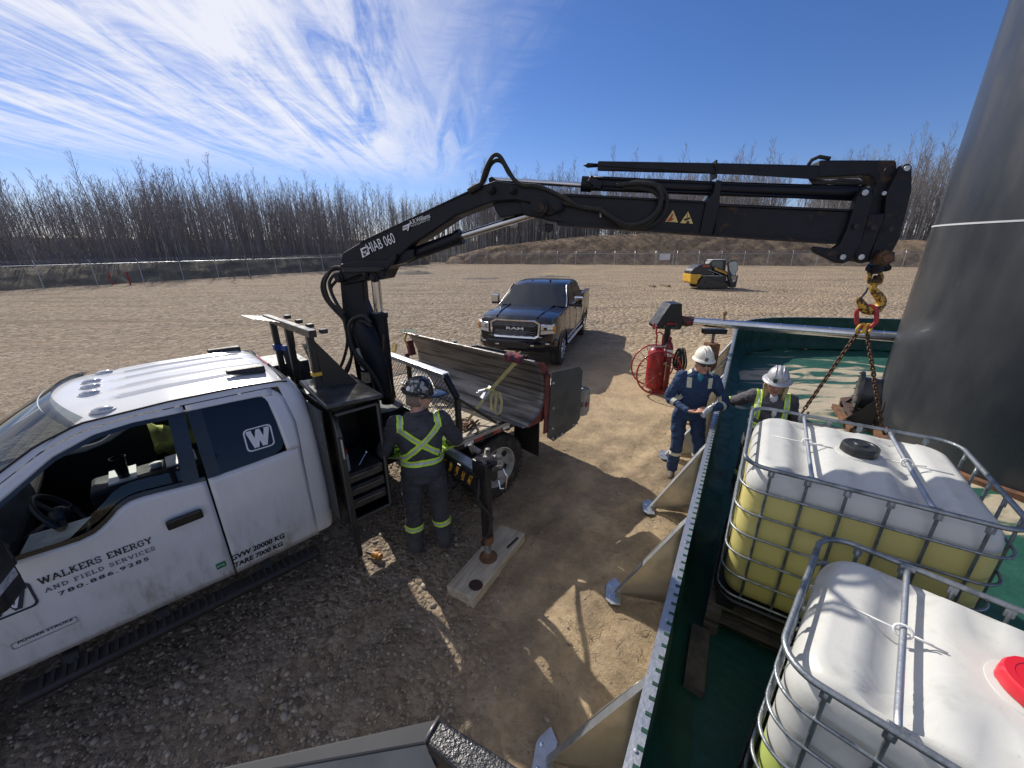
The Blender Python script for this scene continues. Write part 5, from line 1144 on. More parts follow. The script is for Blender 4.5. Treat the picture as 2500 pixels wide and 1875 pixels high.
tp = [sM+V(.02, 0, .03), sM+V(.08, -.01, .02), sM+V(.09, -.02, -.08), sM+V(.07, -.02, -.20), sM+V(.09, -.02, -.27), sM+V(.13, -.01, -.25), sM+V(.155, -.01, -.12), sM+V(.13, 0, .0), sM+V(.05, 0, .04), sM+V(.03, -.03, -.05), sM+V(.035, -.03, -.2)]
ribbon(tp, .045, V(.6, -.75, .2), 'loose_tail', STRAP, st)
q = MB(); q.tube([sM+V(-.02, -.02, .05), sM+V(.06, -.03, .045), sM+V(.06, .04, .03), sM+V(0, .05, .03)], .018, 8, wrap=True); q.build('strap_knot', STRAP, st, smooth=180)
q = MB(); q.tube([sB, sB+V(-.02, -.02, -.03), sB+V(.0, -.03, -.05)], .008, 6); q.build('strap_hook', STEELD, st, smooth=180)
# plaid rag padding the strap
q = MB(); c = sA+V(.0, .0, .0); rows = []
rg = random.Random(3)
for i in range(11):
    a = i/10*pi*1.5-.3; rows.append([c+V(-.02+.028*j-.11, .02-.02*j, 0)+V(.045*math.cos(a)*.6, .045*math.cos(a), .02+.05*math.sin(a)-.0)+V(rg.uniform(-1, 1), rg.uniform(-1, 1), rg.uniform(-1, 1))*.012 for j in range(8)])
q.grid(rows); solo(q, 'rag', M('red_plaid_cloth', (.22, .03, .045), .9, vs=22, col2=(.03, .03, .05), lo=.45, hi=.55, bump=.5), 'red plaid rag tucked under the strap on the blade rim', 'rag', sA-V(0, 0, .03), smooth=180)
# second strap at the blade's far end
st2 = thing('ratchet_strap', 'dark webbing strap and green hook at the blade end beside the crane', 'ratchet strap', tw((0, -.85, DZ)), world=True)
g1 = gz(600+975/2.458, 650+395/2.458, 1.80)
ribbon([g1, gz(600+900/2.458, 650+430/2.458, 1.74), gz(600+850/2.458, 650+455/2.458, 1.66)], .04, V(.5, .8, 0), 'webbing', STRAP, st2); ribbon([g1+V(0, 0, -.1), gz(600+890/2.458, 650+460/2.458, 1.62), gz(600+880/2.458, 650+510/2.458, 1.45), gz(600+895/2.458, 650+520/2.458, 1.42), gz(600+905/2.458, 650+470/2.458, 1.6)], .04, V(.5, .8, 0), 'loose_tail', STRAP, st2)
q = MB(); rows = [[g1+V(-.09+.03*j, .02*i-.05, .02+.03*noise.noise((i*.8, j*.8, 2))) for j in range(8)] for i in range(6)]; q.grid(rows); q.build('green_pad', M('green_webbing', (.03, .12, .09), .8), st2, smooth=180)
q = MB(); q.tube([g1+V(-.02, -.02, -.02), g1+V(-.05, -.04, -.10), g1+V(-.02, -.05, -.16), g1+V(.02, -.04, -.20)], .014, 8); q.build('strap_end', YEL, st2, smooth=180)
q = MB(); q.bar(g1+V(0, 0, -.12), g1+V(.04, -.04, -.32), .09, .07); q.bar(g1+V(-.05, -.02, -.30), g1+V(-.02, -.05, -.42), .05, .05); q.build('ratchet', REDD, st2, bevel=.01)
# loose chain and binder on the deck planks
t = thing('load_chain', 'rusty load chain and binder heaped on the deck planks', 'chain', tw((.38, .95, DZ)), TRZ)
rg = random.Random(12)
for k in range(26):
    a = k*.55; c = V(.03*k*math.cos(a)*.22+rg.uniform(-.03, .03), .10*math.sin(a)+rg.uniform(-.05, .05), .014+.012*rg.random()); d = V(math.cos(a+1), math.sin(a+1), rg.uniform(-.3, .3)).normalized(); oval(c, d, d.cross(V(0, 0, 1) if k % 2 else V(.3, .3, .8)).normalized(), .03, .018, .008, 10, 5).build('chain_link', RUST if k % 3 else DARKRUST, t, smooth=180)
q = MB(); q.tube([V(-.1, .12, .02), V(-.06, .16, .06), V(0, .17, .09), V(.05, .15, .05)], .014, 8); q.tube([V(-.2, .05, .02), V(.1, .2, .03)], .012, 8); q.build('binder', DARKRUST, t, smooth=180)

# ------------------------------------------------------------ spill containment: steel wall, green liner, braces
WD = V(.515, .857, 0).normalized(); WN = V(-WD.y, WD.x, 0); W0 = V(.67, 1.28, 0); WH = .945; SPC = 1.37
path = [W0+WD*(SPC*k) for k in range(-3, 8)]                         # straight run, one point per brace
arc = [V(5.93, 10.0, 0), V(6.33, 10.47, 0), V(6.85, 10.82, 0), V(7.5, 11.02, 0), V(8.2, 11.06, 0)]
far = [V(9.2, 10.95, 0), V(10.6, 10.7, 0), V(12.2, 10.2, 0), V(13.6, 9.0, 0), V(14.2, 7.2, 0), V(14.2, 5.0, 0)]
full = path+arc+far
def pnorm(i, P_):
    t = (P_[min(i+1, len(P_)-1)]-P_[max(i-1, 0)]).normalized(); return V(-t.y, t.x, 0)
PANEL = M('containment_sheet', (.55, .53, .46), .36, .75, vs=5, col2=(.42, .40, .33), bump=.15, bs=30)
GREEN = M('green_liner', (.006, .055, .034), .55, vs=5, col2=(.004, .032, .02), bump=.5, bs=14)
wall = thing('containment_wall', 'low steel containment wall lined with green tarpaulin, galvanised top rail', 'wall', (1.36, 2.45, 0), world=True)
for i in range(len(full)-1):
    a, b = full[i], full[i+1]; na, nb = pnorm(i, full)*.012, pnorm(i+1, full)*.012
    q = MB(); q.add([a+na, b+nb, b+nb+V(0, 0, WH-.03), a+na+V(0, 0, WH-.03), a+na*1.6, b+nb*1.6, b+nb*1.6+V(0, 0, WH-.03), a+na*1.6+V(0, 0, WH-.03)], [(0, 1, 2, 3), (7, 6, 5, 4), (0, 4, 5, 1), (3, 2, 6, 7), (0, 3, 7, 4), (1, 5, 6, 2)]); q.build('panel', PANEL, wall)
    d = (b-a).normalized(); n_ = V(-d.y, d.x, 0)
    q = MB(); q.add([a+na*2.2+V(0, 0, WH), a-na*2.7+V(0, 0, WH), b-nb*2.7+V(0, 0, WH), b+nb*2.2+V(0, 0, WH), a+na*2.2+V(0, 0, WH-.05), b+nb*2.2+V(0, 0, WH-.05), a+na*1.9+V(0, 0, WH-.05), b+nb*1.9+V(0, 0, WH-.05), a+na*1.9+V(0, 0, WH-.004), b+nb*1.9+V(0, 0, WH-.004), a-na*2.7+V(0, 0, WH-.004), b-nb*2.7+V(0, 0, WH-.004)],
                    [(0, 3, 2, 1), (0, 4, 5, 3), (4, 6, 7, 5), (6, 8, 9, 7), (8, 10, 11, 9), (10, 1, 2, 11)])
    rail = q.build('top_rail', GALV, wall)
    L = (b-a).length; n = int(L/.072); s_ = MB()
    for k in range(n):
        c = a+d*((k+.5)*L/n)+V(0, 0, WH+.0025); s_.bar(c-n_*.0325, c-n_*.006, .016, .002)
    s_.build('rail_slots', GREEN, rail, kind='stuff')
    if i < 9:
        for f in (.25, .75): q = MB(); q.lathe([(.009, 0), (.008, .006), (.002, .007)], a+d*L*f+V(0, 0, WH+.001)-n_*.005, n=8); q.build('bolt', GALV, rail)
# liner hanging on the inside and spread over the floor
rows = []; P2 = []
for i in range(len(full)-1):
    for k in range(8): P2.append(full[i].lerp(full[i+1], k/8))
for i, p in enumerate(P2):
    n_ = pnorm(i, P2); row = []
    for j, z in enumerate((WH-.008, WH-.05, .8, .65, .5, .35, .2, .11, .075)):
        dd_ = .02+.02*j/8+(.20 if j == 8 else .045 if j == 7 else 0)+.018*math.sin(i*1.3+1.2*math.sin(i*.37))*min(1, j/3)+.03*noise.noise((p.x*2, p.y*2, z*3))*min(1, j/2); row.append(p-n_*dd_+V(0, 0, z))
    rows.append(row)
q = MB(); q.grid(rows); q.build('side_liner', GREEN, wall, smooth=180)
def floor_mat():
    m = bpy.data.materials.new('liner_floor'); m.use_nodes = True; nt = m.node_tree; b = nt.nodes['Principled BSDF']
    tc = nd(nt, 'ShaderNodeTexCoord'); n = nd(nt, 'ShaderNodeTexNoise'); n.inputs['Scale'].default_value = .9; n.inputs['Detail'].default_value = 6; n.inputs['Distortion'].default_value = 1.4
    mp = nd(nt, 'ShaderNodeMapping'); mp.inputs['Scale'].default_value = (.7, 1.6, 1); lk(nt, tc.outputs['Object'], mp.inputs[0]); lk(nt, mp.outputs[0], n.inputs[0])
    n2 = nd(nt, 'ShaderNodeTexNoise'); n2.inputs['Scale'].default_value = 16; n2.inputs['Detail'].default_value = 5; lk(nt, tc.outputs['Object'], n2.inputs[0])
    sp = nd(nt, 'ShaderNodeSeparateXYZ'); lk(nt, tc.outputs['Object'], sp.inputs[0])
    dx = mth(nt, 'POWER', mth(nt, 'SUBTRACT', sp.outputs[0], 7.3), 2.); dy = mth(nt, 'POWER', mth(nt, 'SUBTRACT', sp.outputs[1], 6.2), 2.); near = mapr(nt, mth(nt, 'ADD', dx, dy), 4., 16., .1, -.12)
    f = mapr(nt, mth(nt, 'ADD', n.outputs[0], near), .5, .6); col = mixc(nt, f, mixc(nt, n2.outputs[0], (.006, .042, .030), (.014, .095, .068)), mixc(nt, n2.outputs[0], (.46, .40, .29), (.32, .27, .19)))
    lk(nt, col, b.inputs['Base Color']); b.inputs['Roughness'].default_value = .6
    bp = nd(nt, 'ShaderNodeBump'); bp.inputs['Strength'].default_value = .4; bp.inputs['Distance'].default_value = .02; lk(nt, n2.outputs[0], bp.inputs['Height']); lk(nt, bp.outputs[0], b.inputs['Normal']); return m
fl_poly = [(p.x, p.y) for p in full]
def inside(x, y):
    # inside the lined area, 3 cm clear of the wall line
    c = False; poly = fl_poly+[(14.2, -3), (-1.0, -3)]; n = len(poly); j = n-1
    for i in range(n):
        xi, yi = poly[i]; xj, yj = poly[j]
        if (yi > y) != (yj > y) and x < (xj-xi)*(y-yi)/(yj-yi)+xi: c = not c
        j = i
    return c
xs = lin(-.9, 14.2, 190); ys = lin(-2.5, 11.6, 180); idx = {}; mbf = MB()
for j, y in enumerate(ys):
    for i, x in enumerate(xs):
        if inside(x-.07*.857, y+.07*.5) and inside(x, y+.05):
            w_ = noise.noise((x*1.1, y*2.6, 1.)); z = .028+.045*abs(w_)**.6*(1 if w_ > 0 else .15)+.03*max(0, noise.noise((x*3.1+2*w_, y*5.5, 4)))
            idx[i, j] = len(mbf.v); mbf.v.append((x, y, z))
for (i, j) in list(idx):
    k = [(i, j), (i+1, j), (i+1, j+1), (i, j+1)]
    if all(a in idx for a in k): mbf.f.append(tuple(idx[a] for a in k)); mbf.mi.append(0)
o = mbf.build('containment_floor', floor_mat(), smooth=180); o['kind'] = 'structure'
# braces outside the wall
bd = V(-.966, .257, 0)
for k in range(-1, 7):
    p = W0+WD*(SPC*k)+WN*.03; ft = p+bd*.47
    if k >= 3: ft = p+bd*.55
    t = thing('wall_brace', 'x', 'brace', (p.x, p.y, 0), world=True, group='braces along the containment wall')
    tag(t, ['sheet steel wall brace beside the dark railing, nearest the camera', 'sheet steel wall brace beside the near white tote', 'sheet steel wall brace by the sunlit patch of ground', 'sheet steel wall brace between the timber pad and the blue-suited worker', "sheet steel wall brace just behind the blue-suited worker's legs", 'sheet steel wall brace beyond the blue-suited worker', 'second steel wall brace beyond the blue-suited worker', 'farthest steel wall brace, by the pipe stand'][k+1])
    sd_ = V(bd.y, -bd.x, 0)        # towards the camera
    q = MB(); rows = []
    for f in lin(0, 1, 8):
        hh = max(.03, (WH-.03)*(1-f)**.92); c = p.lerp(ft, f); rows.append([c+sd_*(.012*math.sin(f*pi)*s_)+V(0, 0, .012+(hh-.012)*s_) for s_ in lin(0, 1, 6)])
    q.grid(rows); w_ = q.build('web', PANEL, t, smooth=180); md = w_.modifiers.new('s', 'SOLIDIFY'); md.thickness = .005
    q = MB(); q.loft([[p+V(0, 0, WH-.03), p+V(0, 0, WH-.03)-sd_*.045, p+V(0, 0, WH-.034)-sd_*.045, p+V(0, 0, WH-.034)], [ft+V(0, 0, .045), ft+V(0, 0, .045)-sd_*.045, ft+V(0, 0, .041)-sd_*.045, ft+V(0, 0, .041)]]); q.build('folded_lip', GALV, t)
    q = MB(); q.prism([ft+bd*.06+sd_*.10+V(0, 0, .012), ft+bd*.075+sd_*.06+V(0, 0, .012), ft+bd*.075-sd_*.09+V(0, 0, .012), ft+bd*.03-sd_*.13+V(0, 0, .012), ft-bd*.05-sd_*.12+V(0, 0, .012), ft-bd*.05+sd_*.10+V(0, 0, .012), ft-bd*.0+sd_*.17+V(0, 0, .012)], (0, 0, .008)); fp = q.build('foot_plate', GALV, t)
    for s_ in (-.06, .06): q = MB(); q.lathe([(.014, 0), (.012, .008), (.003, .009)], ft+bd*.04+sd_*s_+V(0, 0, .016), n=8); q.build('bolt', CHROME, fp)
    q = MB()
    for a_, b_ in ((.25, .6), (.5, .5)): pass

# ------------------------------------------------------------ storage tank
def tank_mat():
    return M('dark_grey_cladding', (.036, .040, .047), .34, .2, vs=1.4, col2=(.056, .058, .062), lo=.35, hi=.8, bump=.1, bs=2.5, coat=.1, stretch=(1.2, 1.2, .4), rv=.15, detail=9)
TC = V(7.56, 4.86, 0); tank = thing('storage_tank', 'tall dark grey cylindrical storage tank at the right edge', 'tank', TC)
TM = tank_mat()
q = MB(); q.lathe([(1.84, .12), (1.84, 3.14)], n=128, caps=False); q.build('lower_shell', TM, tank, smooth=60)
q = MB(); q.lathe([(1.83, 3.15), (1.83, 6.3)], n=128, caps=False); q.build('upper_shell', TM, tank, smooth=60)
q = MB(); q.lathe([(1.846, 3.13), (1.846, 3.15), (1.83, 3.152)], n=128, caps=False); q.build('seam_band', M('bright_seam', (.5, .51, .53), .5), tank, smooth=40)
q = MB(); q.lathe([(1.9, 6.3), (1.83, 6.32), (.3, 6.75), (.02, 6.76)], n=64, caps=False); q.build('roof', TM, tank, smooth=40)
q = MB(); q.lathe([(1.93, .02), (1.93, .12), (1.84, .125)], n=96, caps=False); q.build('base_ring', RUST, tank, smooth=40)
md_ = (V(6.0, 6.1, 0)-TC).normalized(); mn = MB(); c = TC+md_*1.80+V(0, 0, .52); c = c-TC
mn.lathe([(.27, 0), (.27, .26), (.36, .262), (.36, .30), (.30, .31), (.02, .315)], c, md_, 28); mw = mn.build('manway', TM, tank, smooth=40)
e_ = md_.orthogonal().normalized(); f_ = md_.cross(e_)
for k in range(16): q = MB(); a = 2*pi*k/16; p = c+md_*.30+(e_*math.cos(a)+f_*math.sin(a))*.335; q.tube([p, p+md_*.025], .014, 6); q.build('bolt', STEELD, mw)
q = MB(); sd_ = V(-md_.y, md_.x, 0)
for s_ in (-.45, .45): q.prism([md_*1.84+sd_*s_+V(0, 0, .06), md_*2.25+sd_*s_+V(0, 0, .06), md_*1.84+sd_*s_+V(0, 0, .62)], sd_*.02)
q.build('base_gussets', BLACK, tank, kind='stuff')
# rusty skid plates lying by the tank's foot
pts = [gz(*r6(*p), .16) for p in ((1585, 858), (1760, 838), (1770, 960), (1650, 1010))]; ce = sum(pts, V(0, 0, 0))/4
q = MB(); q.prism(pts, (0, 0, .012)); q.prism([p+V(0, 0, -.08) for p in (pts[0], pts[1], pts[1].lerp(pts[2], .1), pts[0].lerp(pts[3], .1))], (0, 0, .14)); solo(q, 'steel_plate', M('brown_plate', (.13, .10, .085), .5, .5, vs=6, col2=(.2, .10, .06), bump=.3), 'brown steel plate leaning at the foot of the tank', 'steel plate', (ce.x, ce.y, 0))
pts = [gz(*r6(*p), .10) for p in ((1518, 918), (1575, 930), (1690, 1095), (1650, 1120))]; ce = sum(pts, V(0, 0, 0))/4
q = MB(); q.prism(pts, (0, 0, .09)); solo(q, 'rusty_plank', RUST, 'rust red plank lying on the liner beside the steel plate', 'plank', (ce.x, ce.y, 0), bevel=.006)

# ------------------------------------------------------------ insulated pipe from the valve box to the tank
pip = thing('insulated_pipe', 'silver clad insulated pipe running level into the tank', 'pipe', (4.0, 7.45, 0), world=True)
pa, pb = V(3.62, 7.62, 1.475), V(6.55, 6.18, 1.45); n = 9
for k in range(n):
    a, b = pa.lerp(pb, k/n), pa.lerp(pb, (k+1)/n); q = MB(); d = (b-a).normalized(); q.tube([a, b], .082, 28); q.tube([b-d*.012, b+d*.012], .086, 28); q.build('cladding_sleeve', ALU, pip, smooth=40)
q = MB(); a = pa-(pb-pa).normalized()*.30; 
q.tube([a.lerp(pa, t_)+V(0, 0, .01*math.sin(t_*9)) for t_ in lin(0, 1, 5)], [.09, .10, .095, .105, .098, .09], 16); q.build('wrapped_joint', M('red_black_wrap', (.02, .015, .015), .6, vs=14, col2=(.22, .02, .03), lo=.5, hi=.6, bump=.5), pip, smooth=60)
c = pa.lerp(pb, .16); q = MB(); q.tube([c+V(0, 0, .08), c+V(0, 0, .17)], .018, 8); q.lathe([(.03, .16), (.035, .2), (.03, .235), (.01, .25)], c, n=12); q.build('air_vent', M('brass', (.35, .25, .1), .35, .8), pip, smooth=40)
c = pa.lerp(pb, .12); sup = thing('pipe_stand', 'rusty steel stand with a black saddle holding the pipe', 'pipe stand', (c.x-.02, c.y, 0), world=True)
q = MB(); q.bx(c.x-.22, c.x+.22, c.y-.08, c.y+.08, 1.27, 1.36); q.build('saddle', BLACK, sup, bevel=.01); q = MB(); q.tube([(c.x, c.y, 1.02), (c.x, c.y, 1.28)], .028, 10); q.build('jack_screw', STEELD, sup, smooth=40); q = MB(); q.bx(c.x-.11, c.x+.11, c.y-.11, c.y+.11, .02, 1.08); q.build('pedestal', RUST, sup, bevel=.005)
q = MB(); q.bx(c.x-.2, c.x+.2, c.y-.2, c.y+.2, .0, .025); q.build('base_plate', RUST, sup)
vb = thing('valve_box', 'black steel valve housing with a sloped front above the red cart', 'valve box', (3.1, 7.7, 0), world=True)
Yb = 7.62
o2 = [gy(*r6(*p), Yb) for p in ((157, 300), (272, 133), (360, 130), (362, 300), (345, 330), (157, 322))]
q = MB(); q.prism([p+V(.0, .17, 0) for p in o2], (0, .40, 0)); hs = q.build('housing', BLACK, vb, bevel=.008)
q = MB(); q.bar(gy(*r6(245, 285), Yb-.05), gy(*r6(325, 285), Yb-.05), .03, .03); q.build('red_handle', RED, vb, bevel=.01); q = MB(); q.tube([gy(*r6(245, 290), Yb-.05), gy(*r6(225, 310), Yb-.05), gy(*r6(220, 325), Yb-.05)], .008, 6); q.tube([gy(*r6(325, 290), Yb-.05), gy(*r6(320, 320), Yb-.06), gy(*r6(285, 318), Yb-.06), gy(*r6(272, 325), Yb-.06), gy(*r6(275, 370), Yb-.08)], .007, 6); q.build('wire', STEELD, vb, smooth=180)
q = MB(); q.tube([(3.2, 7.8, 0), (3.2, 7.8, 1.4)], .06, 12); q.build('riser', BLACK, vb, smooth=50)

# ------------------------------------------------------------ intermediate bulk containers (totes)
def plastic_mat(name, fill, liquid, soft=.012):
    m = bpy.data.materials.new(name); m.use_nodes = True; nt = m.node_tree; b = nt.nodes['Principled BSDF']
    tc = nd(nt, 'ShaderNodeTexCoord'); sp = nd(nt, 'ShaderNodeSeparateXYZ'); lk(nt, tc.outputs['Object'], sp.inputs[0])
    n = nd(nt, 'ShaderNodeTexNoise'); n.inputs['Scale'].default_value = 9; n.inputs['Detail'].default_value = 6; lk(nt, tc.outputs['Object'], n.inputs[0])
    n3 = nd(nt, 'ShaderNodeTexNoise'); n3.inputs['Scale'].default_value = 70; n3.inputs['Detail'].default_value = 3; lk(nt, tc.outputs['Object'], n3.inputs[0])
    f = mapr(nt, mth(nt, 'ADD', sp.outputs[2], mth(nt, 'MULTIPLY', mth(nt, 'SUBTRACT', n.outputs[0], .5), .01)), fill-soft, fill+soft, 1, 0)
    white = mixc(nt, mapr(nt, n.outputs[0], .5, .8), (.54, .54, .515), (.45, .45, .42)); white = mixc(nt, mth(nt, 'MULTIPLY', mapr(nt, n3.outputs[0], .66, .74), .3), white, (.3, .29, .26))
    deep = mixc(nt, mapr(nt, sp.outputs[2], .1, fill), tuple(c*.72 for c in liquid), liquid)
    lk(nt, mixc(nt, f, white, deep), b.inputs['Base Color']); b.inputs['Roughness'].default_value = .38
    b.inputs['Subsurface Weight'].default_value = .18; b.inputs['Subsurface Radius'].default_value = (.05, .05, .035); b.inputs['Subsurface Scale'].default_value = .3
    bp = nd(nt, 'ShaderNodeBump'); bp.inputs['Strength'].default_value = .12; bp.inputs['Distance'].default_value = .004; lk(nt, n3.outputs[0], bp.inputs['Height']); lk(nt, bp.outputs[0], b.inputs['Normal'])
    return m
def rrect(hx, hy, r, n=10):
    out = []
    for cx, cy, st in ((hx-r, hy-r, 0), (-hx+r, hy-r, 1), (-hx+r, -hy+r, 2), (hx-r, -hy+r, 3)):
        for k in range(n+1): a = st*pi/2+k/n*pi/2; out.append((cx+r*math.cos(a), cy+r*math.sin(a)))
    # straight-side subdivision
    res = []
    for i, p in enumerate(out):
        q = out[(i+1) % len(out)]; res.append(p)
        L = math.hypot(q[0]-p[0], q[1]-p[1])
        if L > .2:
            m_ = 12
            for k in range(1, m_): res.append((p[0]+(q[0]-p[0])*k/m_, p[1]+(q[1]-p[1])*k/m_))
    return res
def tote(loc, rz, lx, ly, H, fill, liquid, lid_mat, lid_xy, label, pallet_layers, big_lid=.13, rings=6):
    """H = height of the top ring above the pallet top; origin on the pallet's underside"""
    t = thing('liquid_tote', label, 'tote', loc, rz, group='caged liquid totes')
    z0 = .13; hx, hy = lx/2-.03, ly/2-.03; zt = z0+H-.03
    mat = plastic_mat('tote_plastic', fill, liquid)
    q = MB(); base_r = rrect(hx, hy, .13); ringsv = []
    def top(x, y, f):
        z = zt+.015*(1-f)
        for g in (-.21*lx, .21*lx):                        # pressed channels for the cross bars
            d = abs(x-g)/.115
            if d < 1: z -= .062*(1-d*d)**1.4*min(1, (1-f)*6)
        d = abs(x+.0)/.05
        if d < 1 and abs(y) > .16: z -= .022*(1-d*d)*min(1, (1-f)*8)*min(1, (abs(y)-.16)*8)
        return z
    for z, f in ((z0, .86), (z0+.01, .94), (z0+.04, .985), (z0+.1, 1.), (z0+.3, 1.), (z0+.5, 1.), (zt-.25, 1.), (zt-.16, .997), (zt-.12, .988), (zt-.085, .972), (zt-.055, .95), (zt-.03, .922), (zt-.012, .89)):
        ringsv.append([V(x*f, y*f, z) for x, y in base_r])
    for f in (.85, .82, .79, .75, .7, .64, .58, .52, .46, .4, .33, .26, .18, .1, .03):
        ringsv.append([V(x*f, y*f, top(x*f, y*f, f)) for x, y in base_r])
    q.loft(ringsv); bo = q.build('bottle', mat, t, smooth=180)
    # seam line and collar round the filling opening
    q = MB(); q.tube([V(-hx*.8, lid_xy[1]+.01, top(-hx*.8, 0, .8)+.003), V(-.12, lid_xy[1], top(-.1, 0, .2)+.003)], .004, 5); q.build('mould_seam', SNOWW, bo, smooth=180); q = MB(); q.tube([V(lid_xy[0]+.14, lid_xy[1], top(.14, 0, .2)+.003), V(hx*.8, lid_xy[1], top(hx*.8, 0, .8)+.003)], .004, 5); q.build('mould_seam', SNOWW, bo, smooth=180)
    lx_, ly_ = lid_xy; zl = zt+.018
    q = MB(); q.lathe([(big_lid*1.25, -.012), (big_lid*1.22, 0), (big_lid*.9, .006), (big_lid*.86, .03)], (lx_, ly_, zl), n=32, caps=False); q.build('neck', mat, bo, smooth=50)
    q = MB(); rg_ = []
    for r, h in ((big_lid, .008), (big_lid*1.02, .02), (big_lid*1.0, .055), (big_lid*.94, .066), (big_lid*.72, .067), (big_lid*.70, .0645), (big_lid*.42, .0645), (big_lid*.40, .072), (big_lid*.36, .076), (.004, .076)):
        rg_.append([V(lx_+math.cos(2*pi*k/48)*r*(1+(.035 if h < .06 and (k//2) % 4 == 0 else 0)), ly_+math.sin(2*pi*k/48)*r*(1+(.035 if h < .06 and (k//2) % 4 == 0 else 0)), zl+h) for k in range(48)])
    q.loft(rg_, True, False); q.build('lid', lid_mat, t, smooth=35)
    # cage
    o_ring = rrect(lx/2, ly/2, .14)
    def ringtube(z, r, nm, flat=1.):
        g = MB(); g.tube([V(x, y, z) for x, y in o_ring], r, 8, wrap=True, flat=flat); return g.build(nm, GALVD, t, smooth=180)
    ringtube(z0+H, .0145, 'top_ring')
    for k in range(rings): ringtube(z0+.03+(H-.03)*(k/rings)**1.0, .0085, 'cage_ring')
    nx, ny = 6, 5
    vx = [(-lx/2+.16+(lx-.32)*k/(nx-1), s_*ly/2, 0, s_) for k in range(nx) for s_ in (-1, 1)]+[(s_*lx/2, -ly/2+.17+(ly-.34)*k/(ny-1), s_, 0) for k in range(ny) for s_ in (-1, 1)]
    for x, y, nx_, ny_ in vx:
        g = MB(); o_ = .014; g.tube([V(x-nx_*.008, y-ny_*.008, z0-.01), V(x-nx_*.008, y-ny_*.008, z0+H-.06), V(x, y, z0+H-.01)], .0095, 8, flat=.9); up = g.build('cage_upright', GALVD, t, smooth=180)
        g = MB(); g.bar((x-nx_*.004-.018*abs(ny_), y-ny_*.004-.018*abs(nx_), z0+H-.03), (x-nx_*.004+.018*abs(ny_), y-ny_*.004+.018*abs(nx_), z0+H-.03), .012, .05); g.build('clamp', GALVD, up, bevel=.004)
    for x in (-.21*lx, .21*lx):
        g = MB(); g.tube([V(x, -ly/2, z0+H-.004), V(x, -ly*.4, z0+H-.012), V(x, -ly*.2, z0+H-.012), V(x, ly*.2, z0+H-.012), V(x, ly*.4, z0+H-.012), V(x, ly/2, z0+H-.004)], .0135, 8, flat=.8); cb_ = g.build('cross_bar', GALV, t, smooth=180)
        g = MB(); g.tube([V(x+.03*math.cos(a), lid_xy[1]+.014*math.sin(a), z0+H-.012+.022*math.sin(a)) for a in lin(0, 2*pi, 12)[:-1]], .0055, 6, wrap=True); g.tube([V(x+.03, lid_xy[1], z0+H-.01), V(x+.09, lid_xy[1]-.01, z0+H-.004)], .004, 5); g.build('cable_tie', SNOWW, cb_, smooth=180)
        for s_ in (-1, 1): g = MB(); g.bar((x-.03, s_*(ly/2-.012), z0+H-.002), (x+.03, s_*(ly/2-.012), z0+H-.002), .03, .024); g.build('bar_bracket', GALVD, cb_, bevel=.005)
    g = MB(); g.bx(-lx/2+.01, -lx/2+.02, -.2, .2, z0+.45, z0+.75); g.build('label_plate', GALV, t, bevel=.003)
    # steel base frame
    g = MB(); g.tube([V(x, y, z0-.02) for x, y in o_ring], .02, 8, wrap=True); g.build('base_ring', BLACK, t, smooth=180)
    g = MB(); g.bx(-lx/2+.02, lx/2-.02, -ly/2+.02, ly/2-.02, z0-.03, z0-.005); g.build('base_plate', BLACK, t)
    for x in (-lx/2+.08, 0, lx/2-.08):
        for y in (-ly/2+.08, 0, ly/2-.08): g = MB(); g.bx(x-.06, x+.06, y-.06, y+.06, 0, z0-.03); g.build('foot', BLACK, t, bevel=.01)
    # timber pallets below, things of their own
    zz = loc[2]
    for L_ in range(pallet_layers):
        zz -= .14; p = thing('wooden_pallet', label.split(' with')[0].replace(label.split()[0]+' ', '')+' x', 'pallet', (loc[0], loc[1], zz), rz, group='pallets under the totes')
        p['label'] = 'dark weathered wooden pallet, '+('upper of two' if L_ == 0 and pallet_layers > 1 else 'lower of two' if pallet_layers > 1 else 'single')+', under the '+('yellow-filled far' if pallet_layers > 1 else 'near red-capped')+' tote'
        for k in range(7): g = MB(); y = -ly/2-.02+(ly+.04)*(k+.5)/7; g.bx(-lx/2-.03, lx/2+.03, y-.05, y+.05, .118, .139); g.build('slat', WOODD, p, bevel=.003, seg=1)
        for x in (-lx/2+.02, 0, lx/2-.02): g = MB(); g.bx(x-.05, x+.05, -ly/2-.03, ly/2+.03, .02, .117); g.build('stringer', WOODD, p, bevel=.003, seg=1)
        for k in range(4): g = MB(); y = -ly/2+ly*(k+.5)/4; g.bx(-lx/2-.02, lx/2+.02, y-.05, y+.05, 0, .0195); g.build('slat', WOODD, p, bevel=.003, seg=1)
    return t
tote((2.365, 2.335, .31), R(-33.5), 1.27, 1.14, 1.11, 1.045, (.63, .55, .20), M('black_cap', (.02, .02, .022), .4), (.02, .03), 'large white tote with yellow liquid and a black cap, under the hook', 2, .102)
tote((1.83, 1.0, .17), R(-45.5), 1.2, 1.02, 1.05, .62, (.50, .58, .16), M('red_cap', (.62, .018, .035), .38), (.115, .02), 'near white tote with a red cap, cut off at the lower right corner', 1, .115)
# offcuts lying in the shade between wall and tote
for x, y, a, l_, lb in ((1.55, 2.95, .3, .34, 'grey timber offcut in the shade between wall and totes'), (1.32, 1.95, 1.05, .5, 'dark plank in the shade beside the near tote')):
    q = MB(); d = V(math.cos(a), math.sin(a), 0)*l_/2; q.bar(V(x, y, .10)-d, V(x, y, .10)+d, .13, .07); solo(q, 'timber_offcut', WOODD, lb, 'timber', (x, y, .03), bevel=.005)

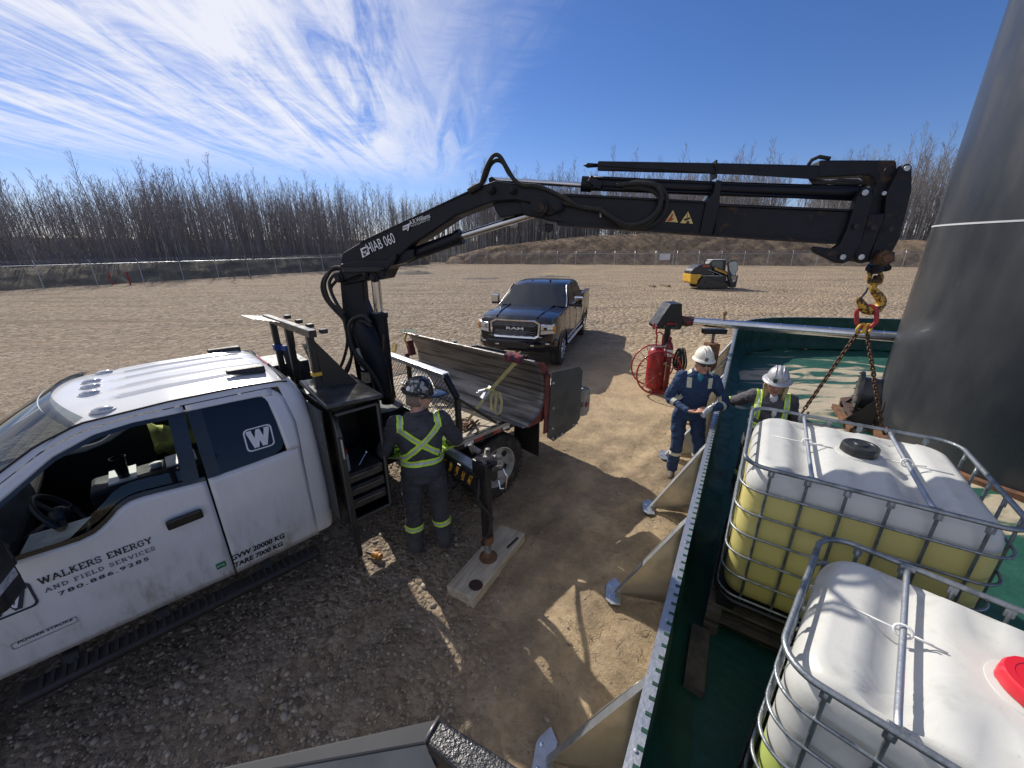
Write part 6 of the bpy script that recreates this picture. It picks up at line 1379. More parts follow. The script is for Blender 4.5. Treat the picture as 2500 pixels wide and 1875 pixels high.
# ------------------------------------------------------------ railing corner of the platform the picture is taken from
rl = thing('platform_railing', 'dark steel railing corner with a textured black top tube, bottom edge', 'railing', (-.17, .46, 0), world=True)
def rr_(x, y, z): return gz(500+x/2.458, 1650+y/2.458, z)
ZR = 2.02
q = MB(); A1, A2 = rr_(-320, 640, ZR), rr_(1410, 252, ZR); B1, B2 = rr_(0, 640, ZR), rr_(1325, 405, ZR)
q.add([A1, A2, B2, B1, A1+V(0, 0, -.05), A2+V(0, 0, -.05), B2+V(0, 0, -.05), B1+V(0, 0, -.05)], [(0, 1, 2, 3), (7, 6, 5, 4), (0, 4, 5, 1), (1, 5, 6, 2), (2, 6, 7, 3), (3, 7, 4, 0)]); q.build('top_channel', M('slate_paint', (.035, .037, .041), .62, vs=6, col2=(.055, .056, .06), spec=.25), rl, bevel=.004)
q = MB(); C1, C2 = rr_(-200, 800, ZR-.03), rr_(1390, 560, ZR-.03); D2, D1 = B2+V(0, 0, -.004), B1+V(0, 0, -.004)
q.add([D1, D2, C2, C1], [(0, 1, 2, 3)]); o = q.build('side_sheet', M('dull_olive_grey', (.24, .23, .20), .55, vs=5, col2=(.17, .165, .145)), rl); md = o.modifiers.new('s', 'SOLIDIFY'); md.thickness = .004
TUBE = M('textured_powder_coat', (.009, .010, .014), .3, vs=8, col2=(.014, .015, .02), bump=.3, bs=170)
q = MB(); E1, E2, E3, E4 = rr_(1412, 250, ZR+.012), rr_(2080, 665, ZR+.012), rr_(1650, 690, ZR+.012), rr_(1322, 402, ZR+.012)
q.add([E1, E2, E3, E4]+[p+V(0, 0, -.06) for p in (E1, E2, E3, E4)], [(0, 1, 2, 3), (7, 6, 5, 4), (0, 4, 5, 1), (1, 5, 6, 2), (2, 6, 7, 3), (3, 7, 4, 0)]); q.build('top_tube', TUBE, rl, bevel=.008, seg=3)
q = MB(); q.tube([E1+V(-.002, 0, .001), E4+V(-.002, 0, .001)], .004, 6); q.build('weld_bead', STEELD, rl, smooth=180)
for p in (A2.lerp(B2, .5), A1.lerp(B1, .5)): q = MB(); q.bar((p.x, p.y-.02, 0), (p.x, p.y-.02, ZR-.05), .04, .04); q.build('post', BLACK, rl)
# orange tool dropped on the ground beside the worker
og_ = gz(921, 1362); q = MB(); a = V(.8, -.35, 0).normalized(); q.tube([og_-a*.05+V(0, 0, .03), og_+a*.05+V(0, 0, .03)], [.03, .034], 12); q.tube([og_+a*.0+V(0, 0, .03), og_+a*.02+V(0, 0, .03)], .038, 12); q.cur = 1; q.tube([og_-a*.05+V(0, 0, .03), og_-a*.14+V(0, 0, .025)], [.02, .01], 8); solo(q, 'tape_reel', [M('orange_plastic', (.5, .2, .02), .5, vs=30, col2=(.2, .08, .02)), PLASTIC], 'small orange tool lying on the dirt beside the truck worker', 'tool', og_, smooth=50)

# ------------------------------------------------------------ navy pickup
RH = V(-.315, -.949, 0).normalized(); RLf = V(-RH.y, RH.x, 0)
wf, wr = gz(1362, 887), gz(1415, 816); mid = (wf+wr)/2; RO = mid-RLf*.86; RO.z = 0
ram = thing('pickup_truck', 'dark navy crew cab pickup with a chrome framed grille, facing the camera', 'pickup', RO, math.atan2(RH.y, RH.x))
def ram_body():
    st = []
    # u, half width low, half width mid, half width shoulder, z bottom, z mid, z shoulder, z top centre
    S_ = [(2.86, .70, .80, .76, .58, .90, 1.20, 1.22), (2.80, .84, .90, .86, .52, .92, 1.27, 1.30), (2.6, .95, .975, .92, .48, .95, 1.31, 1.36), (2.2, .97, 1.0, .94, .46, .95, 1.34, 1.405), (1.7, .97, 1.0, .945, .46, .95, 1.36, 1.43), (1.3, .97, .995, .95, .46, .95, 1.37, 1.44), (1.0, .97, .99, .95, .46, .95, 1.37, 1.42), (0, .97, .99, .95, .46, .95, 1.37, 1.42), (-1.25, .97, .99, .955, .46, .95, 1.38, 1.42), (-1.30, .97, .99, .955, .46, .95, 1.44, .86), (-1.9, .97, 1.0, .96, .5, .95, 1.45, .86), (-2.9, .97, .99, .955, .55, .95, 1.45, .86), (-3.05, .95, .97, .94, .58, .95, 1.44, .86)]
    rings = []
    for u, a, b, c, z0, z1, z2, z3 in S_:
        inner = .80 if z3 < 1 else c*.6
        half = [(0, z0), (a*.8, z0), (a, z0+.06), (b, z1), (b*.995, z1+.12), (c+.012, z2-.05), (c, z2), (c-.05, z2+.012), (inner, z2+.01 if z3 < 1 else z3-.02), (inner*.98 if z3 < 1 else c*.3, z3), (0, z3)]
        rings.append([V(u, v, w) for v, w in half]+[V(u, -v, w) for v, w in half[::-1][1:-1]])
    q = MB(); q.loft(rings); bo = q.build('body', NAVYP, ram, smooth=38)
    cut = MB()
    for u in (1.9, -1.9): cut.tube([(u, -1.3, .47), (u, 1.3, .47)], .50, 32)
    co = cut.build('cutter', None); md = bo.modifiers.new('b', 'BOOLEAN'); md.object = co; md.operation = 'DIFFERENCE'; md.solver = 'EXACT'
    dg = bpy.context.evaluated_depsgraph_get(); me = bpy.data.meshes.new_from_object(bo.evaluated_get(dg)); bo.modifiers.clear(); bo.data = me; bpy.data.objects.remove(co)
    me.shade_smooth(); me.set_sharp_from_angle(angle=R(38))
    if not me.materials: me.materials.append(NAVYP)
    me.materials[0] = NAVYP
    return bo
rb = ram_body()
q = MB()
for u in (1.9, -1.9):
    for s_ in (-1, 1): q.tube([(u+.505*math.cos(a), s_*.985, .47+.505*math.sin(a)) for a in lin(.02, pi-.02, 18)], .022, 6)
q.build('arch_flares', NAVYP, rb, smooth=60, kind='stuff')
q = MB(); q.bx(-2.9, 2.6, -.62, .62, .45, .9); q.build('underbody', INTER, ram)
def greenhouse():
    q = MB(); R_ = [(1.38, .90, 1.37, 1.37), (.98, .86, 1.37, 1.66), (.58, .80, 1.37, 1.90), (.35, .765, 1.37, 1.945), (-.3, .76, 1.37, 1.965), (-.95, .76, 1.37, 1.94), (-1.15, .79, 1.37, 1.86), (-1.28, .86, 1.37, 1.40)]
    rings = []
    for u, hw, zb, zt in R_:
        f = (zt-1.37)/.59; wb = .955
        wt = wb-(wb-.735)*max(f, .001)
        half = [(wb, 1.36), (wb-(wb-wt)*.5, 1.36+(zt-1.36)*.5), (wt+.02, zt-.035*f-.002), (wt-.04, zt), (wt*.5, zt+.012*f), (0, zt+.016*f)]
        rings.append([V(u, v, w) for v, w in half]+[V(u, -v, w) for v, w in half[::-1][1:]])
    q.loft(rings); g = q.build('cab', NAVYP, ram, smooth=40)
    def quad(name, pts, mat, off, par=g):
        m_ = MB(); P4 = [V(p) for p in pts]; n_ = (P4[1]-P4[0]).cross(P4[2]-P4[0]).normalized()
        c = sum(P4, V(0, 0, 0))/len(P4)
        if n_.dot(c-V(0, 0, 1.5)) < 0: n_ = -n_
        m_.add([p+n_*off for p in P4], [tuple(range(len(P4)))]); return m_.build(name, mat, par)
    # windscreen follows the raked front
    ws = MB(); rows = []
    for t_ in lin(.05, .93, 8):
        u = 1.38+(.58-1.38)*t_; z = 1.37+(1.90-1.37)*t_; f = (z-1.37)/.59; hw = .955-.22*f-.055
        rows.append([V(u+.012+.05*(1-(s_*s_)), s_*hw, z+.012+.012*(1-s_*s_)) for s_ in lin(-1, 1, 10)])
    ws.grid(rows); ws.build('windscreen', GLASSD, g, smooth=180)
    for s_ in (-1, 1):
        def sp_(u, z): f = (z-1.37)/.59; return V(u, s_*(.955-.215*f+.006), z)
        quad('side_window', [sp_(1.02, 1.42), sp_(.50, 1.86), sp_(-.02, 1.90), sp_(-.02, 1.42)], GLASSD, .004)
        quad('side_window', [sp_(-.08, 1.42), sp_(-.08, 1.90), sp_(-.85, 1.87), sp_(-1.05, 1.44)], GLASSD, .004)
        m_ = MB(); m_.tube([sp_(1.1, 1.39), sp_(-1.1, 1.40)], .008, 5); m_.build('belt_chrome', CHROME, g)
        m_ = MB(); m_.tube([V(1.32, s_*.935, 1.40), V(.56, s_*.775, 1.90)], .018, 6); m_.build('pillar_strip', NAVYP if s_ < 0 else CHROME, g, smooth=60)
        # towing mirror
        m_ = MB(); m_.loft([[V(u, s_*v, z) for u, v in ((1.02, 1.08), (.92, 1.07), (.91, 1.30), (1.0, 1.33))] for z in (1.40, 1.45, 1.60, 1.64)]); mi = m_.build('mirror', CHROME, ram, bevel=.03, seg=3)
        m_ = MB(); m_.bar((1.0, s_*.9, 1.41), (.97, s_*1.3, 1.40), .08, .07); m_.build('mirror_arm', PLASTIC, mi, bevel=.02)
        # handles, sill, step
        for u in (.1, -.95): m_ = MB(); m_.bar((u, s_*1.0, 1.2), (u-.2, s_*1.0, 1.2), .03, .035); m_.build('handle', CHROME, ram, bevel=.01)
        m_ = MB(); m_.tube([(1.3, s_*.98, .42), (-1.3, s_*.98, .42)], .045, 10); m_.build('side_step', CHROME, ram, smooth=60)
        m_ = MB(); m_.tube([(1.25, s_*.985, .58), (-1.3, s_*.985, .60)], .012, 6); m_.build('body_trim', CHROME, ram)
    m_ = MB(); m_.lathe([(.035, 0), (.03, .03), (.004, .09)], (.3, .25, 1.955), n=10); m_.v = [(.3+(x-.3)*2.2, y, z) for x, y, z in m_.v]; m_.build('antenna_fin', NAVYP, g, smooth=60)
    m_ = MB(); m_.ell((.25, -.3, 1.965), (.04, .03, .025)); m_.build('roof_marker', PLASTIC, g, smooth=180)
    m_ = MB(); m_.bar((1.36, .55, 1.405), (1.33, -.1, 1.43), .02, .015); m_.bar((1.38, -.1, 1.41), (1.34, -.65, 1.42), .02, .015); m_.build('wipers', PLASTIC, g)
greenhouse()
def ram_front():
    f = 2.865
    q = MB(); P_ = [(-.62, 1.10), (-.50, 1.165), (.50, 1.165), (.62, 1.10), (.60, .80), (.50, .74), (-.50, .74), (-.60, .80)]
    o_ = [V(f, y, z) for y, z in P_]; i_ = [V(f+.02, y*.93, .955+(z-.955)*.86) for y, z in P_]; b_ = [V(f-.15, y*1.02, z) for y, z in P_]
    q.loft([b_, [p+V(.03, 0, 0) for p in o_], i_, [p-V(.03, 0, 0) for p in i_]], True, False); gr = q.build('grille_frame', CHROME, ram, smooth=30)
    q = MB(); q.add([p-V(.028, 0, 0) for p in i_], [tuple(range(8))]); q.build('grille_back', BLACK, gr)
    dkc = M('dark_chrome', (.2, .2, .22), .2, 1.)
    for z in (.80, .845, .89, 1.035, 1.08, 1.115):
        q = MB(); q.tube([(f+.006+.004*math.sin(y*30), y, z+.008*math.sin(y*42)) for y in lin(-.54, .54, 60)], .009, 5); q.build('grille_bar', dkc, gr, smooth=180)
    for s_ in (-1, 1): q = MB(); q.bx(f-.005, f+.012, s_*.40-.14, s_*.40+.14, .925, 1.005); q.build('grille_scoop', BLACK, gr, bevel=.02)
    q = MB(); q.bx(f, f+.014, -.245, .245, .915, 1.012); q.build('name_bar', BLACK, gr, bevel=.01)
    text_mb('RAM', (f+.016, .215, .932) if False else (f+.017, -.215, .932), (0, 1, 0), (0, 0, 1), .062, .001, bold=.03, width=.43).build('badge_lettering', INKW, gr)
    for s_ in (-1, 1):
        q = MB(); q.loft([[V(f-.02, s_*.64, 1.09), V(f-.03, s_*.64, .84), V(f-.20, s_*.94, .85), V(f-.22, s_*.93, 1.10)], [V(f+.022, s_*.65, 1.075), V(f+.018, s_*.65, .86), V(f-.15, s_*.955, .87), V(f-.17, s_*.945, 1.085)]]); hl = q.build('headlight', LAMP, ram, bevel=.01)
        q = MB(); q.bx(f-.02, f+.03, s_*.76-.05, s_*.76+.05, .97, 1.05); q.build('projector', CHROME, hl, bevel=.01); q = MB(); q.bx(f-.16, f-.125, s_*.945-.02, s_*.945+.02, .9, 1.05); q.build('amber_reflector', AMBER, hl)
        q = MB(); q.bar((f+.02, s_*.65, .955), (f-.13, s_*.95, .955), .012, .012); q.build('lamp_divider', BLACK, hl)
        q = MB(); q.bar((f+.035, s_*.53, .60), (f+.035, s_*.36, .60), .03, .05); q.build('tow_hook_bezel', BLACK, ram, bevel=.01); q = MB(); q.bx(f+.04, f+.055, s_*.44-.045, s_*.44+.045, .585, .62); q.build('tow_hook', CHROME, ram, bevel=.008)
        q = MB(); q.bx(f-.09, f-.0, s_*.80-.09, s_*.80+.09, .60, .70); fg = q.build('fog_bezel', PLASTIC, ram, bevel=.02); q = MB(); q.bx(f-.01, f+.006, s_*.80-.05, s_*.80+.05, .64, .675); q.build('fog_light', LAMP, fg, bevel=.006)
    q = MB(); rows = []
    for z, d in ((.735, .0), (.72, .05), (.66, .065), (.56, .06), (.48, .03), (.44, -.05)):
        rows.append([V(f-.02+d-.28*max(0, (abs(s_)-.55)/.45)**2, s_*1.0, z) for s_ in lin(-1, 1, 24)])
    q.grid(rows); bp = q.build('bumper', NAVYP, ram, smooth=50); md = bp.modifiers.new('s', 'SOLIDIFY'); md.thickness = .04
    q = MB(); q.bx(f+.03, f+.05, -.32, .32, .52, .66); q.build('lower_intake', BLACK, ram, bevel=.01)
    q = MB(); rows = []
    for y in lin(-.98, .98, 20): rows.append([V(f-.01-.26*max(0, (abs(y)-.55)/.45)**2, y, .80-.0*abs(y)), V(f+.02-.26*max(0, (abs(y)-.55)/.45)**2, y, .775), V(f-.0-.26*max(0, (abs(y)-.55)/.45)**2, y, .745)])
    q.grid(rows); q.build('chrome_strip', CHROME, ram, smooth=60)
    # hood power lines
    for s_ in (-1, 1): q = MB(); q.tube([(2.74, s_*.5, 1.31), (2.3, s_*.55, 1.385), (1.6, s_*.6, 1.42), (1.35, s_*.62, 1.43)], .022, 6); q.build('hood_crease', NAVYP, rb, smooth=180)
    q = MB(); q.bx(1.45, 1.62, .97, .985, 1.22, 1.28); q.build('fender_badge', CHROME, rb, bevel=.004)
    text_mb('2500', (1.60, .987, 1.23), (-1, 0, 0), (0, 0, 1), .04, .001, width=.13).build('badge_lettering', INK, rb)
ram_front()
for ch in list(ram.children):
    if ch.name.split('.')[0] in ('grille_frame', 'headlight', 'chrome_strip'): ch.location.z += .115
    if ch.name.split('.')[0] == 'headlight': ch.location.x += .06
    if ch.name.split('.')[0] in ('bumper', 'tow_hook_bezel', 'tow_hook', 'fog_bezel', 'lower_intake'): ch.location.z += .085
for u in (1.9, -1.9):
    for s_ in (-1, 1): wheel(ram, (u, s_*.86, .41), s_, .41, .27, .26, .05, chrome=True, spokes=8)
q = MB(); q.bx(-3.12, -3.0, -.95, .95, .5, .68); q.build('rear_bumper', CHROME, ram, bevel=.03)
q = MB(); q.bx(-3.07, -3.03, -.80, .80, .78, 1.40); q.build('tailgate', NAVYP, ram, bevel=.02)
for s_ in (-1, 1): q = MB(); q.bar((-1.32, s_*.90, 1.45), (-3.02, s_*.90, 1.45), .12, .03); q.build('bed_rail_cap', PLASTIC, ram, bevel=.01)
for s_ in (-1, 1):
    for u in (.99, -.05, -1.08):
        q = MB(); q.tube([(u, s_*.965, 1.34), (u, s_*.998, .92), (u, s_*.985, .55)], .004, 4); q.build('door_seam', INTER, rb)

# ------------------------------------------------------------ compact track loader
SY = 27.75
rk_ = lambda x, y: (1650+x/11.06, 600+y/11.06)
def ks(x, y, Y=SY): return gy(*rk_(x, y), Y)
lo_ = thing('track_loader', 'yellow and black compact track loader parked below the berm', 'loader', (14.7, SY+.8, 0), world=True)
def sp(name, pts, y0, y1, mat, par=None, bevel=.03):
    q = MB(); P_ = [ks(*p) for p in pts]; q.prism([p+V(0, (y0+y1)/2, 0) for p in P_], (0, y1-y0, 0)); return q.build(name, mat, par or lo_, bevel=bevel)
MBLK = M('machine_black', (.018, .018, .02), .4, vs=5, col2=(.05, .045, .04)); TRK = M('muddy_track', (.05, .043, .035), .9, vs=9, col2=(.10, .085, .065), bump=.6, bs=30)
bod = sp('engine_hood', [(440, 770), (460, 690), (520, 625), (700, 520), (780, 505), (960, 505), (1020, 560), (1060, 800), (740, 800), (720, 770)], .25, 1.35, MBLK)
sp('counterweight', [(425, 772), (735, 775), (690, 850), (620, 930), (590, 1050), (480, 1035), (415, 985)], .12, 1.48, YEL)
cabn = sp('cab_frame', [(960, 500), (1040, 420), (1070, 395), (1440, 385), (1450, 440), (1430, 800), (1300, 820), (1060, 700), (990, 560)], .45, 1.15, MBLK)
sp('cab_window', [(1030, 500), (1080, 425), (1350, 420), (1350, 640), (1200, 590), (1060, 545)], .425, .445, M('cab_glass', (.10, .14, .13), .08), cabn, 0)
sp('cab_roof', [(1060, 395), (1075, 380), (1440, 374), (1450, 390)], .4, 1.2, M('grey_roof', (.42, .42, .42), .4), cabn, .01)
sp('lift_arm', [(1020, 565), (1070, 565), (1400, 690), (1500, 750), (1570, 960), (1480, 1040), (1420, 800), (1050, 660)], .12, .34, MBLK)
sp('lift_arm', [(1020, 565), (1070, 565), (1400, 690), (1500, 750), (1570, 960), (1480, 1040), (1420, 800), (1050, 660)], 1.28, 1.5, MBLK)
sp('name_panel', [(1075, 580), (1395, 715), (1415, 785), (1080, 650)], .105, .118, YEL, None, 0)
a, b = ks(1090, 632, SY+.10), ks(1385, 755, SY+.10); ex = (b-a).normalized(); text_mb('NEW HOLLAND', a, ex, V(0, 0, 1)-ex*ex.z, .075, .002, bold=.02, width=(b-a).length).build('lettering', INK, lo_)
sp('orange_label', [(770, 535), (960, 535), (960, 570), (770, 580)], .235, .249, M('orange_label', (.5, .1, .02), .5), bod, 0); sp('exhaust', [(878, 395), (905, 410), (905, 500), (878, 500)], .6, .68, MBLK, bod, .01)
sp('frame_side', [(740, 800), (1430, 800), (1430, 960), (1300, 1010), (720, 1000), (690, 900)], .30, 1.3, MBLK)
sp('side_rail', [(750, 812), (1330, 812), (1330, 826), (750, 826)], .28, .30, GALV, None, 0)
for y0 in (.02, 1.2):
    tr = [(610, 1090), (640, 1010), (740, 880), (800, 850), (870, 880), (1000, 930), (1330, 1000), (1420, 1050), (1425, 1100), (1380, 1150), (650, 1148)]
    t_ = sp('track', tr, y0, y0+.36, TRK, None, .04)
    for x, y, r in ((810, 960, .13), (690, 1080, .085), (1330, 1080, .085), (860, 1118, .05), (1000, 1118, .05), (1130, 1118, .05), (1240, 1118, .05)):
        q = MB(); c = ks(x, y, SY)+V(0, y0, 0); q.lathe([(r, -.015), (r*.8, -.03), (r*.3, -.035)], c, (0, 1, 0), 18); q.build('track_roller', MBLK, t_, smooth=40)
    P_ = [ks(*p) for p in tr]
    for i in range(len(P_)):
        a, b = P_[i], P_[(i+1) % len(P_)]; n = max(1, int((b-a).length/.09))
        for k in range(n):
            c = a.lerp(b, (k+.5)/n); d = (b-a).normalized(); q = MB(); q.bar(c+V(0, y0-.005, 0), c+V(0, y0+.365, 0), .03, .05, up=d.cross(V(0, 1, 0))); q.build('track_lug', TRK, t_)
dr_ = sp('open_door', [(1440, 460), (1500, 440), (1530, 400), (1640, 395), (1680, 430), (1735, 440), (1735, 680), (1690, 715), (1680, 820), (1560, 830), (1530, 780), (1450, 690)], .25, .30, MBLK); sp('door_glass', [(1480, 480), (1540, 440), (1640, 420), (1715, 455), (1715, 670), (1670, 705), (1660, 805), (1580, 810), (1500, 660)], .235, .248, M('door_glass', (.36, .42, .40), .1), dr_, 0)
sp('quick_coupler', [(1500, 960), (1580, 990), (1640, 960), (1710, 790), (1725, 800), (1685, 980), (1650, 1130), (1540, 1140), (1500, 1100)], .15, 1.45, MBLK)
sp('lift_cylinder', [(860, 640), (960, 650), (1290, 790), (1280, 810), (940, 670)], .2, .27, GALV)

# ------------------------------------------------------------ wheeled fire extinguisher
fx = thing('fire_extinguisher_cart', 'red wheeled fire extinguisher with tall spoked wheels', 'extinguisher', (3.02, 7.62, 0), world=True)
def spoked(c, r, name='cart_wheel'):
    q = MB(); q.tube([c+V(math.cos(a)*r, 0, math.sin(a)*r) for a in lin(0, 2*pi, 40)[:-1]], .017, 8, wrap=True); w = q.build(name, RED, fx, smooth=180)
    for k in range(16): a = 2*pi*k/16; g = MB(); g.tube([c, c+V(math.cos(a)*r, 0, math.sin(a)*r)], .0055, 5); g.build('spoke', REDD, w)
    g = MB(); g.tube([c+V(0, -.05, 0), c+V(0, .03, 0)], .03, 12); g.build('hub', RED, w, smooth=40)
spoked(V(3.0, 7.46, .455), .455); spoked(V(3.06, 8.02, .455), .455)
q = MB(); q.tube([(3.0, 7.42, .455), (3.06, 8.06, .455)], .02, 8); q.build('axle', REDD, fx)
q = MB(); q.lathe([(.10, .05), (.165, .09), (.17, .2), (.17, .80), (.155, .88), (.10, .94), (.04, .96), (.04, 1.0)], (2.98, 7.66, 0), n=28); q.build('cylinder', RED, fx, smooth=50)
q = MB(); q.lathe([(.08, .06), (.085, .2), (.085, .95), (.06, 1.04), (.03, 1.06), (.03, 1.12), (.045, 1.13), (.02, 1.17)], (3.20, 7.62, 0), n=20); gc = q.build('gas_bottle', M('dull_red', (.22, .02, .025), .4, vs=9, col2=(.14, .015, .02)), fx, smooth=50); q = MB(); q.lathe([(.0862, .78), (.0862, .92)], (3.20, 7.62, 0), n=20, caps=False); q.build('paper_label', SNOWW, gc, smooth=60)
q = MB(); q.tube([(2.92, 7.6, .95), (2.92, 7.6, 1.20), (2.88, 7.56, 1.26), (2.86, 7.52, 1.42)], .016, 8); q.tube([(3.05, 7.62, .98), (3.04, 7.6, 1.22), (2.96, 7.58, 1.28), (2.88, 7.56, 1.26)], .016, 8); q.tube([(2.86, 7.52, 1.40), (2.80, 7.5, 1.36), (2.79, 7.5, 1.48)], .02, 8); q.build('push_handle', RED, fx, smooth=180)
q = MB(); q.bar((2.8, 7.6, .98), (3.16, 7.6, .98), .03, .02); q.build('clamp_bar', GALV, fx)
q = MB(); q.tube([(3.20, 7.55, 1.1), (3.10, 7.5, 1.06), (3.08, 7.48, .95), (3.12, 7.5, .8)], .012, 6); q.build('gas_hose', RUBBER, fx, smooth=180)
for k in range(7): q = MB(); c = V(3.40+.02*k, 7.62+.02*(k % 3), .70); q.tube([c+V(.02*math.sin(a*2), .16*math.cos(a), .22*math.sin(a)) for a in lin(0, 2*pi, 24)[:-1]], .016, 6, wrap=True); q.build('hose_coil', RUBBER, fx, smooth=180)
q = MB(); q.ell((3.11, 7.47, .66), (.035, .03, .03)); q.tube([(3.11, 7.44, .7), (3.11, 7.44, .3)], .009, 6); q.tube([(3.05, 7.45, .66), (3.19, 7.45, .60)], .012, 6); q.build('valve', M('brass_valve', (.4, .34, .22), .35, .8), fx, smooth=60)
q = MB(); q.bar((2.9, 7.5, .06), (3.3, 7.5, .06), .04, .04); q.bar((3.3, 7.5, .06), (3.42, 7.5, .62), .03, .03); q.build('cart_frame', RED, fx)

# ------------------------------------------------------------ people
HAIRB = M('blond_hair', (.55, .42, .22), .6, vs=40, col2=(.4, .28, .13), stretch=(1, 1, .2)); HAIRD = M('short_grey_hair', (.16, .12, .09), .8, vs=60, col2=(.25, .2, .16))
BOOT = M('dusty_boot', (.07, .06, .05), .8, vs=14, col2=(.16, .13, .10), bump=.4); TEE = M('teal_shirt', (.03, .20, .28), .8); TEEW = M('white_shirt', (.62, .63, .66), .8, vs=9, col2=(.5, .5, .54)); GLOVE = M('black_glove', (.02, .02, .022), .7, bump=.5, bs=80)
LIPS = M('lips', (.36, .13, .11), .5)
def limb(q, pts, rs, n=14, sx=1.):
    P_ = [V(p) for p in pts]; out, rr = [], []
    for i in range(len(P_)-1):
        a, b, c, d = P_[max(i-1, 0)], P_[i], P_[i+1], P_[min(i+2, len(P_)-1)]
        for k in range(4): t = k/4; out.append(.5*((2*b)+(c-a)*t+(2*a-5*b+4*c-d)*t*t+(3*b-a-3*c+d)*t**3)); rr.append(rs[i]+(rs[i+1]-rs[i])*t)
    out.append(P_[-1]); rr.append(rs[-1]); q.tube(out, rr, n)
    q.ell(out[0], (rr[0],)*3); q.ell(out[-1], (rr[-1]*.96,)*3)
def hand(q, w, df, pn, curl, side, s=1.):
    w, df, pn = V(w), V(df).normalized(), V(pn); pn = (pn-df*pn.dot(df)).normalized(); sd_ = df.cross(pn).normalized()*side
    rot = Matrix((sd_, df, pn)).transposed(); q.ell(w+df*.05*s, (.043*s, .055*s, .019*s), 12, 8, rot); q.ell(w+df*.01*s, (.03*s, .03*s, .024*s), 10, 6, rot)
    for off, L, cu in ((-.033, .072, 1.), (-.011, .082, .95), (.011, .078, 1.), (.032, .060, 1.1)):
        p = w+df*(.092-.1*abs(off))*s+sd_*off*s; d = df.copy(); pts = [p-df*.02*s, p]
        for k in range(3):
            a = curl*cu*(.35+.3*k); d = (df*math.cos(a)+pn*math.sin(a)).normalized(); p = p+d*(L*s*(.45, .32, .26)[k]); pts.append(p)
        q.tube(pts, [.0098*s, .0098*s, .0092*s, .0085*s, .0072*s], 8); q.ell(pts[-1], (.0075*s,)*3, 8, 5)
    a0 = w+df*.025*s-sd_*.035*s; d = (df*.6-sd_*.62+pn*.45).normalized(); p1 = a0+d*.035*s; p2 = p1+(df*.85-sd_*.15+pn*.5*curl).normalized()*.03*s; p3 = p2+(df*.9+pn*.6*curl).normalized()*.024*s
    q.tube([a0-d*.015*s, a0, p1, p2, p3], [.014*s, .015*s, .012*s, .0105*s, .008*s], 8); q.ell(p3, (.0085*s,)*3, 8, 5)
def head_mesh(q, c, yaw, pitch, s=1., hair=1, skin=1):
    """c = centre of the head; face looks along local +y turned by yaw / pitch"""
    rot = Matrix.Rotation(yaw, 3, 'Z') @ Matrix.Rotation(pitch, 3, 'X'); T = lambda x, y, z: V(c)+rot @ (V(x, y, z)*s)
    prof_ = [(-.120, .022, .074, .01), (-.108, .044, .092, .03), (-.085, .058, .097, .06), (-.055, .068, .096, .078), (-.02, .073, .094, .092), (.02, .076, .093, .099), (.055, .077, .096, .100), (.085, .072, .088, .094), (.108, .055, .066, .072), (.120, .02, .025, .03)]
    rings = []
    for z, wx, yf, yb in prof_:
        rings.append([T(wx*math.cos(a), (yf if math.sin(a) > 0 else yb)*math.sin(a)*(1 if math.sin(a) > 0 else 1)-.0, z) for a in lin(0, 2*pi, 20)[:-1]])
    q.cur = skin; q.loft(rings)
    q.ell(T(0, .100, -.022), (.013*s, .018*s, .022*s), 8, 6, rot); q.ell(T(0, .104, -.036), (.016*s, .015*s, .012*s), 8, 6, rot)      # nose
    q.ell(T(0, .088, .018), (.05*s, .014*s, .012*s), 10, 6, rot)                                                              # brow
    q.ell(T(0, .088, -.095), (.026*s, .018*s, .02*s), 10, 6, rot)                                                              # chin
    for sx in (-1, 1):
        q.ell(T(sx*.036, .078, -.03), (.022*s, .018*s, .018*s), 8, 6, rot)                                                     # cheeks
        q.ell(T(sx*.077, .0, -.012), (.009*s, .02*s, .032*s), 8, 6, rot)                                                       # ears
    q.cur = 7; q.ell(T(0, .096, -.066), (.024*s, .010*s, .0075*s), 10, 6, rot); q.cur = skin
    return T, rot
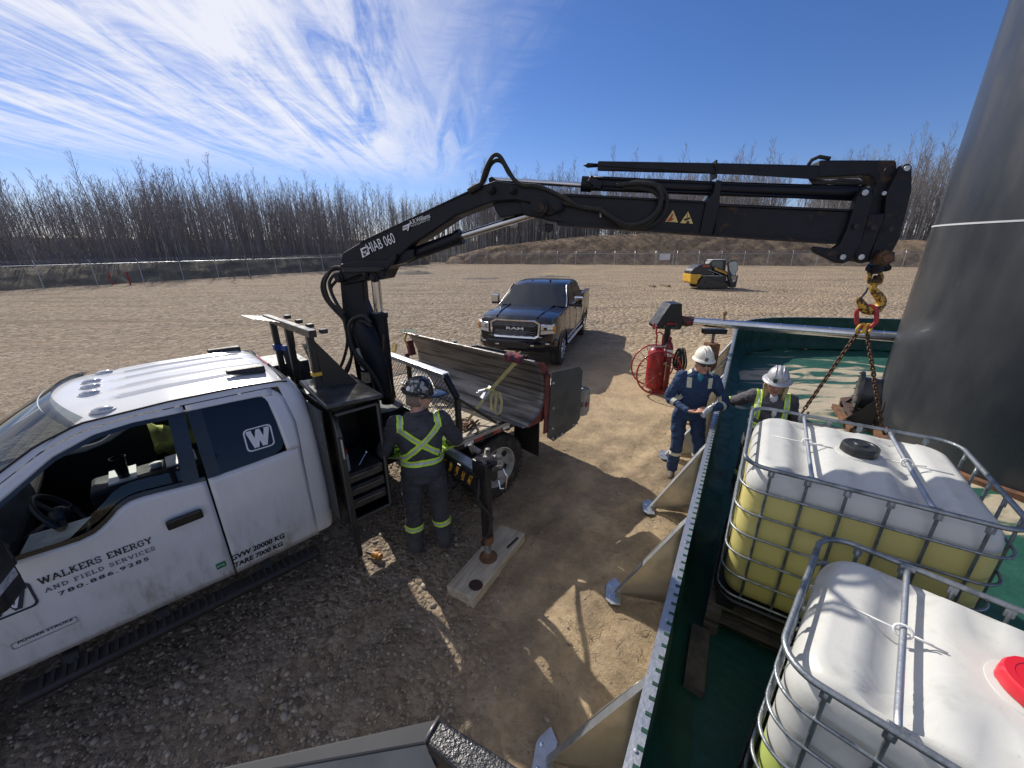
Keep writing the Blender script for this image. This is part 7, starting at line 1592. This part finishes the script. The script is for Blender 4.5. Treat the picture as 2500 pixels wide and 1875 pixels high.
def person(name_label, loc, rz, J, mats, stout=1., seed=0, hat=None, glasses=None, stripes=None, hair=None, boots=True):
    """J: joints in local metres. mats: list of materials 0 coverall 1 skin 2 boot 3 shirt 4 glove 5 hair 7 lips"""
    t = thing('person', name_label, 'person', loc, rz); q = MB(); st = stout
    P_ = lambda k: V(J[k])
    # torso
    q.cur = 0; rings = []
    for cen, hx, hy in J['torso']:
        cen = V(cen); tw_ = J.get('tw', 0.)
        rings.append([cen+Matrix.Rotation(tw_, 3, 'Z') @ V(hx*st*math.copysign(abs(math.cos(a))**.8, math.cos(a)), hy*st*math.copysign(abs(math.sin(a))**.85, math.sin(a)), 0) for a in lin(0, 2*pi, 26)[:-1]])
    q.loft(rings)
    for s_ in ('l', 'r'):
        if ('hip'+s_) in J:
            limb(q, [P_('hip'+s_), P_('hip'+s_).lerp(P_('knee'+s_), .5), P_('knee'+s_), P_('knee'+s_).lerp(P_('ank'+s_), .5), P_('ank'+s_)], [.105*st, .098*st, .080*st, .078*st, .076*st])
            q.cur = 2; a = P_('ank'+s_); fd = V(J['foot'+s_]).normalized(); rt = Matrix((V(fd.y, -fd.x, 0), fd, V(0, 0, 1))).transposed()
            q.ell(a+fd*.085+V(0, 0, -.055), (.047, .10, .04), 12, 8, rt); q.ell(a+fd*.0+V(0, 0, -.045), (.045, .07, .05), 12, 8, rt); q.ell(a+fd*.13+V(0, 0, -.06), (.046, .06, .033), 12, 8, rt); q.cur = 0
        limb(q, [P_('sh'+s_), P_('sh'+s_).lerp(P_('el'+s_), .5), P_('el'+s_), P_('el'+s_).lerp(P_('wr'+s_), .55), P_('wr'+s_)], [.085*st, .070*st, .060*st, .054*st, .047*st])
        h = J['hand'+s_]; q.cur = h.get('m', 1); hand(q, P_('wr'+s_), h['d'], h['n'], h.get('c', .6), 1 if s_ == 'r' else -1, h.get('s', 1.)); q.cur = 0
    # collar, neck, head
    nb, hc = P_('neck'), P_('head'); q.cur = 1; q.tube([nb+V(0, 0, -.06), nb, nb.lerp(hc, .6)], [.068, .060, .058], 14)
    T, rot = head_mesh(q, hc, J['yaw'], J['pitch'], J.get('hs', 1.))
    q.cur = 0; ring = [nb+V(.078*math.cos(a)*st**.5, .075*math.sin(a)-.0, -.005+.018*max(0, -math.sin(a))-.06*max(0, math.sin(a))**3) for a in lin(0, 2*pi, 24)[:-1]]
    q.tube(ring, .020, 8, wrap=True)
    if J.get('shirt'): q.cur = 3; q.ell(nb+V(0, .062, -.075), (.05, .05, .075), 12, 8)
    src = bpy.data.meshes.new('s'); src.from_pydata(q.v, [], q.f); bm = bmesh.new(); bm.from_mesh(src); bmesh.ops.recalc_face_normals(bm, faces=bm.faces); bm.to_mesh(src); bm.free()
    o = bpy.data.objects.new('body', src); COL.objects.link(o)
    md = o.modifiers.new('r', 'REMESH'); md.mode = 'VOXEL'; md.voxel_size = .0085; m2 = o.modifiers.new('sm', 'SMOOTH'); m2.factor = .5; m2.iterations = 3
    dg = bpy.context.evaluated_depsgraph_get(); me = bpy.data.meshes.new_from_object(o.evaluated_get(dg)); bvh0 = BVHTree.FromPolygons([V(p) for p in q.v], q.f)
    o.modifiers.clear(); o.data = me; bpy.data.meshes.remove(src)
    me.materials.clear()
    for m_ in mats: me.materials.append(m_)
    tagv = {}
    mi = []
    for p in me.polygons:
        i_ = bvh0.find_nearest(p.center)[2]; k = q.mi[i_] if i_ is not None else 0; mi.append(k)
        if k == 0:
            for v_ in p.vertices: tagv[v_] = 1
    me.polygons.foreach_set('material_index', mi)
    nr = [v.normal.copy() for v in me.vertices]
    for v_ in tagv:                        # cloth folds: soft diagonal creases, tighter near the joints
        c = me.vertices[v_].co; f = noise.noise((c.x*7+seed, c.y*7, c.z*13+2.5*noise.noise((c.x*5, c.y*5, c.z*4+seed))))
        f2 = abs(noise.noise((c.x*11+seed*3, c.y*11, c.z*22)))
        me.vertices[v_].co = c+nr[v_]*(.013*f-.018*max(0, .3-f2))
    me.update(); me.shade_smooth(); o.parent = t
    bvh = BVHTree.FromPolygons([v.co.copy() for v in me.vertices], [tuple(p.vertices) for p in me.polygons])
    def hitp(p, d):
        h = bvh.ray_cast(V(p), V(d)); return None if h[0] is None else (h[0], h[1])
    def band(c, ax, rmax, w, layers, name='reflective_band'):
        c, ax = V(c), V(ax).normalized(); e = ax.orthogonal().normalized(); f = ax.cross(e); par = None
        for wid, off, mat_ in layers:
            rows = []
            for z in lin(-wid/2, wid/2, 4):
                row = []
                for a in lin(0, 2*pi, 40)[:-1]:
                    d = e*math.cos(a)+f*math.sin(a); h = hitp(c+ax*z+d*rmax, -d)
                    if h is None or (h[0]-c-ax*z).length > rmax: row.append(c+ax*z+d*.06)
                    else: row.append(h[0]+d*off)
                rows.append(row)
            g = MB(); g.loft(rows, True, False); b = g.build(name, mat_, par or t, smooth=180); par = par or b
    def tape(pts, d, layers, name='reflective_strip'):
        """pts: polyline seen from outside; d: casting direction into the body"""
        d = V(d).normalized(); P4 = []
        pts = [V(p) for p in pts]
        for i in range(len(pts)-1):
            for k in range(10): P4.append(pts[i].lerp(pts[i+1], k/10))
        P4.append(pts[-1]); par = None
        for wid, off, mat_ in layers:
            rows = []
            for i, p in enumerate(P4):
                tg = (P4[min(i+1, len(P4)-1)]-P4[max(i-1, 0)]).normalized(); sd_ = tg.cross(d).normalized(); row = []
                for s_ in (-1, -.33, .33, 1):
                    h = hitp(p+sd_*(s_*wid/2)-d*.5, d)
                    if h: row.append(h[0]+h[1]*off-d*.0)
                if len(row) == 4: rows.append(row)
            if len(rows) > 1: g = MB(); g.grid(rows); b = g.build(name, mat_, par or t, smooth=180); par = par or b
    if stripes: stripes(band, tape, J)
    if hat: hat(t, T, rot, J)
    if glasses:
        g = MB(); hs = J.get('hs', 1.)
        for sx in (-1, 1): g.ell(T(sx*.034, .099, .004), (.030*hs, .010*hs, .019*hs), 12, 8, rot); g.bar(T(sx*.064, .092, .010), T(sx*.082, .0, .008), .012, .012)
        g.bar(T(-.012, .106, .010), T(.012, .106, .010), .008, .008); g.build('sunglasses', glasses, t, smooth=50)
    if hair: hair(t, T, rot)
    return t, T, rot
def dome(T, rx, ry, h, z0, y0=.0, n=28, ridge=True):
    rows = []
    for k in range(9):
        a = k/8*pi/2; row = []
        for b in lin(0, 2*pi, n)[:-1]:
            r = math.cos(a)**.8 if k < 8 else .02; x = rx*r*math.cos(b); y = ry*r*math.sin(b); z = h*math.sin(a)**1.05
            if ridge and abs(x) < .022: z += .009*math.sin(a)*(1-abs(x)/.022)+.002
            row.append(T(x, y+y0, z0+z))
        rows.append(row)
    return rows
def full_brim(mat, badge=None, bw=1.36):
    def f(t, T, rot, J):
        q = MB(); rows = dome(T, .104, .122, .125, .066); brim = []
        for r, z in ((1.0, .0), (1.04, .0), (1+(bw-1)*.6, -.010), (bw-.02, -.02), (bw, -.027), (bw-.04, -.027), (1.0, -.012)):
            brim.append([T(.104*r*math.cos(b), .122*r*math.sin(b)+.004, .066+z) for b in lin(0, 2*pi, 28)[:-1]])
        q.loft(rows[::-1]+brim, True, False); h = q.build('hard_hat', mat, t, smooth=60)
        q = MB()
        for x in (-.035, .035): q.tube([T(x, .114*math.cos(a), .074+.122*math.sin(a)) for a in lin(.25, pi-.25, 12)], .006, 6)
        q.build('hat_ribs', mat, h, smooth=180, kind='stuff')
        if badge: g = MB(); g.bar(T(badge[0]-.018, badge[1], .085), T(badge[0]+.018, badge[1], .085), .012, .036, up=(rot @ V(0, 0, 1))); b = g.build('hat_badge', badge[2], h)
    return f
def cap_hat(t, T, rot, J):
    mat = M('sticker_bombed_shell', (.02, .02, .022), .3, vs=22, col2=(.35, .34, .33), lo=.55, hi=.6, detail=2); q = MB(); rows = dome(T, .112, .13, .13, .05, 0, 28); q.loft(rows[::-1]+[[T(.114*math.cos(b), .132*math.sin(b), .045) for b in lin(0, 2*pi, 28)[:-1]], [T(.12*math.cos(b), .14*math.sin(b), .035) for b in lin(0, 2*pi, 28)[:-1]], [T(.108*math.cos(b), .126*math.sin(b), .037) for b in lin(0, 2*pi, 28)[:-1]]], True, False); h = q.build('hard_hat', mat, t, smooth=60)
    q = MB(); q.grid([[T(.105*math.sin(a)*r, .128*math.cos(a)*r+ (r-1)*.22*math.cos(a), .045-.03*(r-1)) for r in (1, 1.15, 1.3, 1.42)] for a in lin(-1.3, 1.3, 14)]); o = q.build('brim', GLASSD, h, smooth=180); md = o.modifiers.new('s', 'SOLIDIFY'); md.thickness = .004
    q = MB(); q.tube([T(.122*math.cos(b), .142*math.sin(b), .062) for b in lin(pi*.95, 2.05*pi, 16)], .011, 6); q.build('hat_lamp_strap', RUBBER, h, smooth=180)
    for a, z, m_, s_ in ((-2.1, .085, SNOWW, .03), (-1.7, .12, M('gold_sticker', (.45, .36, .2), .5), .025), (-1.0, .09, SNOWW, .022), (-2.6, .1, M('grey_sticker', (.3, .3, .32), .5), .026)):
        g = MB(); c = T(.106*math.cos(a)*.92, .125*math.sin(a)*.92, z); n_ = (rot @ V(math.cos(a), math.sin(a), .45)).normalized(); g.lathe([(s_, .012), (s_*.98, .0135), (.001, .014)], c, n_, 14); g.build('sticker', m_, h)
def std(H=1.76):
    k = H/1.76
    return dict(torso=[((0, 0, .86*k), .165, .125), ((0, -.005, .93*k), .188, .145), ((0, 0, 1.02*k), .185, .142), ((0, .005, 1.10*k), .18, .138), ((0, .005, 1.22*k), .192, .142), ((0, 0, 1.34*k), .205, .138), ((0, -.01, 1.42*k), .195, .120), ((0, -.012, 1.475*k), .14, .092), ((0, -.01, 1.51*k), .075, .07)],
                hipl=(-.10, 0, .90*k), hipr=(.10, 0, .90*k), kneel=(-.125, .02, .50*k), kneer=(.125, .02, .50*k), ankl=(-.14, -.02, .10), ankr=(.14, -.02, .10), footl=(-.25, 1, 0), footr=(.25, 1, 0),
                shl=(-.195, -.01, 1.42*k), shr=(.195, -.01, 1.42*k), neck=(0, -.01, 1.515*k), head=(0, .02, 1.645*k), yaw=0., pitch=0.)
LS = [(.056, .005, LIME), (.022, .0075, SILVER)]
# worker at the crane controls, seen from behind
J = std(1.78); J.update(ell=(-.33, .05, 1.16), elr=(.34, .06, 1.17), wrl=(-.20, .28, 1.10), wrr=(.20, .30, 1.12), handl=dict(d=(.3, 1, .1), n=(.2, 0, -1), c=.9), handr=dict(d=(-.2, 1, .1), n=(-.2, 0, -1), c=.9), yaw=R(-80), pitch=R(-8), head=(.02, .03, 1.665))
def st1(band, tape, J):
    for s_ in ('l', 'r'):
        k, a = V(J['knee'+s_]), V(J['ank'+s_]); c = k.lerp(a, .42); band(c, k-a, .125, .06, LS, 'leg_band'); e, w = V(J['el'+s_]), V(J['wr'+s_]); band(e.lerp(w, .45), w-e, .13, .05, LS, 'sleeve_band')
    tape([(-.16, -.4, 1.485), (-.165, -.4, 1.40)], (0, 1, 0), LS); tape([(.16, -.4, 1.485), (.165, -.4, 1.40)], (0, 1, 0), LS); tape([(-.155, -.0, 1.6), (-.155, -.09, 1.6)], (0, 0, -1), LS); tape([(.155, -.0, 1.6), (.155, -.09, 1.6)], (0, 0, -1), LS)
    tape([(-.165, -.4, 1.425), (.175, -.4, 1.135)], (0, 1, 0), LS); tape([(.165, -.4, 1.425), (-.175, -.4, 1.13)], (0, 1, 0), [(.056, .009, LIME), (.022, .0115, SILVER)])
    band((0, 0, 1.095), (0, 0, 1), .42, .06, [(.06, .011, LIME), (.024, .0135, SILVER)], 'waist_band')
def hair1(t, T, rot):
    q = MB(); rows = dome(T, .083, .106, .12, -.05, -.006, 24, False); q.loft([[T(.080*math.cos(b), (.102 if math.sin(b) < 0 else .02)*math.sin(b), -.07) for b in lin(0, 2*pi, 24)[:-1]]]+[[T(.082*math.cos(b), (.106 if math.sin(b) < 0 else .03)*math.sin(b), z) for b in lin(0, 2*pi, 24)[:-1]] for z in (-.03, .03, .06)], True, True); q.build('hair', HAIRD, t, smooth=180)
f1 = V(-.30, .955, 0); w1 = gz(1050, 1350)
person('worker in dark grey coverall with lime cross straps, back turned, at the crane controls', (w1.x+.0, w1.y+.04, 0), math.atan2(f1.y, f1.x)-pi/2, J, [GREY_CLOTH, SKIN, BOOT, TEE, GLOVE, HAIRD, INTER, LIPS], 1.06, 1.5, cap_hat, GLASSD, st1, hair1)
# worker in blue leaning on the containment wall
f2 = V(-.22, -.975, 0).normalized(); o2_ = V(2.235, 4.46, 0); rz2 = math.atan2(f2.y, f2.x)-pi/2
inv2 = Matrix.Rotation(-rz2, 3, 'Z')
J = std(1.74); J['torso'] = [(V(c)+V(-.05*max(0, c[2]-.9), .12*max(0, c[2]-1.0), 0), hx, hy) for c, hx, hy in J['torso']]
J.update(shl=(-.20, .04, 1.385), shr=(.15, .04, 1.41), neck=(-.03, .05, 1.485), head=(-.04, .10, 1.60), yaw=R(12), pitch=R(-5), ell=(-.37, .08, 1.10), wrl=(-.15, .29, 1.09), elr=(.27, .05, 1.12), wrr=(.10, .30, 1.06), handl=dict(d=(.75, .4, .15), n=(.1, -.3, -1), c=.85), handr=dict(d=(-.75, .5, .05), n=(-.2, -.2, 1), c=.45), kneel=(-.16, .03, .5), ankl=(-.22, -.03, .1), kneer=(.10, .05, .5), ankr=(.10, .0, .1), shirt=True)
CS = [(.05, .005, CREAM)]
def st2(band, tape, J):
    for s_ in ('l', 'r'):
        k, a = V(J['knee'+s_]), V(J['ank'+s_]); band(k.lerp(a, .35), k-a, .125, .06, CS, 'leg_band'); e, w = V(J['el'+s_]), V(J['wr'+s_]); band(e.lerp(w, .35), w-e, .12, .05, CS, 'sleeve_band')
    for x in (-.145, .085): tape([(x, .5, 1.42), (x, .5, 1.30)], (0, -1, 0), CS); tape([(x, .10, 1.7), (x, .02, 1.7)], (0, 0, -1), CS)
def hair2(t, T, rot):
    q = MB(); q.loft([[T(.079*math.cos(b), (.102 if math.sin(b) < 0 else .01)*math.sin(b), z) for b in lin(0, 2*pi, 24)[:-1]] for z in (-.055, -.02, .03, .06)]); q.build('hair', HAIRD, t, smooth=180)
p2, T2, _ = person('worker in blue coverall and white hard hat leaning on the containment wall', o2_, rz2, J, [BLUE_CLOTH, SKIN, BOOT, TEE, GLOVE, HAIRD, INTER, LIPS], .96, 4.2, full_brim(M('scuffed_white_shell', (.72, .70, .62), .4, vs=14, col2=(.4, .38, .33), lo=.58, hi=.72), (.03, .124, M('hat_sticker', (.12, .12, .12), .5)), 1.2), GLASSD, st2, hair2)
wb_ = o2_+Matrix.Rotation(rz2, 3, 'Z') @ V(-.055, .375, 1.03)
bt = thing('water_bottle', "small clear plastic bottle in the blue-suited worker's hands", 'bottle', wb_, R(20)); q = MB(); q.lathe([(.030, 0), (.034, .01), (.034, .05), (.031, .055), (.034, .06), (.034, .11), (.028, .14), (.013, .165), (.013, .18)], n=18); q.build('body', M('crinkled_clear_plastic', (.42, .45, .47), .15, vs=40, col2=(.25, .27, .3)), bt, smooth=40); q = MB(); q.lathe([(.016, .181), (.016, .2), (.01, .203)], n=14); q.build('cap', SNOWW, bt, smooth=40)
bt.rotation_euler = (R(18), R(25), R(20))
# worker inside the containment
o3_ = V(2.90, 3.99, 0); f3 = V(-.42, -.91, 0).normalized(); rz3 = math.atan2(f3.y, f3.x)-pi/2; inv3 = Matrix.Rotation(-rz3, 3, 'Z')
L3 = lambda p: tuple(inv3 @ (V(p)-o3_))
hw = L3((2.70, 4.52, 1.04)); J = std(1.60)
sh = V(.175, -.01, 1.29); el = sh.lerp(V(hw), .5)+V(.03, -.03, -.04); wr = sh.lerp(V(hw), .95)
J.update(shl=(-.175, -.01, 1.29), shr=tuple(sh), elr=tuple(el), wrr=tuple(wr), handr=dict(d=(V(hw)-sh).normalized(), n=(0, 0, -1), c=.55, m=4, s=1.05), ell=(-.27, -.06, 1.03), wrl=(-.24, .08, .84), handl=dict(d=(.1, .5, -.8), n=(1, 0, 0), c=.6, m=4), yaw=R(-6), pitch=R(-10), head=(0, .05, 1.485), neck=(0, 0, 1.37), shirt=True)
def st3(band, tape, J):
    e, w = V(J['elr']), V(J['wrr']); band(e.lerp(w, .25), w-e, .13, .06, LS, 'sleeve_band'); band(V(J['knee'+'l']).lerp(V(J['ankl']), .4), (0, 0, 1), .125, .06, LS, 'leg_band'); band(V(J['knee'+'r']).lerp(V(J['ankr']), .4), (0, 0, 1), .2, .06, LS, 'leg_band')
    for x in (-.13, .13): tape([(x, .5, 1.335), (x*1.02, .5, 1.22), (x*.98, .5, 1.06)], (0, -1, 0), LS); tape([(x, .06, 1.6), (x, -.05, 1.6)], (0, 0, -1), LS)
    band((0, 0, .99), (0, 0, 1), .4, .06, LS, 'waist_band')
def hair3(t, T, rot):
    q = MB(); q.loft([[T(r*.084*math.cos(b), (.105 if math.sin(b) < 0 else .03)*math.sin(b)*r, z) for b in lin(0, 2*pi, 24)[:-1]] for z, r in ((-.17, .8), (-.11, 1.05), (-.04, 1.06), (.03, 1.0), (.06, .95))]); hr_ = q.build('hair', HAIRB, t, smooth=180)
    rg = random.Random(2)
    for s_ in (-1, 1):
        for k in range(4): g = MB(); x0 = s_*(.078+.006*k); g.tube([T(x0, .01+.012*k, .04), T(x0+s_*.012, .03, -.03), T(x0+s_*.004, .045, -.10), T(x0-s_*.01, .05+.01*k, -.17)], [.008, .010, .008, .003], 6); g.build('strand', HAIRB, hr_, smooth=180)
person('worker in grey coverall and silver full-brim hard hat, one glove on the wall', o3_, rz3, J, [M('grey_purple_coverall', (.085, .08, .092), .85, vs=8, col2=(.06, .056, .066), bump=.5, bs=45), SKIN, BOOT, TEEW, GLOVE, HAIRB, INTER, LIPS], .95, 7.7, full_brim(M('silver_shell', (.50, .50, .51), .3, .3, vs=12, col2=(.4, .4, .41)), (.028, .124, M('dark_badge', (.03, .06, .05), .5))), None, st3, hair3)

# dry twigs and straw on the dirt by the wall (uncountable litter)
def litter():
    rg = random.Random(8); q = MB()
    for _ in range(900):
        y = .8+6*rg.random()**1.3; wx = .67+(y-1.28)*.601; x = wx-.08-abs(rg.gauss(0, .55)); a = rg.uniform(0, 6.28); L = rg.uniform(.015, .09)*(2.2 if rg.random() < .12 else 1); z = gheight(x, y)+.006
        d = V(math.cos(a), math.sin(a), 0); n_ = V(-d.y, d.x, 0); p = V(x, y, z); r = rg.uniform(.0008, .0022)
        q.tube([p, p+d*L*.5+n_*L*rg.uniform(-.2, .2)+V(0, 0, .006), p+d*L+V(0, 0, .002)], [r, r, r*.6], 4)
    o = q.build('dry_twigs', M('straw', (.34, .27, .17), .9, vs=3, col2=(.14, .105, .07))); tag(o, 'dry twigs and straw littering the dirt along the wall', 'litter', kind='stuff')
litter()

for o_ in BASES:
    if '_base' in o_: del o_['_base']
